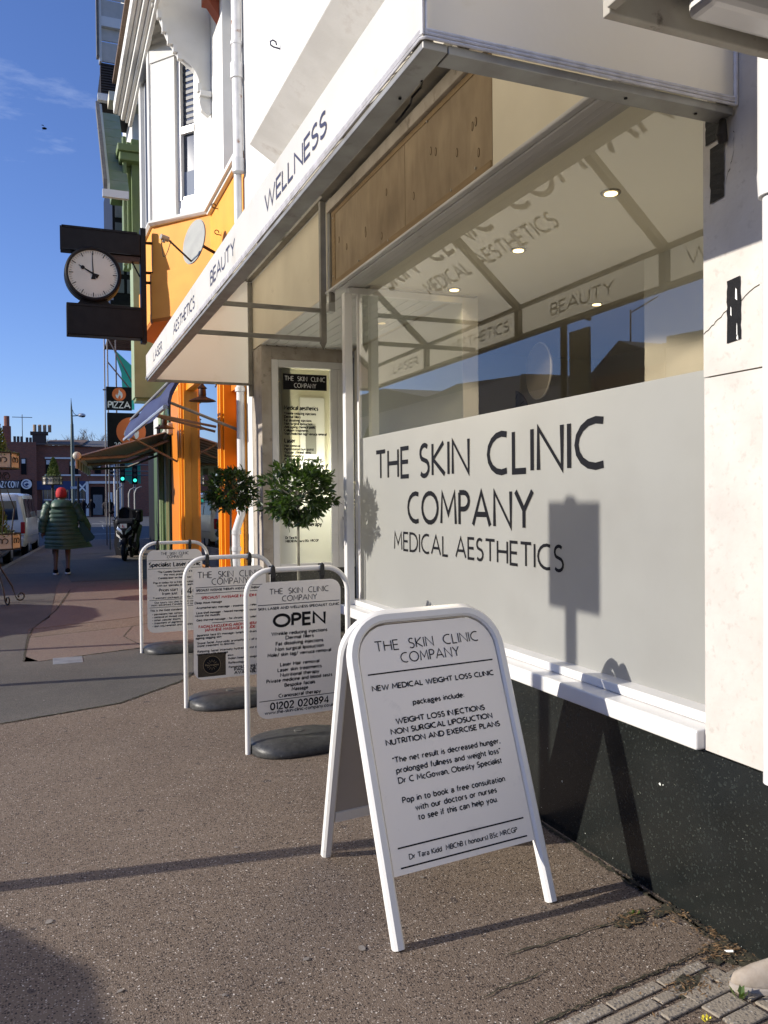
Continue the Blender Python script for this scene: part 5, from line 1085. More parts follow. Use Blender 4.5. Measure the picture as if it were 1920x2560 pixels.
kp_(MB().poly([(cc2.x-.30, CY+.05, 5.265), (cc2.x+.30, CY+.05, 5.265), (cc2.x+.18, CY+.05, 5.22), (cc2.x-.18, CY+.05, 5.22)], (0, .15, 0)).poly([(cc2.x-.22, CY+.05, 4.505), (cc2.x+.26, CY+.05, 4.505), (cc2.x+.17, CY+.05, 4.60), (cc2.x-.14, CY+.05, 4.60)], (0, .15, 0)), 'saddle', blk)
kp_(MB().disc((cc2.x, CY-.018, cc2.z), (1, 0, 0), (0, 0, 1), R2-.048, -.004, 48), 'dial', clock_face)
mk = MB(frameM((cc2.x, CY-.0245, cc2.z), CU, CV, CW))
for i in range(60):
    a_ = PI/30*i; r0 = .275 if i % 5 == 0 else .30; w_ = .012 if i % 5 == 0 else .004
    c_, s_ = math.cos(a_), math.sin(a_)
    mk.add([(c_*r0-s_*w_/2, s_*r0+c_*w_/2, 0), (c_*r0+s_*w_/2, s_*r0-c_*w_/2, 0), (c_*.335+s_*w_/2, s_*.335-c_*w_/2, 0), (c_*.335-s_*w_/2, s_*.335+c_*w_/2, 0)], [(0, 1, 2, 3)])
kp_(mk, 'minute_marks', ink)['kind'] = 'stuff'
def hand(ang, L_, w_, z, name, blob_=0):
    h = MB(frameM((cc2.x, CY-.026-z, cc2.z), CU, CV, CW)); d = Vector((math.sin(ang), math.cos(ang), 0)); s = Vector((d.y, -d.x, 0))
    h.face([tuple(-d*.02-s*w_), tuple(-d*.02+s*w_), tuple(d*L_+s*w_*.3), tuple(d*L_-s*w_*.3)])
    h.add([tuple(-d*.08+s*.035+Vector((0, 0, .0004))), tuple(-d*.08-s*.035+Vector((0, 0, .0004))), tuple(-s*w_*.8+Vector((0, 0, .0004))), tuple(s*w_*.8+Vector((0, 0, .0004)))], [(0, 1, 2, 3)])
    if blob_: h.add([tuple(d*L_*.72+Vector((math.cos(q)*.028, math.sin(q)*.028, .0008))) for q in [PI/6*i for i in range(12)]], [tuple(range(12))])
    kp_(h, name, ink)
hand(math.radians(-2), .30, .010, 0, 'minute_hand'); hand(math.radians(-60), .23, .015, .003, 'hour_hand', 1)
kp_(MB().loft([[(cc2.x+.30, CY+.0, 5.255), (cc2.x+.301, CY+.0, 5.255), (cc2.x+.301, CY+.001, 5.255)]]*2) if False else MB().box(.24, 1.2, CY-.003, CY-.0005, 5.272, 5.278), 'bare_metal_chips', mat('chipped_paint', (.01, .011, .013), .3, (.6, .6, .56), 11, 3, .62, .66))

# ================================================================== green building and neighbours up the street (line swings right by about 5 degrees)
def gx(Y): return 2.24+.085*(Y-16.3)
gb = thing('green_building', 'sage green gabled building with dark green shopfront', 'building', (2.3, 18, 0))
def gp(mb, name, m_, **k): return mb.build(name, m_, gb, **k)
def wallseg(mb, y0, y1, z0, z1, off=0, th_=.4):
    return mb.poly([(gx(y0)+off, y0, z0), (gx(y1)+off, y1, z0), (gx(y1)+off+th_, y1, z0), (gx(y0)+off+th_, y0, z0)], (0, 0, z1-z0))
gp(wallseg(MB(), 16.32, 24.0, 3.6, 9.5), 'painted_brick_wall', green_l)
gp(MB().box(1.60, 2.3, 16.9, 17.5, 3.62, 6.6), 'bay_apron', green_l); gp(MB().box(1.63, 2.3, 16.95, 17.45, 3.55, 3.619), 'bay_underside', green_m)
for i in range(3): gp(MB().box(1.44+.1*i, 1.52+.1*i, 17.0+.25*i, 17.12+.25*i, 6.2, 8.7), 'bay_column', green_m, bevel=.02)
MB().box(1.45, 2.5, 20.4, 20.9, 10.9, 11.11).build('soffit_edge', cream_d, gb); gp(MB().box(1.62, 2.3, 17.1, 19.4, 6.7, 8.7), 'bay_wall', green_m)
gp(MB().box(1.38, 2.3, 16.9, 19.6, 8.2, 8.36).box(1.34, 2.3, 16.85, 19.65, 8.361, 8.5), 'bay_cornice', green_m, bevel=.02)
# overhanging gable: sloping soffit boards with a pale barge board
ga, gz0, gz1 = 16.6, 7.45, 9.75; gy1 = 18.6
def inc(x0, x1, y0, y1, z0, z1, th_, name, m_, root): return MB().poly([(x0, y0, z0), (x1, y0, z0), (x1, y1, z1), (x0, y1, z1)], (0, -.02, th_)).build(name, m_, root)
for i in range(9):
    f0, f1 = i/9, (i+.95)/9
    inc(1.17, 1.52, ga+(gy1-ga)*f0, ga+(gy1-ga)*f1, gz0+(gz1-gz0)*f0, gz0+(gz1-gz0)*f1, .04, 'soffit_board', mat('green_grey_soffit', (.2, .25, .15), .7, (.25, .28, .2), 5, 5), gb)
inc(1.12, 1.168, ga-.05, gy1, gz0-.08, gz1, .2, 'barge_board', mat('pale_barge_board', (.6, .62, .55), .5), gb)
inc(1.05, 1.118, ga-.1, gy1, gz0-.02, gz1+.05, .2, 'roof_edge', slate, gb)
gp(MB().box(1.03, 1.5, ga-.16, ga-.06, gz0-.16, gz0-.02), 'gutter', plasticw)
# dark green and black shopfront, drainpipes
cols_ = [(16.32, 16.9, blk_m), (16.9, 17.9, green_d), (17.9, 18.2, green_m), (18.2, 21.2, green_d), (21.2, 22.4, blk_m), (22.4, 24.0, blk_m)]
for i, (y0, y1, m_) in enumerate(cols_): gp(wallseg(MB(), y0, y1-.01, 0, 3.58, -.02-.03*(i % 2)), 'shopfront_panel', m_)
for y, m_ in ((16.5, green_m), (16.85, mat('straw_yellow_frame', (.38, .32, .14), .5)), (17.15, mat('olive_frame', (.2, .2, .09), .5)), (17.5, MATS['straw_yellow_frame'])):
    gp(MB().box(gx(y)-.085, gx(y)-.055, y, y+.05, .05, 2.9), 'door_frame_post', m_)
gp(MB().tube([(gx(18.5)-.17, 18.5, 2.95), (gx(18.5)-.15, 18.5, 1.9), (gx(18.5)-.15, 18.5, .1)], .05, 10), 'drainpipe', green_m, smooth=True)
gp(MB().tube([(gx(17.9)-.14, 17.9, 3.0), (gx(17.9)-.14, 17.9, .1)], .03, 8), 'drainpipe', green_m, smooth=True)
# striped awning
sa = thing('striped_awning', 'grey and white striped awning with pale roller end caps', 'awning', (1.3, 19, 2.4))
st = bpy.data.materials.new('awning_stripes'); st.use_nodes = True; T = st.node_tree; B = T.nodes['Principled BSDF']
co = T.nodes.new('ShaderNodeTexCoord'); sp = T.nodes.new('ShaderNodeSeparateXYZ'); T.links.new(co.outputs['Object'], sp.inputs[0])
m1 = T.nodes.new('ShaderNodeMath'); m1.operation = 'MULTIPLY'; m1.inputs[1].default_value = 2.6; T.links.new(sp.outputs[1], m1.inputs[0])
m2 = T.nodes.new('ShaderNodeMath'); m2.operation = 'FRACT'; T.links.new(m1.outputs[0], m2.inputs[0])
m3 = T.nodes.new('ShaderNodeMath'); m3.operation = 'GREATER_THAN'; m3.inputs[1].default_value = .5; T.links.new(m2.outputs[0], m3.inputs[0])
mi = T.nodes.new('ShaderNodeMix'); mi.data_type = 'RGBA'; mi.inputs['A'].default_value = (.08, .08, .08, 1); mi.inputs['B'].default_value = (.42, .42, .41, 1)
T.links.new(m3.outputs[0], mi.inputs['Factor']); T.links.new(mi.outputs['Result'], B.inputs['Base Color'])
def sx(Y, o_): return o_+.088*(Y-16.2)
MB().add([(sx(16.2, .50), 16.2, 2.42), (sx(22, .50), 22, 2.42), (sx(22, 2.18), 22, 2.93), (sx(16.2, 2.18), 16.2, 2.93), (sx(16.2, .50), 16.2, 2.40), (sx(22, .50), 22, 2.40), (sx(22, 2.18), 22, 2.91), (sx(16.2, 2.18), 16.2, 2.91)],
         [(0, 1, 2, 3), (4, 5, 6, 7), (0, 3, 7, 4), (0, 1, 5, 4), (1, 2, 6, 5), (2, 3, 7, 6)]).build('striped_cloth', st, sa)
for i in range(12):
    y0 = 16.2+i*.483; MB().poly([(sx(y0, .47), y0, 2.40), (sx(y0+.47, .47), y0+.47, 2.40), (sx(y0+.47, .47), y0+.47, 2.20+.02*(i % 2)), (sx(y0, .47), y0, 2.20+.02*(i % 2))], (.015, 0, 0)).build('valance_scallop', alu_d if i % 2 else plasticw, sa)
MB().tube([(sx(16.2, .50), 16.16, 2.42), (sx(22, .50), 22, 2.42)], .05, 10).build('front_tube', plasticw, sa, smooth=True)
MB().tube([(2.16, 16.14, 2.95), (sx(22, 2.14), 22, 2.95)], .10, 12).build('roller_cassette', mat('cream_cassette', (.5, .47, .38), .4), sa, smooth=True)
MB().box(2.1, 2.24, 16.05, 16.14, 2.84, 3.06).build('end_cap', MATS['cream_cassette'], sa, bevel=.03); MB().ball((.5, 16.12, 2.42), .075, .05, .075).build('end_cap', MATS['cream_cassette'], sa, smooth=True)
for y in (16.4, 19, 21.8): MB().tube([(sx(y, 2.15), y, 2.75), (sx(y, 1.4), y+.3, 2.45), (sx(y, .55), y, 2.38)], .03, 8).build('folding_arm', alu_d, sa, smooth=True)
# white building with scaffold beyond
wbld = thing('white_building', 'white painted building with red brick edge beyond the green building', 'building', (3, 26, 0))
wallseg(MB(), 24.05, 31, 3.3, 5.3).build('white_wall', render_w, wbld); wallseg(MB(), 24.05, 28.5, 0, 3.29).build('green_shopfront', green_d, wbld); wallseg(MB(), 28.51, 31, 0, 3.29).build('dark_shopfront', blk_m, wbld); wallseg(MB(), 24.05, 36, 5.31, 11).build('brick_upper_wall', brick_m, wbld)
wallseg(MB(), 24.0, 31, 5.15, 5.45, -.15, .2).build('black_cornice', blk_m, wbld); wallseg(MB(), 31.02, 36, 0, 5.3).build('dark_shopfront', blk_m, wbld)
tb = thing('timbered_building', 'black and white building with projecting gridded bay and overhanging white gable', 'building', (2, 21.5, 6))
MB().box(1.50, 2.4, 20.6, 23.6, 6.3, 9.6).build('bay_frame', blk, tb)
for zi in range(7):
    for xi in range(3): MB().box(1.56+xi*.25, 1.74+xi*.25, 20.57, 20.60, 6.5+zi*.44, 6.82+zi*.44).build('window_pane', mat('grey_window_pane', (.12, .13, .15), .3), tb)
MB().box(1.42, 2.5, 20.5, 23.7, 6.2, 6.3).build('bay_base', blk, tb)
MB().box(1.235, 2.6, 20.95, 21.1, 11.12, 11.28).build('white_gutter', plasticw, tb)
for i in range(12): MB().box(1.31, 2.4, 21.0, 21.3, 11.30+i*.062, 11.34+i*.062).build('dark_slat', mat('dark_tile_slat', (.03, .022, .018), .7), tb)
MB().box(1.33, 2.4, 21.12, 23, 11.281, 12.05).build('gable_cheek', blk_m, tb)
for i in range(7): MB().box(1.34, 2.5, 21.0, 21.04, 12.06+i*.5, 12.52+i*.5).build('soffit_board', mat('white_grey_soffit', (.42, .41, .38), .7, (.5, .48, .45), 5, 5), tb)
MB().box(1.28, 1.335, 20.9, 21.1, 12.0, 17).build('barge_board', plasticw, tb); MB().box(1.22, 1.275, 20.85, 21.05, 12.1, 17).build('roof_edge', slate, tb)
MB().box(1.336, 2.5, 20.9, 20.995, 12.85, 13.08).build('cross_timber', plasticw, tb)
MB().box(2.05, 2.9, 21.4, 24, 9.61, 17).build('white_wall', render_w, tb)
# pizza signs
def flame(M0, s, mat_d, mat_f, root):
    d = MB(M0); d.add([(s*math.cos(2*PI*i/30), s*math.sin(2*PI*i/30), 0) for i in range(30)], [tuple(range(30))]); d.build('orange_disc', mat_d, root)
    f = MB(M0 @ Matrix.Translation((0, 0, .003)))
    P = [(-.02, .82), (.1, .55), (.42, .28), (.52, -.02), (.5, -.35), (.3, -.62), (.18, -.66), (.26, -.42), (.2, -.2), (.08, -.06), (.02, -.3), (-.12, -.45), (-.12, -.66), (-.4, -.5), (-.5, -.2), (-.42, .1), (-.36, -.1), (-.25, -.2), (-.2, .0), (-.05, .3)]
    f.add([(x*s, y*s, 0) for x, y in P], [tuple(range(len(P)))]); f.build('white_flame', mat_f, root)
ps = thing('pizza_sign', 'small upper black projecting sign reading PIZZA with an orange flame disc', 'sign', (2.0, 24.9, 4.2))
Ys = 25.0
def P2(u, v_): p = px(u, v_, Y=Ys); return p.x, p.z
xa, za = P2(265, 966); xb, zb = P2(330, 1026)
MB().box(xa, xb, Ys, Ys+.12, zb, za).build('sign_box', blk, ps, bevel=.01)
sc_ = (xb-xa)
flame(frameM(((xa+xb)/2, Ys-.004, zb+(za-zb)*.68), CU, CV, CW), sc_*.27, orange_sign, white_ink, ps)
tx = MB(frameM(((xa+xb)/2, Ys-.008, zb+(za-zb)*.09), CU, CV, CW)); put_text(tx, 'PIZZA', sc_*.25, width=sc_*.84, weight=.2, track=.16); tx.build('lettering', white_ink, ps)
pb = thing('pizza_sign', 'large lower black projecting sign with an orange flame disc behind the striped awning', 'sign', (2.2, 25.1, 3.2))
xa, za = P2(268, 1031); xb, zb = P2(385, 1118)
MB().box(xa, xb, Ys+.02, Ys+.16, zb-.25, za).build('sign_box', blk, pb, bevel=.01)
pd = px(328, 1079, Y=Ys+.015); flame(frameM((pd.x, Ys+.015, pd.z), CU, CV, CW), .41, orange_sign, white_ink, pb)
pt_ = px(294, 1110, Y=Ys+.01); tx = MB(frameM((pt_.x, Ys+.01, pt_.z-.12), CU, CV, CW)); put_text(tx, '30', .16, weight=.15); tx.build('lettering', white_ink, pb)
MB().box(2.25, 2.45, 24.6, 24.8, 3.05, 3.3).build('wall_speaker', green_l, wbld)
# scaffold
sf = thing('scaffold', 'grey tube scaffold with boards and teal netting on the brick building', 'scaffold', (2.2, 29, 0))
S = 28.5
for (x, y) in ((1.86, S), (2.12, S), (1.95, S+3), (2.35, S+3)): MB().tube([(x, y, 0), (x, y, 9.2)], .022, 6).build('standard', scaf, sf)
for z in (8.55, 7.8, 7.0, 5.2): MB().tube([(1.7, S-.03, z), (2.9, S-.03, z)], .026, 6).build('ledger', scaf, sf)
for (z0, z1) in ((8.9, 7.7), (8.55, 7.2), (6.9, 5.2), (6.1, 5.0)): MB().tube([(1.86, S-.06, z0), (2.75, S-.06, z1)], .024, 6).build('brace', scaf, sf)
for i in range(4): MB().box(1.88, 2.9, S+.1+i*.5, S+.5+i*.5, 6.85, 6.9).build('board', wood_b, sf)
MB().box(1.84, 2.9, S-.02, S+.02, 6.9, 7.12).build('toe_board', wood_b, sf)
MB().face([(2.05, S+.2, 6.6), (2.7, S+.2, 6.0), (2.7, S+.2, 4.6), (2.35, S+.2, 4.6), (2.3, S+.2, 5.8)]).build('netting', teal_net, sf)

# ================================================================== street end: brick buildings about 95 m away
def far_building():
    Yb = 96.0
    bb = thing('brick_parade', 'two storey red brick parade with white banded windows at the end of the street', 'building', (0, Yb, 0))
    def q(u, v_, Y=Yb): p = px(u, v_, Y=Y); return p.x, p.z
    def rect(u0, u1, v0, v1, name, m_, d=0., th_=.3):
        x0, z1 = q(u0, v0); x1, z0 = q(u1, v1); return MB().box(x0, x1, Yb-d-th_, Yb-d, z0, z1).build(name, m_, bb)
    xl, _ = q(-60, 1200); xr, _ = q(420, 1200)
    _, zt = q(90, 1113)
    MB().box(xl-6, xr+3, Yb, Yb+8, -.15, zt).build('brick_wall', brick_m, bb)
    xa, _ = q(92, 1200)
    MB().box(xl-6, xa, Yb-1.2, Yb-.01, -.15, zt+.25).build('projecting_wall', brick_m, bb)
    rect(0, 215, 1108, 1113, 'parapet', slate, .0, .5)
    _, zr = q(200, 1097)
    x0, z0 = q(195, 1117); x1, z1 = q(262, 1098)
    MB().poly([(x0-.8, Yb-.3, z0), (x0+1.2, Yb+3, z1), (x1+9, Yb+3, z1), (x1+9, Yb-.3, z0)], (0, .6, .05)).build('slate_roof', slate, bb)
    x0, z0 = q(112, 1113); MB().poly([(x0, Yb-.2, z0), (x0+.5, Yb+3, z0+.75), (x0+4.5, Yb+3, z0+.85), (x0+3.6, Yb-.2, z0)], (0, .6, .05)).build('tiled_roof', tile_r, bb)
    rect(112, 198, 1143, 1148, 'white_band', gloss_w, 0, .25); rect(112, 202, 1186, 1190, 'white_band', gloss_w, 0, .25); rect(218, 300, 1186, 1190, 'white_band', gloss_w, 0, .25)
    for (u0, u1, v0, v1) in [(114, 138, 1149, 1184), (173, 196, 1153, 1186), (236, 252, 1160, 1184), (268, 284, 1160, 1184)]:
        f = rect(u0, u1, v0, v1, 'window', blk_m, 0, .12); f2 = rect(u0+1.5, u1-1.5, v0+1, v0+(v1-v0)*.35, 'pane', plasticw, .13, .04)
        rect((u0+u1)/2-.6, (u0+u1)/2+.6, v0, v1, 'mullion', blk_m, .17, .05)
    rect(53, 67, 1147, 1187, 'window', blk_m, 1.2, .1); rect(55, 64, 1149, 1160, 'pane', plasticw, 1.32, .04)
    # chimney
    x0, z1 = q(80, 1084); x1, z0 = q(116, 1110); MB().box(x0, x1, Yb+1, Yb+2.4, z0-.5, z1).box(x0-.2, x1+.2, Yb+.9, Yb+2.5, z1, z1+.3).build('chimney', mat('sooty_brick', (.05, .04, .035), .9), bb)
    for i in range(4): MB().tube([(x0+.25+i*.5, Yb+1.7, z1+.3), (x0+.25+i*.5, Yb+1.7, z1+1.1)], .17, 8).build('chimney_pot', mat('clay_pot', (.3, .2, .12), .8), bb)
    for (u, v_, n) in ((34, 1095, 3), (66, 1098, 2)):
        x0, z0 = q(u, v_); 
        for i in range(n): MB().tube([(x0+i*.35, Yb+3, z0-.5), (x0+i*.35, Yb+3, z0+.4)], .14, 6).build('chimney_pot', slate, bb)
    x0, z0 = q(4, 1082); MB().box(x0, x0+.8, Yb+2, Yb+3, z0-3, z0+.9).tube([(x0+.4, Yb+2.5, z0+.9), (x0+.4, Yb+2.5, z0+2)], .28, 8).build('chimney', brick_m, bb)
    x0, z0 = q(55, 1098); MB().tube([(x0, Yb+2, z0-.5), (x0, Yb+2, z0+2.8)], .04, 5).tube([(x0-1, Yb+2, z0+2.5), (x0+1, Yb+2, z0+2.5)], .035, 5).build('aerial', iron, bb)
    # shopfronts
    rect(-60, 53, 1202, 1222, 'shop_fascia', mat('charcoal_fascia', (.015, .018, .03), .5), 1.22, .25)
    rect(-60, 53, 1223, 1290, 'shop_glass', dark_glass, 1.22, .1)
    x0, z0 = q(20, 1212); tx = MB(frameM((x0, Yb-1.5, z0-.3), CU, CV, CW)); put_text(tx, 'LAZY COW', .62, width=2.1, weight=.16); tx.build('lettering', white_ink, bb)
    x0, z0 = q(67, 1211); MB().disc((x0, Yb-1.55, z0), (1, 0, 0), (0, 0, 1), .52, -.05, 24).build('round_logo', white_ink, bb)
    tx = MB(frameM((x0, Yb-1.62, z0), CU, CV, CW)); ribbon(tx, A(0, 0, .33, .33, 60, 300), .05, 0); tx.face([(-.2, -.05, .001), (0, -.22, .001), (.26, .0, .001), (.05, .12, .001)]); tx.build('logo_mark', blue_shop, bb)
    rect(53, 82, 1200, 1290, 'shop_fascia', blk_m, 1.22, .12)
    rect(84, 215, 1203, 1224, 'blue_fascia', blue_shop, 0, .3); rect(105, 213, 1225, 1290, 'shop_glass', dark_glass, 0, .1)
    for u in (84, 107, 140, 172, 213): rect(u, u+3, 1224, 1290, 'shop_post', blue_shop, .1, .1)
    rect(107, 213, 1248, 1250, 'glazing_bar', plasticw, .1, .06)
    for i in range(10): rect(108+i*10.4, 109+i*10.4, 1226, 1262, 'glazing_bar', plasticw, .1, .05)
    x0, z0 = q(205, 1220); tx = MB(frameM((x0, Yb-.42, z0), CU, CV, CW)); ribbon(tx, [(-.4, -.4), (.4, .5)], .08, 0); ribbon(tx, [(-.4, .5), (.4, -.4)], .08, .002); tx.build('cross_logo', white_ink, bb)
    rect(214, 222, 1204, 1290, 'white_pilaster', gloss_w, .2, .35); rect(222, 300, 1203, 1209, 'white_band', gloss_w, 0, .3)
    rect(226, 262, 1217, 1288, 'dark_opening', blk_m, 0, .05); rect(270, 281, 1231, 1260, 'white_notice', plasticw, 0, .1)
    for i in range(9): rect(233+i*2.6, 234.9+i*2.6, 1237, 1287, 'grey_shutter_slat', mat('grey_shutter', (.42, .42, .42), .6), .06, .06)
far_building()
# bare trees behind
def bare_tree(u, v_, Y, H_, seed, label):
    p = px(u, v_, Y=Y); r = random.Random(seed); root = thing('bare_tree', label, 'tree', (p.x, Y, 0), 'bare winter trees behind the brick parade')
    mb = MB(); tr_ = MB(); base = Vector((p.x, Y, 0)); top = p.z
    tr_.tube([tuple(base), tuple(base+Vector((0, 0, top*.5)))], .25, 7, rr=[.35, .22]).build('trunk', twig_m, root)
    def grow(q, d, L_, r_, lv):
        e = q+d*L_; mid = q+d*L_*.5+Vector((r.gauss(0, .06), 0, r.gauss(0, .04)))*L_
        mb.tube([tuple(q), tuple(mid), tuple(e)], r_, 4, rr=[r_, r_*.8, r_*.55])
        if lv == 0: return
        for i in range(4 if lv > 1 else 5):
            nd = (d+Vector((r.gauss(0, .45), r.gauss(0, .35), r.gauss(.12, .3)))).normalized(); grow(q+d*L_*r.uniform(.45, 1), nd, L_*r.uniform(.5, .72), r_*.55, lv-1)
    for i in range(6):
        a_ = r.uniform(0, 6.3); d = Vector((math.cos(a_)*.6, math.sin(a_)*.4, r.uniform(.6, 1))).normalized()
        grow(base+Vector((0, 0, top*.45)), d, (top*.3), .12, 4)
    mb.build('bare_twigs', twig_m, root)['kind'] = 'stuff'
bare_tree(255, 1075, 120, 12, 3, 'tallest bare tree just left of the large black sign'); bare_tree(150, 1092, 122, 10, 5, 'lower bare tree behind the street lamp'); bare_tree(180, 1094, 125, 10, 8, 'wide bare tree between the lamp and the black sign')
# street lamp
lm = thing('street_lamp', 'tall grey green street lamp with a pointed top and one white head', 'street lamp', (1.62, 62, 0))
LY = 62
def lq(u, v_): p = px(u, v_, Y=LY); return (p.x, LY, p.z)
b0 = lq(184, 1270); MB().tube([(b0[0], LY, 0), lq(181, 1120), lq(180, 1060)], .1, 10, rr=[.13, .12, .10]).build('column', grey_post, lm, smooth=True)
MB().tube([lq(180, 1060), lq(178.5, 1022), lq(177.5, 995)], .08, 8, rr=[.08, .06, .01]).build('spike', grey_post, lm, smooth=True)
MB().tube([lq(180, 1040), lq(196, 1039)], .035, 6).tube([lq(180.5, 1024), lq(185, 1034), lq(192, 1038.5)], .02, 6).build('arm', grey_post, lm, smooth=True)
hd = lq(204, 1038); MB().ball(hd, .27, .2, .14).build('lamp_head', plasticw, lm, smooth=True); MB().ball((hd[0]+.06, hd[1], hd[2]-.04), .2, .18, .12).build('lens', dark_glass, lm, smooth=True)
# finger post and signs
fp = thing('sign_post', 'thin dark post with small white street sign beside the lamp', 'sign', (1.9, 60, 0))
a0 = px(197, 1290, Y=60); MB().tube([(a0.x, 60, 0), (a0.x, 60, px(197, 1194, Y=60).z)], .07, 8).build('post', blk_m, fp)
q0 = px(177, 1222, Y=60); q1 = px(192, 1216, Y=60); MB().box(q0.x, q1.x, 59.9, 59.95, q0.z, q1.z).build('sign_plate', plasticw, fp)
# traffic lights
for j, (u, v_, lab) in enumerate([(306, 1197, 'left green traffic signal under the striped awning'), (337, 1201, 'right green traffic signal under the striped awning')]):
    p = px(u, v_, Y=44); t_ = thing('traffic_light', lab, 'traffic light', (p.x, 44, 0), 'traffic lights at the far junction')
    MB().box(p.x-.13, p.x+.13, 43.9, 44.1, p.z-.2, p.z+.75).build('head', blk_m, t_, bevel=.03)
    MB().disc((p.x, 43.87, p.z), (1, 0, 0), (0, 0, 1), .085, -.02, 16).build('green_lens', green_lit, t_)
    MB().disc((p.x, 43.89, p.z+.26), (1, 0, 0), (0, 0, 1), .085, -.01, 16).build('amber_lens', mat('unlit_lens', (.02, .015, .01), .3), t_); MB().disc((p.x, 43.89, p.z+.52), (1, 0, 0), (0, 0, 1), .085, -.01, 16).build('red_lens', MATS['unlit_lens'], t_)
    MB().tube([(p.x+.0, 44.15, 0), (p.x+.0, 44.15, p.z+.8)], .055, 8).build('post', scaf, t_)
# scaffold across the junction with teal net
sf2 = thing('scaffold', 'distant scaffold with teal netting seen under the striped awning', 'scaffold', (3.5, 50, 0))
for u in (286, 300): p = px(u, 1200, Y=50); MB().tube([(p.x, 50, 0), (p.x, 50, 4.8)], .045, 6).build('standard', plasticw, sf2)
for v_ in (1162, 1178, 1188): p = px(300, v_, Y=50); MB().tube([(p.x-.6, 50, p.z), (p.x+3, 50, p.z)], .04, 6).build('ledger', scaf, sf2)
p = px(309, 1158, Y=50.3); q_ = px(352, 1205, Y=50.3)
for i in range(12):
    x0 = p.x+(q_.x-p.x)*i/12; MB().box(x0, x0+(q_.x-p.x)/12*.92, 50.3, 50.32, q_.z+.1*math.sin(i), p.z).build('net_strip', teal_net, sf2)
# cycle hoops
for j, (u0, u1, v0, v1) in enumerate([(292, 303, 1216, 1290), (322, 334, 1220, 1270), (337, 348, 1218, 1270)]):
    Yh = 38-j*1.5; pa = px(u0, v0, Y=Yh); pb_ = px(u1, v0, Y=Yh); r = (pb_.x-pa.x)
    o = MB().tube([(pa.x, Yh, 0), (pa.x, Yh, pa.z-.25), (pa.x+.06, Yh, pa.z-.08), (pa.x+.2, Yh, pa.z), (pb_.x+.1, Yh, pa.z)], .035, 8).build('guard_rail', alu, None, smooth=True, loc=(pa.x, Yh, 0))
    tag(o, ['tall bent grey rail left of the others behind the scooter', 'middle bent grey rail behind the scooter', 'bent grey rail nearest the black shopfront behind the scooter'][j], 'rail', 'bent metal rails at the junction')
# cross street furniture lines
for i, (u0, v0, u1, v1, w_) in enumerate([(228, 1335, 292, 1333, .22), (250, 1303, 263, 1306, .5), (256, 1312, 260, 1322, .6), (230, 1309, 290, 1309, .35)]):
    a_ = px(u0, v0, z=-.1); b_ = px(u1, v1, z=-.1)
    struct(MB().poly([(a_.x, a_.y, -.119), (b_.x, b_.y, -.119), (b_.x, b_.y+w_, -.119), (a_.x, a_.y+w_, -.119)], (0, 0, .004)).build('road_marking', whiteline))
# distant pedestrians (tiny)
def mini_person(x, y, h, label, m_, wide=1):
    t_ = thing('person', label, 'person', (x, y, 0)); s = h/1.75
    rings = []
    for z, rx, ry in ((.0, .10, .12), (.1, .09, .1), (.5, .11, .11), (.85, .17, .13), (1.05, .19, .14), (1.3, .22, .14), (1.42, .2, .12), (1.48, .07, .07), (1.54, .07, .07)):
        rings.append([(x+rx*s*wide*math.cos(2*PI*k_/10), y+ry*s*math.sin(2*PI*k_/10), z*s) for k_ in range(10)])
    MB().loft(rings).tube([(x-.2*s*wide, y, 1.36*s), (x-.27*s*wide, y, 1.1*s), (x-.25*s*wide, y-.05, .85*s)], .055*s, 6).tube([(x+.2*s*wide, y, 1.36*s), (x+.28*s*wide, y, 1.1*s), (x+.24*s*wide, y-.05, .85*s)], .055*s, 6).build('body', m_, t_, smooth=True)
    MB().ball((x, y, 1.64*s), .085*s, .1*s, .12*s, 10, 7).build('head', mat('pedestrian_hair', (.03, .02, .015), .7), t_, smooth=True)
for i, (u, lab) in enumerate([(209, 'distant dark figure standing left of the white pilaster'), (229, 'distant dark figure standing at the grey shutter'), (265, 'distant dark figure just right of the grey shutter'), (276, 'distant dark figure nearest the motor scooter')]):
    p = px(u, 1287, Y=86+i*1.2); mini_person(p.x, p.y, 1.75, lab, [coat_dk, coat_dk, mat('dark_brown_clothing', (.03, .02, .018), .8), coat_dk][i], 1.2)

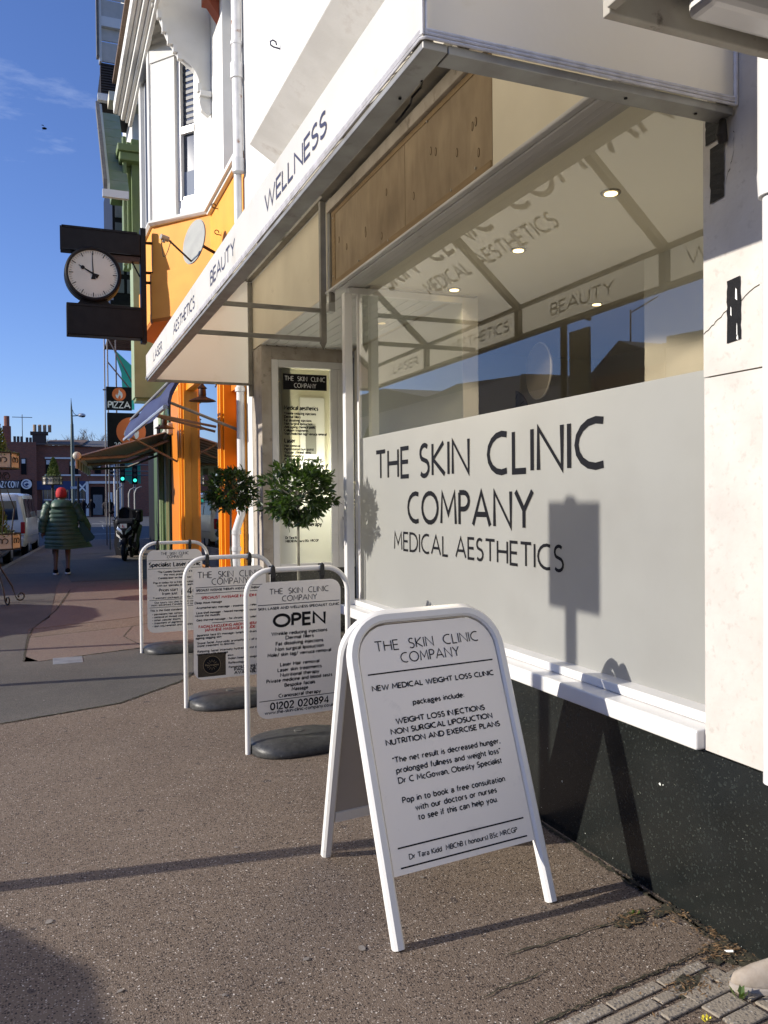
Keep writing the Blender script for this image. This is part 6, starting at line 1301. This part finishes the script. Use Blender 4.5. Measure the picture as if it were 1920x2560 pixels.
# ================================================================== planters on stands
def scroll(c, r, a0, a1, n=10, ux=(1, 0, 0), uz=(0, 0, 1), shrink=.55):
    ux = Vector(ux); uz = Vector(uz); return [tuple(Vector(c)+(ux*math.cos(a0+(a1-a0)*i/n)+uz*math.sin(a0+(a1-a0)*i/n))*r*(1-shrink*i/n)) for i in range(n+1)]
def planter(x, y, zs, R_, label, seed, withbase=True):
    r = random.Random(seed); root = thing('tiered_planter', label, 'planter', (x, y, 0), 'tiered metal planters along the kerb')
    MB().tube([(x, y, 0), (x, y, zs[-1]+.1)], .035, 10).build('post', iron, root, smooth=True)
    if withbase:
        for k_ in range(4):
            a_ = k_*PI/2+.5; u_ = (math.cos(a_), math.sin(a_), 0)
            MB().tube([(x, y, .9), tuple(Vector((x, y, .55))+Vector(u_)*.10), tuple(Vector((x, y, .25))+Vector(u_)*.28), tuple(Vector((x, y, .06))+Vector(u_)*.34)]+scroll((x+u_[0]*.42, y+u_[1]*.42, .08), .08, PI, 3.2*PI, 10, u_), .012, 6).build('leg_scroll', iron, root)
            MB().tube([tuple(Vector((x, y, zs[0]-.02))+Vector(u_)*.25), tuple(Vector((x, y, (zs[0]+zs[-1])/2))+Vector(u_)*.34), tuple(Vector((x, y, zs[-1]-.1))+Vector(u_)*.14)]+scroll((x+u_[0]*.22, y+u_[1]*.22, zs[-1]-.12), .07, PI, -1.5*PI, 8, u_), .01, 6).build('side_scroll', iron, root)
    for z in zs:
        for k_ in range(8):
            a0 = 2*PI*k_/8; a1 = 2*PI*(k_+1)/8
            p0 = Vector((x+R_*math.cos(a0), y+R_*math.sin(a0), z)); p1 = Vector((x+R_*math.cos(a1), y+R_*math.sin(a1), z)); n_2 = ((p0+p1)/2-Vector((x, y, z))).normalized()
            MB().poly([tuple(p0), tuple(p1), tuple(p1+Vector((0, 0, .24))), tuple(p0+Vector((0, 0, .24)))], -n_2*.02).build('basket_panel', basket, root)
            m_ = (p0+p1)/2+n_2*.012+Vector((0, 0, .12)); tg = (p1-p0).normalized()
            MB().tube(scroll(m_-tg*.05, .06, -.5, 4.6, 9, tg), .007, 5).tube(scroll(m_+tg*.05, .06, 3.6, -1.5, 9, tg), .007, 5).build('panel_scroll', iron, root)
            MB().tube([tuple(p0+n_2*.01), tuple(p0+n_2*.01+Vector((0, 0, .24)))], .009, 5).build('corner_bar', iron, root)
        for zz in (0, .24): MB().tube([(x+R_*1.02*math.cos(2*PI*k_/8), y+R_*1.02*math.sin(2*PI*k_/8), z+zz) for k_ in range(9)], .012, 5, cap=False).build('hoop', iron, root)
        MB().disc((x, y, z+.01), (1, 0, 0), (0, 1, 0), R_*.97, .03, 8).build('tray', iron, root)
        fo = MB(); fy = MB()
        for k_ in range(420):
            a_ = r.uniform(0, 6.3); q = R_*math.sqrt(r.random())*1.02; c = Vector((x+q*math.cos(a_), y+q*math.sin(a_), z+.2+r.uniform(-.02, .16)*(1.2-q/R_)))
            d = Vector((r.gauss(0, 1), r.gauss(0, 1), r.gauss(.5, .6))).normalized()*.035; s_ = d.cross(Vector((r.gauss(0, 1), r.gauss(0, 1), 1))).normalized()*.016
            fo.face([tuple(c), tuple(c+d*.5+s_), tuple(c+d), tuple(c+d*.5-s_)])
        for k_ in range(2200):
            h = r.random(); a_ = r.uniform(0, 6.3); q = .19*(1-h)**.7*r.uniform(.3, 1.1); c = Vector((x+.03+q*math.cos(a_), y+q*math.sin(a_), z+.22+h*.56))
            d = Vector((math.cos(a_)*.6+r.gauss(0, .3), math.sin(a_)*.6+r.gauss(0, .3), 1)).normalized()*.06; s_ = d.cross(Vector((r.gauss(0, 1), r.gauss(0, 1), r.gauss(0, 1)))).normalized()*.009
            fy.face([tuple(c), tuple(c+d*.5+s_), tuple(c+d), tuple(c+d*.5-s_)])
        fo.build('trailing_plants', flower, root)['kind'] = 'stuff'; fy.build('dwarf_conifer', conifer, root)['kind'] = 'stuff'
planter(-.80, 14.4, [.86, 2.12], .38, 'near two tier planter with dwarf conifers cut by the left edge', 1)
planter(.135, 27, [2.10], .27, 'farther raised planter above the walking person, by the lamp post', 2, False)

# ================================================================== vehicles
def vehicle(name, label, cat, loc, rz, stations, paint, group, wheels, glassq, extras=None):
    """stations: (y, z_low, z_belt, z_roof, half width, half width at roof)"""
    root = thing(name, label, cat, (0, 0, 0), group)
    rings = []
    for (y, zl, zb, zr, hw, hr) in stations:
        rr_ = []
        for s in (1, -1):
            seq = [(hw*.93, zl), (hw, zl+.12), (hw, (zl+zb)/2), (hw*.985, zb), ((hw*.98+hr)/2, (zb+zr)/2), (hr, zr-.07), (hr*.86, zr-.01), (hr*.4, zr)]
            pts = [(s*x, y, z) for x, z in seq]
            rr_ += pts if s == 1 else pts[::-1]
        rings.append(rr_)
    MB().loft(rings).build('body', paint, root, smooth=True, bevel=0)
    for (y, hw) in wheels:
        for s in (1, -1):
            w_ = MB().tube([(s*(hw-.2), y, .33), (s*(hw+.005), y, .33)], .33, 24).build('wheel', tyre, root, smooth=True)
            MB().tube([(s*(hw-.02), y, .33), (s*(hw+.012), y, .33)], .2, 16).build('rim', rim, w_, smooth=True)
            MB().tube([(s*(hw-.01), y, .34), (s*(hw+.003), y, .34)], .385, 20).build('wheel_arch', blk_m, root)
    for (nm, pts, m_) in glassq: MB().poly(pts, (0, 0, .0)).build(nm, m_, root) if False else MB().face(pts).build(nm, m_, root)
    if extras: extras(root)
    root.location = loc; root.rotation_euler = (0, 0, rz)
    return root
VS = [(0, .35, 1.15, 1.86, .90, .74), (.08, .3, 1.15, 1.95, .94, .80), (.6, .28, 1.16, 1.99, .95, .83), (3.0, .28, 1.16, 1.98, .95, .83), (3.6, .28, 1.14, 1.86, .95, .80), (4.3, .28, 1.1, 1.22, .93, .78), (4.85, .3, .9, 1.02, .88, .7), (4.95, .35, .8, .85, .8, .6)]
def van_extra(root):
    MB().face([(-.74, -.012, 1.15), (.74, -.012, 1.15), (.68, -.012, 1.74), (-.68, -.012, 1.74)]).build('rear_window', dark_glass, root)
    for s in (1, -1):
        MB().box(s*.80, s*.925, -.02, .10, .72, 1.08).build('tail_light', lamp_red, root, bevel=.02)
        for (y0, y1) in ((.35, 1.3), (1.4, 2.35), (2.45, 3.3)): MB().face([(s*.95, y0, 1.2), (s*.95, y1, 1.2), (s*.862, y1-.02, 1.8), (s*.862, y0+.04, 1.8)]).build('side_window', dark_glass, root)
        MB().box(s*.955, s*.965, .4, 4.2, .6, .63).build('side_strip', mat('grey_trim', (.3, .3, .31), .5), root)
        MB().box(s*.96, s*1.12, 3.35, 3.42, 1.15, 1.4).build('mirror', plasticw, root, bevel=.02)
    MB().box(-.88, .88, -.08, .0, .32, .58).build('bumper', van_w, root, bevel=.03)
    MB().box(-.7, .7, -.085, -.081, .60, .63).box(-.9, .9, -.02, -.014, .655, .665).build('bumper_strip', lamp_red, root)
    MB().box(-.26, .26, -.03, -.015, .74, .85).build('number_plate', mat('yellow_plate', (.6, .5, .06), .4), root)
    MB().box(-.004, .004, -.018, -.01, .6, 1.9).build('door_gap', blk_m, root)
van = vehicle('parked_van', 'white panel van parked at the kerb beside the walking person', 'van', (-1.60, 28.3, -.12), -.083, VS, van_w, 'vehicles parked along the left kerb', [(.95, .93), (3.95, .93)], [], van_extra)
HS = [(0, .4, .8, .92, .75, .6), (.1, .3, .85, 1.0, .84, .66), (.45, .26, .92, 1.28, .87, .62), (.9, .25, .95, 1.42, .88, .60), (1.8, .25, .95, 1.46, .88, .60), (2.5, .25, .94, 1.36, .88, .60), (3.2, .25, .92, 1.02, .87, .66), (3.9, .28, .8, .86, .82, .62), (4.1, .36, .66, .7, .72, .5)]
def hatch_extra(root):
    MB().face([(-.6, .085, .98), (.6, .085, .98), (.5, .58, 1.34), (-.5, .58, 1.34)]).build('rear_window', dark_glass, root)
    for s in (1, -1):
        for (y0, y1, a_, b_) in ((.75, 1.5, .25, .0), (1.58, 2.75, .0, .55)): MB().face([(s*.885, y0, .98), (s*.885, y1, .98), (s*.66, y1-b_, 1.36), (s*.66, y0+a_, 1.36)]).build('side_window', dark_glass, root)
        MB().box(s*.62, s*.82, -.02, .12, .66, .86).build('tail_light', lamp_red, root, bevel=.02)
    MB().box(-.78, .78, -.06, .02, .34, .56).build('bumper', car_g, root, bevel=.03)
    MB().face([(-.6, 2.62, 1.36), (.6, 2.62, 1.36), (.7, 3.18, 1.06), (-.7, 3.18, 1.06)]).build('windscreen', dark_glass, root)
def kx(Y): return kerbx(Y)-.18
hb = vehicle('parked_car', 'dark grey hatchback parked at the kerb behind the near planter', 'car', (kx(23.6)-.95, 22.3, -.12), -.083, HS, car_g, 'vehicles parked along the left kerb', [(.7, .86), (3.3, .86)], [], hatch_extra)
dup(hb, (kx(18)-.95, 16.9, -.12), -.083, 'dark grey hatchback parked nearer than the near planter, left of the frame')
dup(hb, (kx(12)-.95, 14.4, -.12), PI-.083, 'dark grey hatchback parked left of the frame opposite the farthest swing sign')
dup(hb, (-3.66, 4.3, -.12), PI, 'dark grey hatchback parked left of the camera casting the rounded shadow')
# ================================================================== walking person in a green coat
def person():
    X0, Y0p = .27, 19.4
    root = thing('person', 'person in a long green puffer coat and red cap walking away', 'person', (X0, Y0p, 0))
    import math as m
    # body: one continuous skinned figure
    J = {'pel': (0, 0, .93), 'spine': (0, .01, 1.15), 'chest': (0, .02, 1.36), 'neck': (0, .02, 1.52), 'head': (0, .05, 1.64), 'crown': (0, .04, 1.75),
         'lh': (-.10, 0, .88), 'lk': (-.12, .08, .50), 'la': (-.13, -.03, .11), 'lt': (-.13, .13, .04), 'rh': (.10, 0, .88), 'rk': (.11, .02, .49), 'ra': (.10, -.18, .12), 'rt': (.10, -.03, .04),
         'ls': (-.19, .01, 1.42), 'le': (-.30, -.05, 1.14), 'lw': (-.33, .03, .90), 'lf': (-.33, .05, .80), 'rs': (.19, .01, 1.42), 're': (.36, -.02, 1.18), 'rw': (.46, .12, .98), 'rf': (.49, .15, .90)}
    Rr = {'pel': .15, 'spine': .14, 'chest': .16, 'neck': .06, 'head': .085, 'crown': .075, 'lh': .09, 'lk': .062, 'la': .04, 'lt': .035, 'rh': .09, 'rk': .062, 'ra': .04, 'rt': .035, 'ls': .07, 'le': .05, 'lw': .035, 'lf': .03, 'rs': .07, 're': .05, 'rw': .035, 'rf': .03}
    Ed = [('pel', 'spine'), ('spine', 'chest'), ('chest', 'neck'), ('neck', 'head'), ('head', 'crown'), ('pel', 'lh'), ('lh', 'lk'), ('lk', 'la'), ('la', 'lt'), ('pel', 'rh'), ('rh', 'rk'), ('rk', 'ra'), ('ra', 'rt'), ('chest', 'ls'), ('ls', 'le'), ('le', 'lw'), ('lw', 'lf'), ('chest', 'rs'), ('rs', 're'), ('re', 'rw'), ('rw', 'rf')]
    names = list(J); me = bpy.data.meshes.new('body'); S_ = 1.06
    me.from_pydata([tuple(Vector(J[n])*S_) for n in names], [(names.index(a_), names.index(b_)) for a_, b_ in Ed], [])
    o = bpy.data.objects.new('body', me); COL.objects.link(o); o.parent = root; me.materials.append(skin_d)
    sk = o.modifiers.new('skin', 'SKIN')
    for i, n in enumerate(names):
        me.skin_vertices[0].data[i].radius = (Rr[n], Rr[n]); me.skin_vertices[0].data[i].use_root = (n == 'pel')
    sb = o.modifiers.new('sub', 'SUBSURF'); sb.levels = 2; sb.render_levels = 2
    B_ = Matrix.Translation((X0, Y0p, 0)) @ Matrix.Scale(S_, 4)
    # coat with quilted ridges
    rings = []; N = 36; zs = []
    z = .54
    while z < 1.50: zs.append(z); z += .0125
    for z in zs:
        q = (z-.54)/.96; w_ = .335-.07*q if q < .75 else .2825-.15*((q-.75)/.25)**1.6
        dpt = .22-.03*q if q < .8 else .196-.06*((q-.8)/.2)
        ridge = .016*abs(m.sin(PI*(z-.54)/.088)) if q > .06 else .0
        ring = []
        for k_ in range(N):
            a_ = 2*PI*k_/N; fl = max(0, m.cos(a_-.25))**3*max(0, .45-q)*.62
            x = (w_+ridge+fl)*m.cos(a_)+.02*q; y = (dpt+ridge*.9)*m.sin(a_)+.012*m.sin(5*a_+z*9)
            zz = z+(.05*m.sin(a_*2+1)*max(0, .3-q)); ring.append((x, y, zz))
        rings.append(ring)
    MB(B_).loft(rings, cap=False).build('coat', puffer, root, smooth=2)
    MB(B_).poly([(.33, -.05, .60), (.60, -.10, .70), (.64, -.08, .76), (.42, -.06, 1.06), (.34, -.04, 1.1)], (0, .035, 0)).build('open_coat_flap', puffer_d, root, bevel=.012)
    for s, pts in ((-1, [(-.20, .0, 1.44), (-.27, -.01, 1.38), (-.33, -.04, 1.16), (-.37, -.0, 1.0), (-.37, .03, .88)]), (1, [(.20, .0, 1.44), (.27, -.01, 1.38), (.38, -.02, 1.18), (.47, .08, 1.03), (.51, .14, .95)])):
        P = []; rr_ = []
        for i in range(len(pts)-1):
            for j in range(10):
                t_ = j/10; P.append(tuple(Vector(pts[i]).lerp(Vector(pts[i+1]), t_))); idx = i*10+j; rr_.append((.10-.0008*idx)*(1+.13*abs(m.sin(idx*PI/6))))
        P.append(pts[-1]); rr_.append(.055)
        MB(B_).tube(P, .09, 14, rr=rr_).build('sleeve', puffer, root, smooth=2)
    for s, c in ((-1, (-.37, .045, .83)), (1, (.535, .16, .91))):
        h = MB(B_); c = Vector(c); h.ball(tuple(c), .035, .03, .045, 10, 7)
        for i in range(4): h.tube([tuple(c+Vector((0, -.024+.016*i, -.02))), tuple(c+Vector((s*.006, -.026+.017*i, -.055))), tuple(c+Vector((-s*.004, -.026+.017*i, -.080+.004*abs(i-1.5))))], .009, 6)
        h.tube([tuple(c+Vector((0, .03, .0))), tuple(c+Vector((0, .048, -.02))), tuple(c+Vector((0, .05, -.045)))], .009, 6); h.build('hand', skin_d, root, smooth=True)
    # hood, head cover, face
    MB(B_).loft([[(rx*m.cos(2*PI*k_/20), -.03-d+ry*m.sin(2*PI*k_/20), z) for k_ in range(20)] for rx, ry, z, d in ((.20, .12, 1.36, .06), (.215, .16, 1.40, .06), (.20, .16, 1.46, .05), (.165, .14, 1.52, .03), (.12, .10, 1.545, .01))], cap=True).build('hood', puffer, root, smooth=True)
    MB(B_).loft([[(.0+rx*m.cos(2*PI*k_/20), .03+rx*1.12*m.sin(2*PI*k_/20), z) for k_ in range(20)] for rx, z in ((.085, 1.58), (.102, 1.60), (.108, 1.65), (.105, 1.70), (.085, 1.755), (.05, 1.785), (.012, 1.795))]).build('red_cap', red_cap, root, smooth=2)
    MB(B_).ball((0, .135, 1.615), .014, .02, .022, 8, 5).build('nose', skin_d, root, smooth=True)
    for s in (-1, 1): MB(B_).ball((s*.095, .04, 1.60), .012, .02, .03, 8, 5).build('ear', skin_d, root, smooth=True)
    for (x, y, up) in ((-.13, .06, 0), (.10, -.10, .02)):
        sh = MB(B_).loft([[(x+hw*m.cos(2*PI*k_/14), y+.0+L_*m.sin(2*PI*k_/14)+off, z+up) for k_ in range(14)] for hw, L_, z, off in ((.045, .14, .03, .02), (.05, .145, .05, .02), (.048, .13, .075, .01), (.042, .075, .11, -.03), (.035, .05, .13, -.045))]).build('shoe', coat_dk, root, smooth=True)
        MB(B_).loft([[(x+hw*m.cos(2*PI*k_/14), y+L_*m.sin(2*PI*k_/14)+.02, z+up) for k_ in range(14)] for hw, L_, z in ((.046, .14, .0), (.054, .152, .008), (.054, .152, .032), (.048, .14, .036))]).build('sole', denim, root, smooth=True)
person()
# ================================================================== motor scooter
def scooter():
    root = thing('motor_scooter', 'black and silver motor scooter with a red L plate parked on the pavement', 'scooter', (0, 0, 0))
    def b(mb, n, m_, **k): return mb.build(n, m_, root, **k)
    # local: front wheel at y=0, rear at y=+1.35, facing -y
    for (y, nm) in ((0, 'front_wheel'), (1.36, 'rear_wheel')):
        P = [(0, y+.235*math.cos(2*PI*i/28), .285+.235*math.sin(2*PI*i/28)) for i in range(29)]
        wv_ = b(MB().tube(P, .055, 10, cap=False), nm, tyre, smooth=True)
        sp_ = MB().tube([(0, y+.185*math.cos(2*PI*i/24), .285+.185*math.sin(2*PI*i/24)) for i in range(25)], .014, 8, cap=False)
        for i in range(5):
            a_ = 2*PI*i/5+.3; sp_.tube([(0, y, .285), (0, y+.18*math.cos(a_+.12), .285+.18*math.sin(a_+.12))], .012, 6); sp_.tube([(0, y, .285), (0, y+.18*math.cos(a_-.12), .285+.18*math.sin(a_-.12))], .012, 6)
        sp_.tube([(-.05, y, .285), (.05, y, .285)], .035, 10); sp_.build('spokes', rim, wv_, smooth=True)
    for s in (-1, 1): b(MB().tube([(s*.075, 0, .285), (s*.075, .16, .72)], .022, 8), 'fork', mat('gold_fork', (.3, .25, .15), .35, metal=.6), smooth=True)
    b(MB().loft([[(.075*q*math.cos(t_), -.30*math.cos(u_)*1.0, .285+.31*math.sin(u_)+.0+.03*math.sin(t_)) for t_ in [PI*j/6 for j in range(7)]] for u_, q in [(.45+.3*i, 1) for i in range(7)]], cap=False, closed=False), 'front_mudguard', blk, smooth=True)
    fair = [(.05, .55, .06, .10), (.02, .62, .15, .14), (.0, .74, .21, .16), (.04, .86, .22, .16), (.12, .98, .17, .13), (.2, 1.08, .09, .08), (.24, 1.12, .03, .03)]
    b(MB().loft([[(w_*math.cos(2*PI*k_/16), y+d*math.sin(2*PI*k_/16)*.8+.05, z) for k_ in range(16)] for y, z, w_, d in fair]), 'front_fairing', blk, smooth=True)
    for s in (-1, 1):
        b(MB().poly([(s*.03, -.085, .70), (s*.19, -.02, .84), (s*.17, .0, .92), (s*.05, -.075, .80)], (0, .03, 0)), 'headlight', mat('silver_headlight', (.45, .5, .55), .12, metal=.5), bevel=.006)
        b(MB().poly([(s*.08, -.06, .58), (s*.20, .02, .66), (s*.22, .06, .80), (s*.18, .02, .78)], (0, .02, 0)), 'silver_cheek', chrome)
        b(MB().tube([(s*.08, .24, 1.05), (s*.34, .30, 1.08)], .016, 8), 'handlebar', blk_m, smooth=True)
        b(MB().tube([(s*.25, .28, 1.08), (s*.33, .22, 1.26)], .008, 6), 'mirror_stalk', blk_m); b(MB().ball((s*.35, .22, 1.29), .075, .025, .05, 12, 7), 'mirror', blk, smooth=True)
        b(MB().loft([[(s*(.20+.06*math.sin(2*PI*k_/12)), y, z+h*math.cos(2*PI*k_/12)) for k_ in range(12)] for y, z, h in ((.45, .40, .08), (.7, .36, .12), (1.0, .55, .16), (1.35, .72, .14), (1.7, .86, .06))]), 'side_panel', blk if s > 0 else mat('grey_side_panel', (.08, .085, .09), .3), smooth=True)
    b(MB().box(-.085, .085, -.125, -.115, .875, .985), 'learner_plate', plasticw)
    lm_ = MB(frameM((0, -.127, .90), CU, CV, CW)); put_text(lm_, 'L', .065, width=.045, weight=.3); b(lm_, 'plate_letter', red_ink)
    b(MB().loft([[(.16*q*math.cos(2*PI*k_/14), y, z+.06*math.sin(2*PI*k_/14)) for k_ in range(14)] for y, z, q in ((.62, .80, .6), (.8, .84, .9), (1.1, .84, 1.), (1.4, .90, .9), (1.7, .93, .5))]), 'seat', blk_m, smooth=True)
    b(MB().loft([[(x, .3+.03*math.sin(a_), z) for x, a_ in [(-.14*q, 0), (-.07*q, 1), (0, 1.5), (.07*q, 1), (.14*q, 0)]] for q, z in ((1.2, 1.05), (1.3, 1.2), (1.1, 1.35), (.6, 1.42))], cap=False, closed=False), 'windscreen', blk, smooth=True)
    b(MB().box(-.27, .27, 1.42, 1.85, .98, 1.35), 'top_box', blk_m, bevel=.05); b(MB().box(-.25, .25, .1, .6, .95, 1.12), 'leg_cover', mat('black_weather_cover', (.02, .02, .022), .5), bevel=.06)
    b(MB().tube([(-.24, 1.15, .30), (-.25, 1.6, .42)], .07, 12, rr=[.05, .08]), 'exhaust', rim, smooth=True)
    b(MB().box(-.12, .12, .25, .75, .24, .34), 'footboard', blk_m, bevel=.03)
    root.location = (1.86, 23.0, 0); root.rotation_euler = (0, 0, -.22)
scooter()
# dark stand and bins beyond the scooter
cb2 = thing('bagged_goods', 'black covered heap of goods standing behind the scooter', 'bags', (2.0, 25.4, 0))
MB().loft([[(2.15+w_*math.cos(2*PI*k_/14)*(1+.1*math.sin(3*k_)), 25.6+.5*math.sin(2*PI*k_/14), z) for k_ in range(14)] for w_, z in ((.3, 0), (.34, .3), (.32, .7), (.36, .95), (.3, 1.1), (.2, 1.2), (.05, 1.22))]).build('cover', coat_dk, cb2, smooth=True)

# ================================================================== kerbside posts out of frame whose shadows cross the pavement
sp1 = thing('parking_sign', 'grey post with a rectangular plate at the kerb casting its shadow on the window film', 'sign', (-1.5, 3.95, 0))
dx_ = 3.89; MB().tube([(-1.5, 3.945, 0), (-1.5, 3.945, 3.12)], .05, 12).build('post', grey_post, sp1, smooth=True)
MB().box(-1.555, -1.552, 3.945-.23, 3.945+.20, 2.595, 3.13).build('plate', plasticw, sp1)
sp2 = thing('signal_post', 'plain grey kerbside post whose shadow runs to the farthest swing sign', 'post', (-1.7, 8.1, 0))
MB().tube([(-1.7, 8.1, 0), (-1.7, 8.1, 1.35)], .055, 10).build('post', grey_post, sp2, smooth=True)
bl_ = thing('banner_lamp_post', 'dark lamp post with a long banner reflected in the clinic window', 'street lamp', (-2.0, 9.96, 0))
MB().tube([(-2.0, 9.96, 0), (-2.0, 9.96, 4.15)], .05, 10).build('column', blk_m, bl_, smooth=True); MB().box(-2.02, -1.98, 9.36, 9.8, 2.6, 3.88).build('banner', mat('dark_green_banner', (.05, .06, .05), .7), bl_)
MB().tube([(-2, 9.96, 4.05), (-2, 9.6, 4.08), (-2, 9.35, 3.98)], .03, 6).build('arm', blk_m, bl_)
# ================================================================== opposite side of the street (seen in the window reflection)
def opp(name, label, prof, m_, x0=-14.0, dep=7, roof=slate):
    y0 = min(p[0] for p in prof); root = thing('opposite_building', label, 'building', (x0, y0, 0), 'buildings across the road, reflected in the glass')
    ys = [p[0] for p in prof]; eav = min(p[1] for p in prof)
    MB().poly([(x0, min(ys), 0), (x0, max(ys), 0), (x0, max(ys), eav), (x0, min(ys), eav)], (-dep, 0, 0)).build('wall', m_, root)
    P = [(x0-.02, y, z) for y, z in prof]+[(x0-.02, prof[-1][0], eav+.002), (x0-.02, prof[0][0], eav+.002)]
    MB().poly(P, (-dep+.1, 0, 0)).build('roof', roof, root)
    n = int((max(ys)-min(ys))//2.2)
    for i in range(n):
        for z in (.9, 3.4):
            if z+1.2 > eav: continue
            yc = min(ys)+1.3+i*2.2; f_ = MB().box(x0, x0+.06, yc-.5, yc+.5, z, z+1.25).build('window', plasticw, root); MB().box(x0+.061, x0+.075, yc-.42, yc+.42, z+.08, z+1.17).build('pane', dark_glass, f_)
    return root
opp('a', 'rendered building across the road with a stepped roof and chimney', [(30.9, 6.8), (36.8, 7.2), (39.3, 7.0), (40.5, 7.0), (46.5, 8.2), (60, 8.4)], wall_far)
opp('b', 'low building across the road between the gables', [(26.4, 6.0), (28.5, 6.5), (30.8, 6.85)], wall_far)
opp('c', 'steep gabled house across the road with a roof aerial', [(21.9, 6.6), (23.0, 6.62), (24.25, 7.1), (26.3, 5.95)], brick_m)
opp('e', 'unseen low cream building across the road opposite the camera', [(-14, 5.0), (-6, 5.3), (4, 5.3), (15.5, 5.1)], wall_far)  # out of view, added to screen low sky light, kept below the sun
opp('d', 'long low building across the road opposite the clinic', [(17.5, 6.4), (20.1, 6.7), (21.8, 6.8)], wall_far)
MB().tube([(-14.5, 24.2, 7.0), (-14.5, 24.2, 8.2)], .03, 5).tube([(-14.5, 24.2, 8.1), (-14.5, 22.8, 8.35)], .025, 5).build('roof_aerial', iron, [o for o in bpy.data.objects if o.name.startswith('opposite_building')][2])
# ================================================================== feet at the bottom right corner and the bird
sh1 = px(1872, 2478, z=0)
s_ = thing('shoe', 'grey suede shoe at the bottom right corner beside the wall', 'shoe', (sh1.x, sh1.y, 0))
def shoe(c, rz, m_, root, sole):
    M0 = Matrix.Translation(c) @ Matrix.Rotation(rz, 4, 'Z')
    MB(M0).loft([[(L_*math.cos(2*PI*k_/20)+o_, hw*math.sin(2*PI*k_/20)*(1+.12*math.cos(2*PI*k_/20)), z) for k_ in range(20)] for L_, hw, z, o_ in ((.125, .045, .018, 0), (.13, .048, .03, 0), (.125, .046, .05, .004), (.10, .04, .072, .028), (.07, .034, .088, .055), (.06, .03, .1, .062))]).build('upper', m_, root, smooth=2)
    MB(M0).loft([[(L_*math.cos(2*PI*k_/20), hw*math.sin(2*PI*k_/20)*(1+.12*math.cos(2*PI*k_/20)), z) for k_ in range(20)] for L_, hw, z in ((.125, .045, 0), (.134, .052, .006), (.134, .052, .02), (.128, .047, .024))]).build('sole', sole, root, smooth=True)
shoe((sh1.x+.075, sh1.y-.015, 0), math.radians(-20), suede, s_, mat('worn_sole', (.35, .31, .27), .8))
s2_ = thing('shoe', 'dark trainer with a white rim cut by the right edge', 'shoe', (sh1.x+.11, sh1.y-.09, 0))
shoe((sh1.x+.15, sh1.y-.085, 0), math.radians(-30), mat('dark_brown_canvas', (.04, .022, .016), .8), s2_, denim)
bp_ = px(111, 321, Y=60)
br = thing('flying_bird', 'small dark bird flying in the blue sky at the left', 'bird', tuple(bp_))
MB().ball(tuple(bp_), .16, .1, .07, 10, 7).poly([tuple(bp_+Vector((.05, 0, .02))), tuple(bp_+Vector((-.08, .25, .12))), tuple(bp_+Vector((-.12, .5, .05))), tuple(bp_+Vector((-.02, .2, .06)))], (0, 0, .01)).poly([tuple(bp_+Vector((.05, 0, .02))), tuple(bp_+Vector((-.08, -.25, .12))), tuple(bp_+Vector((-.2, -.4, .02))), tuple(bp_+Vector((-.02, -.2, .06)))], (0, 0, .01)).build('body', coat_dk, br, smooth=True)
# drain cover in the pavement
pc = px(170, 1652, z=0)
MB_ = MB().box(pc.x-.14, pc.x+.14, pc.y-.17, pc.y+.17, .001, .008); o = MB_.build('inspection_cover', alu, None, bevel=.003, loc=tuple(pc)); tag(o, 'small rectangular metal inspection cover set in the grey tarmac patch', 'drain cover')
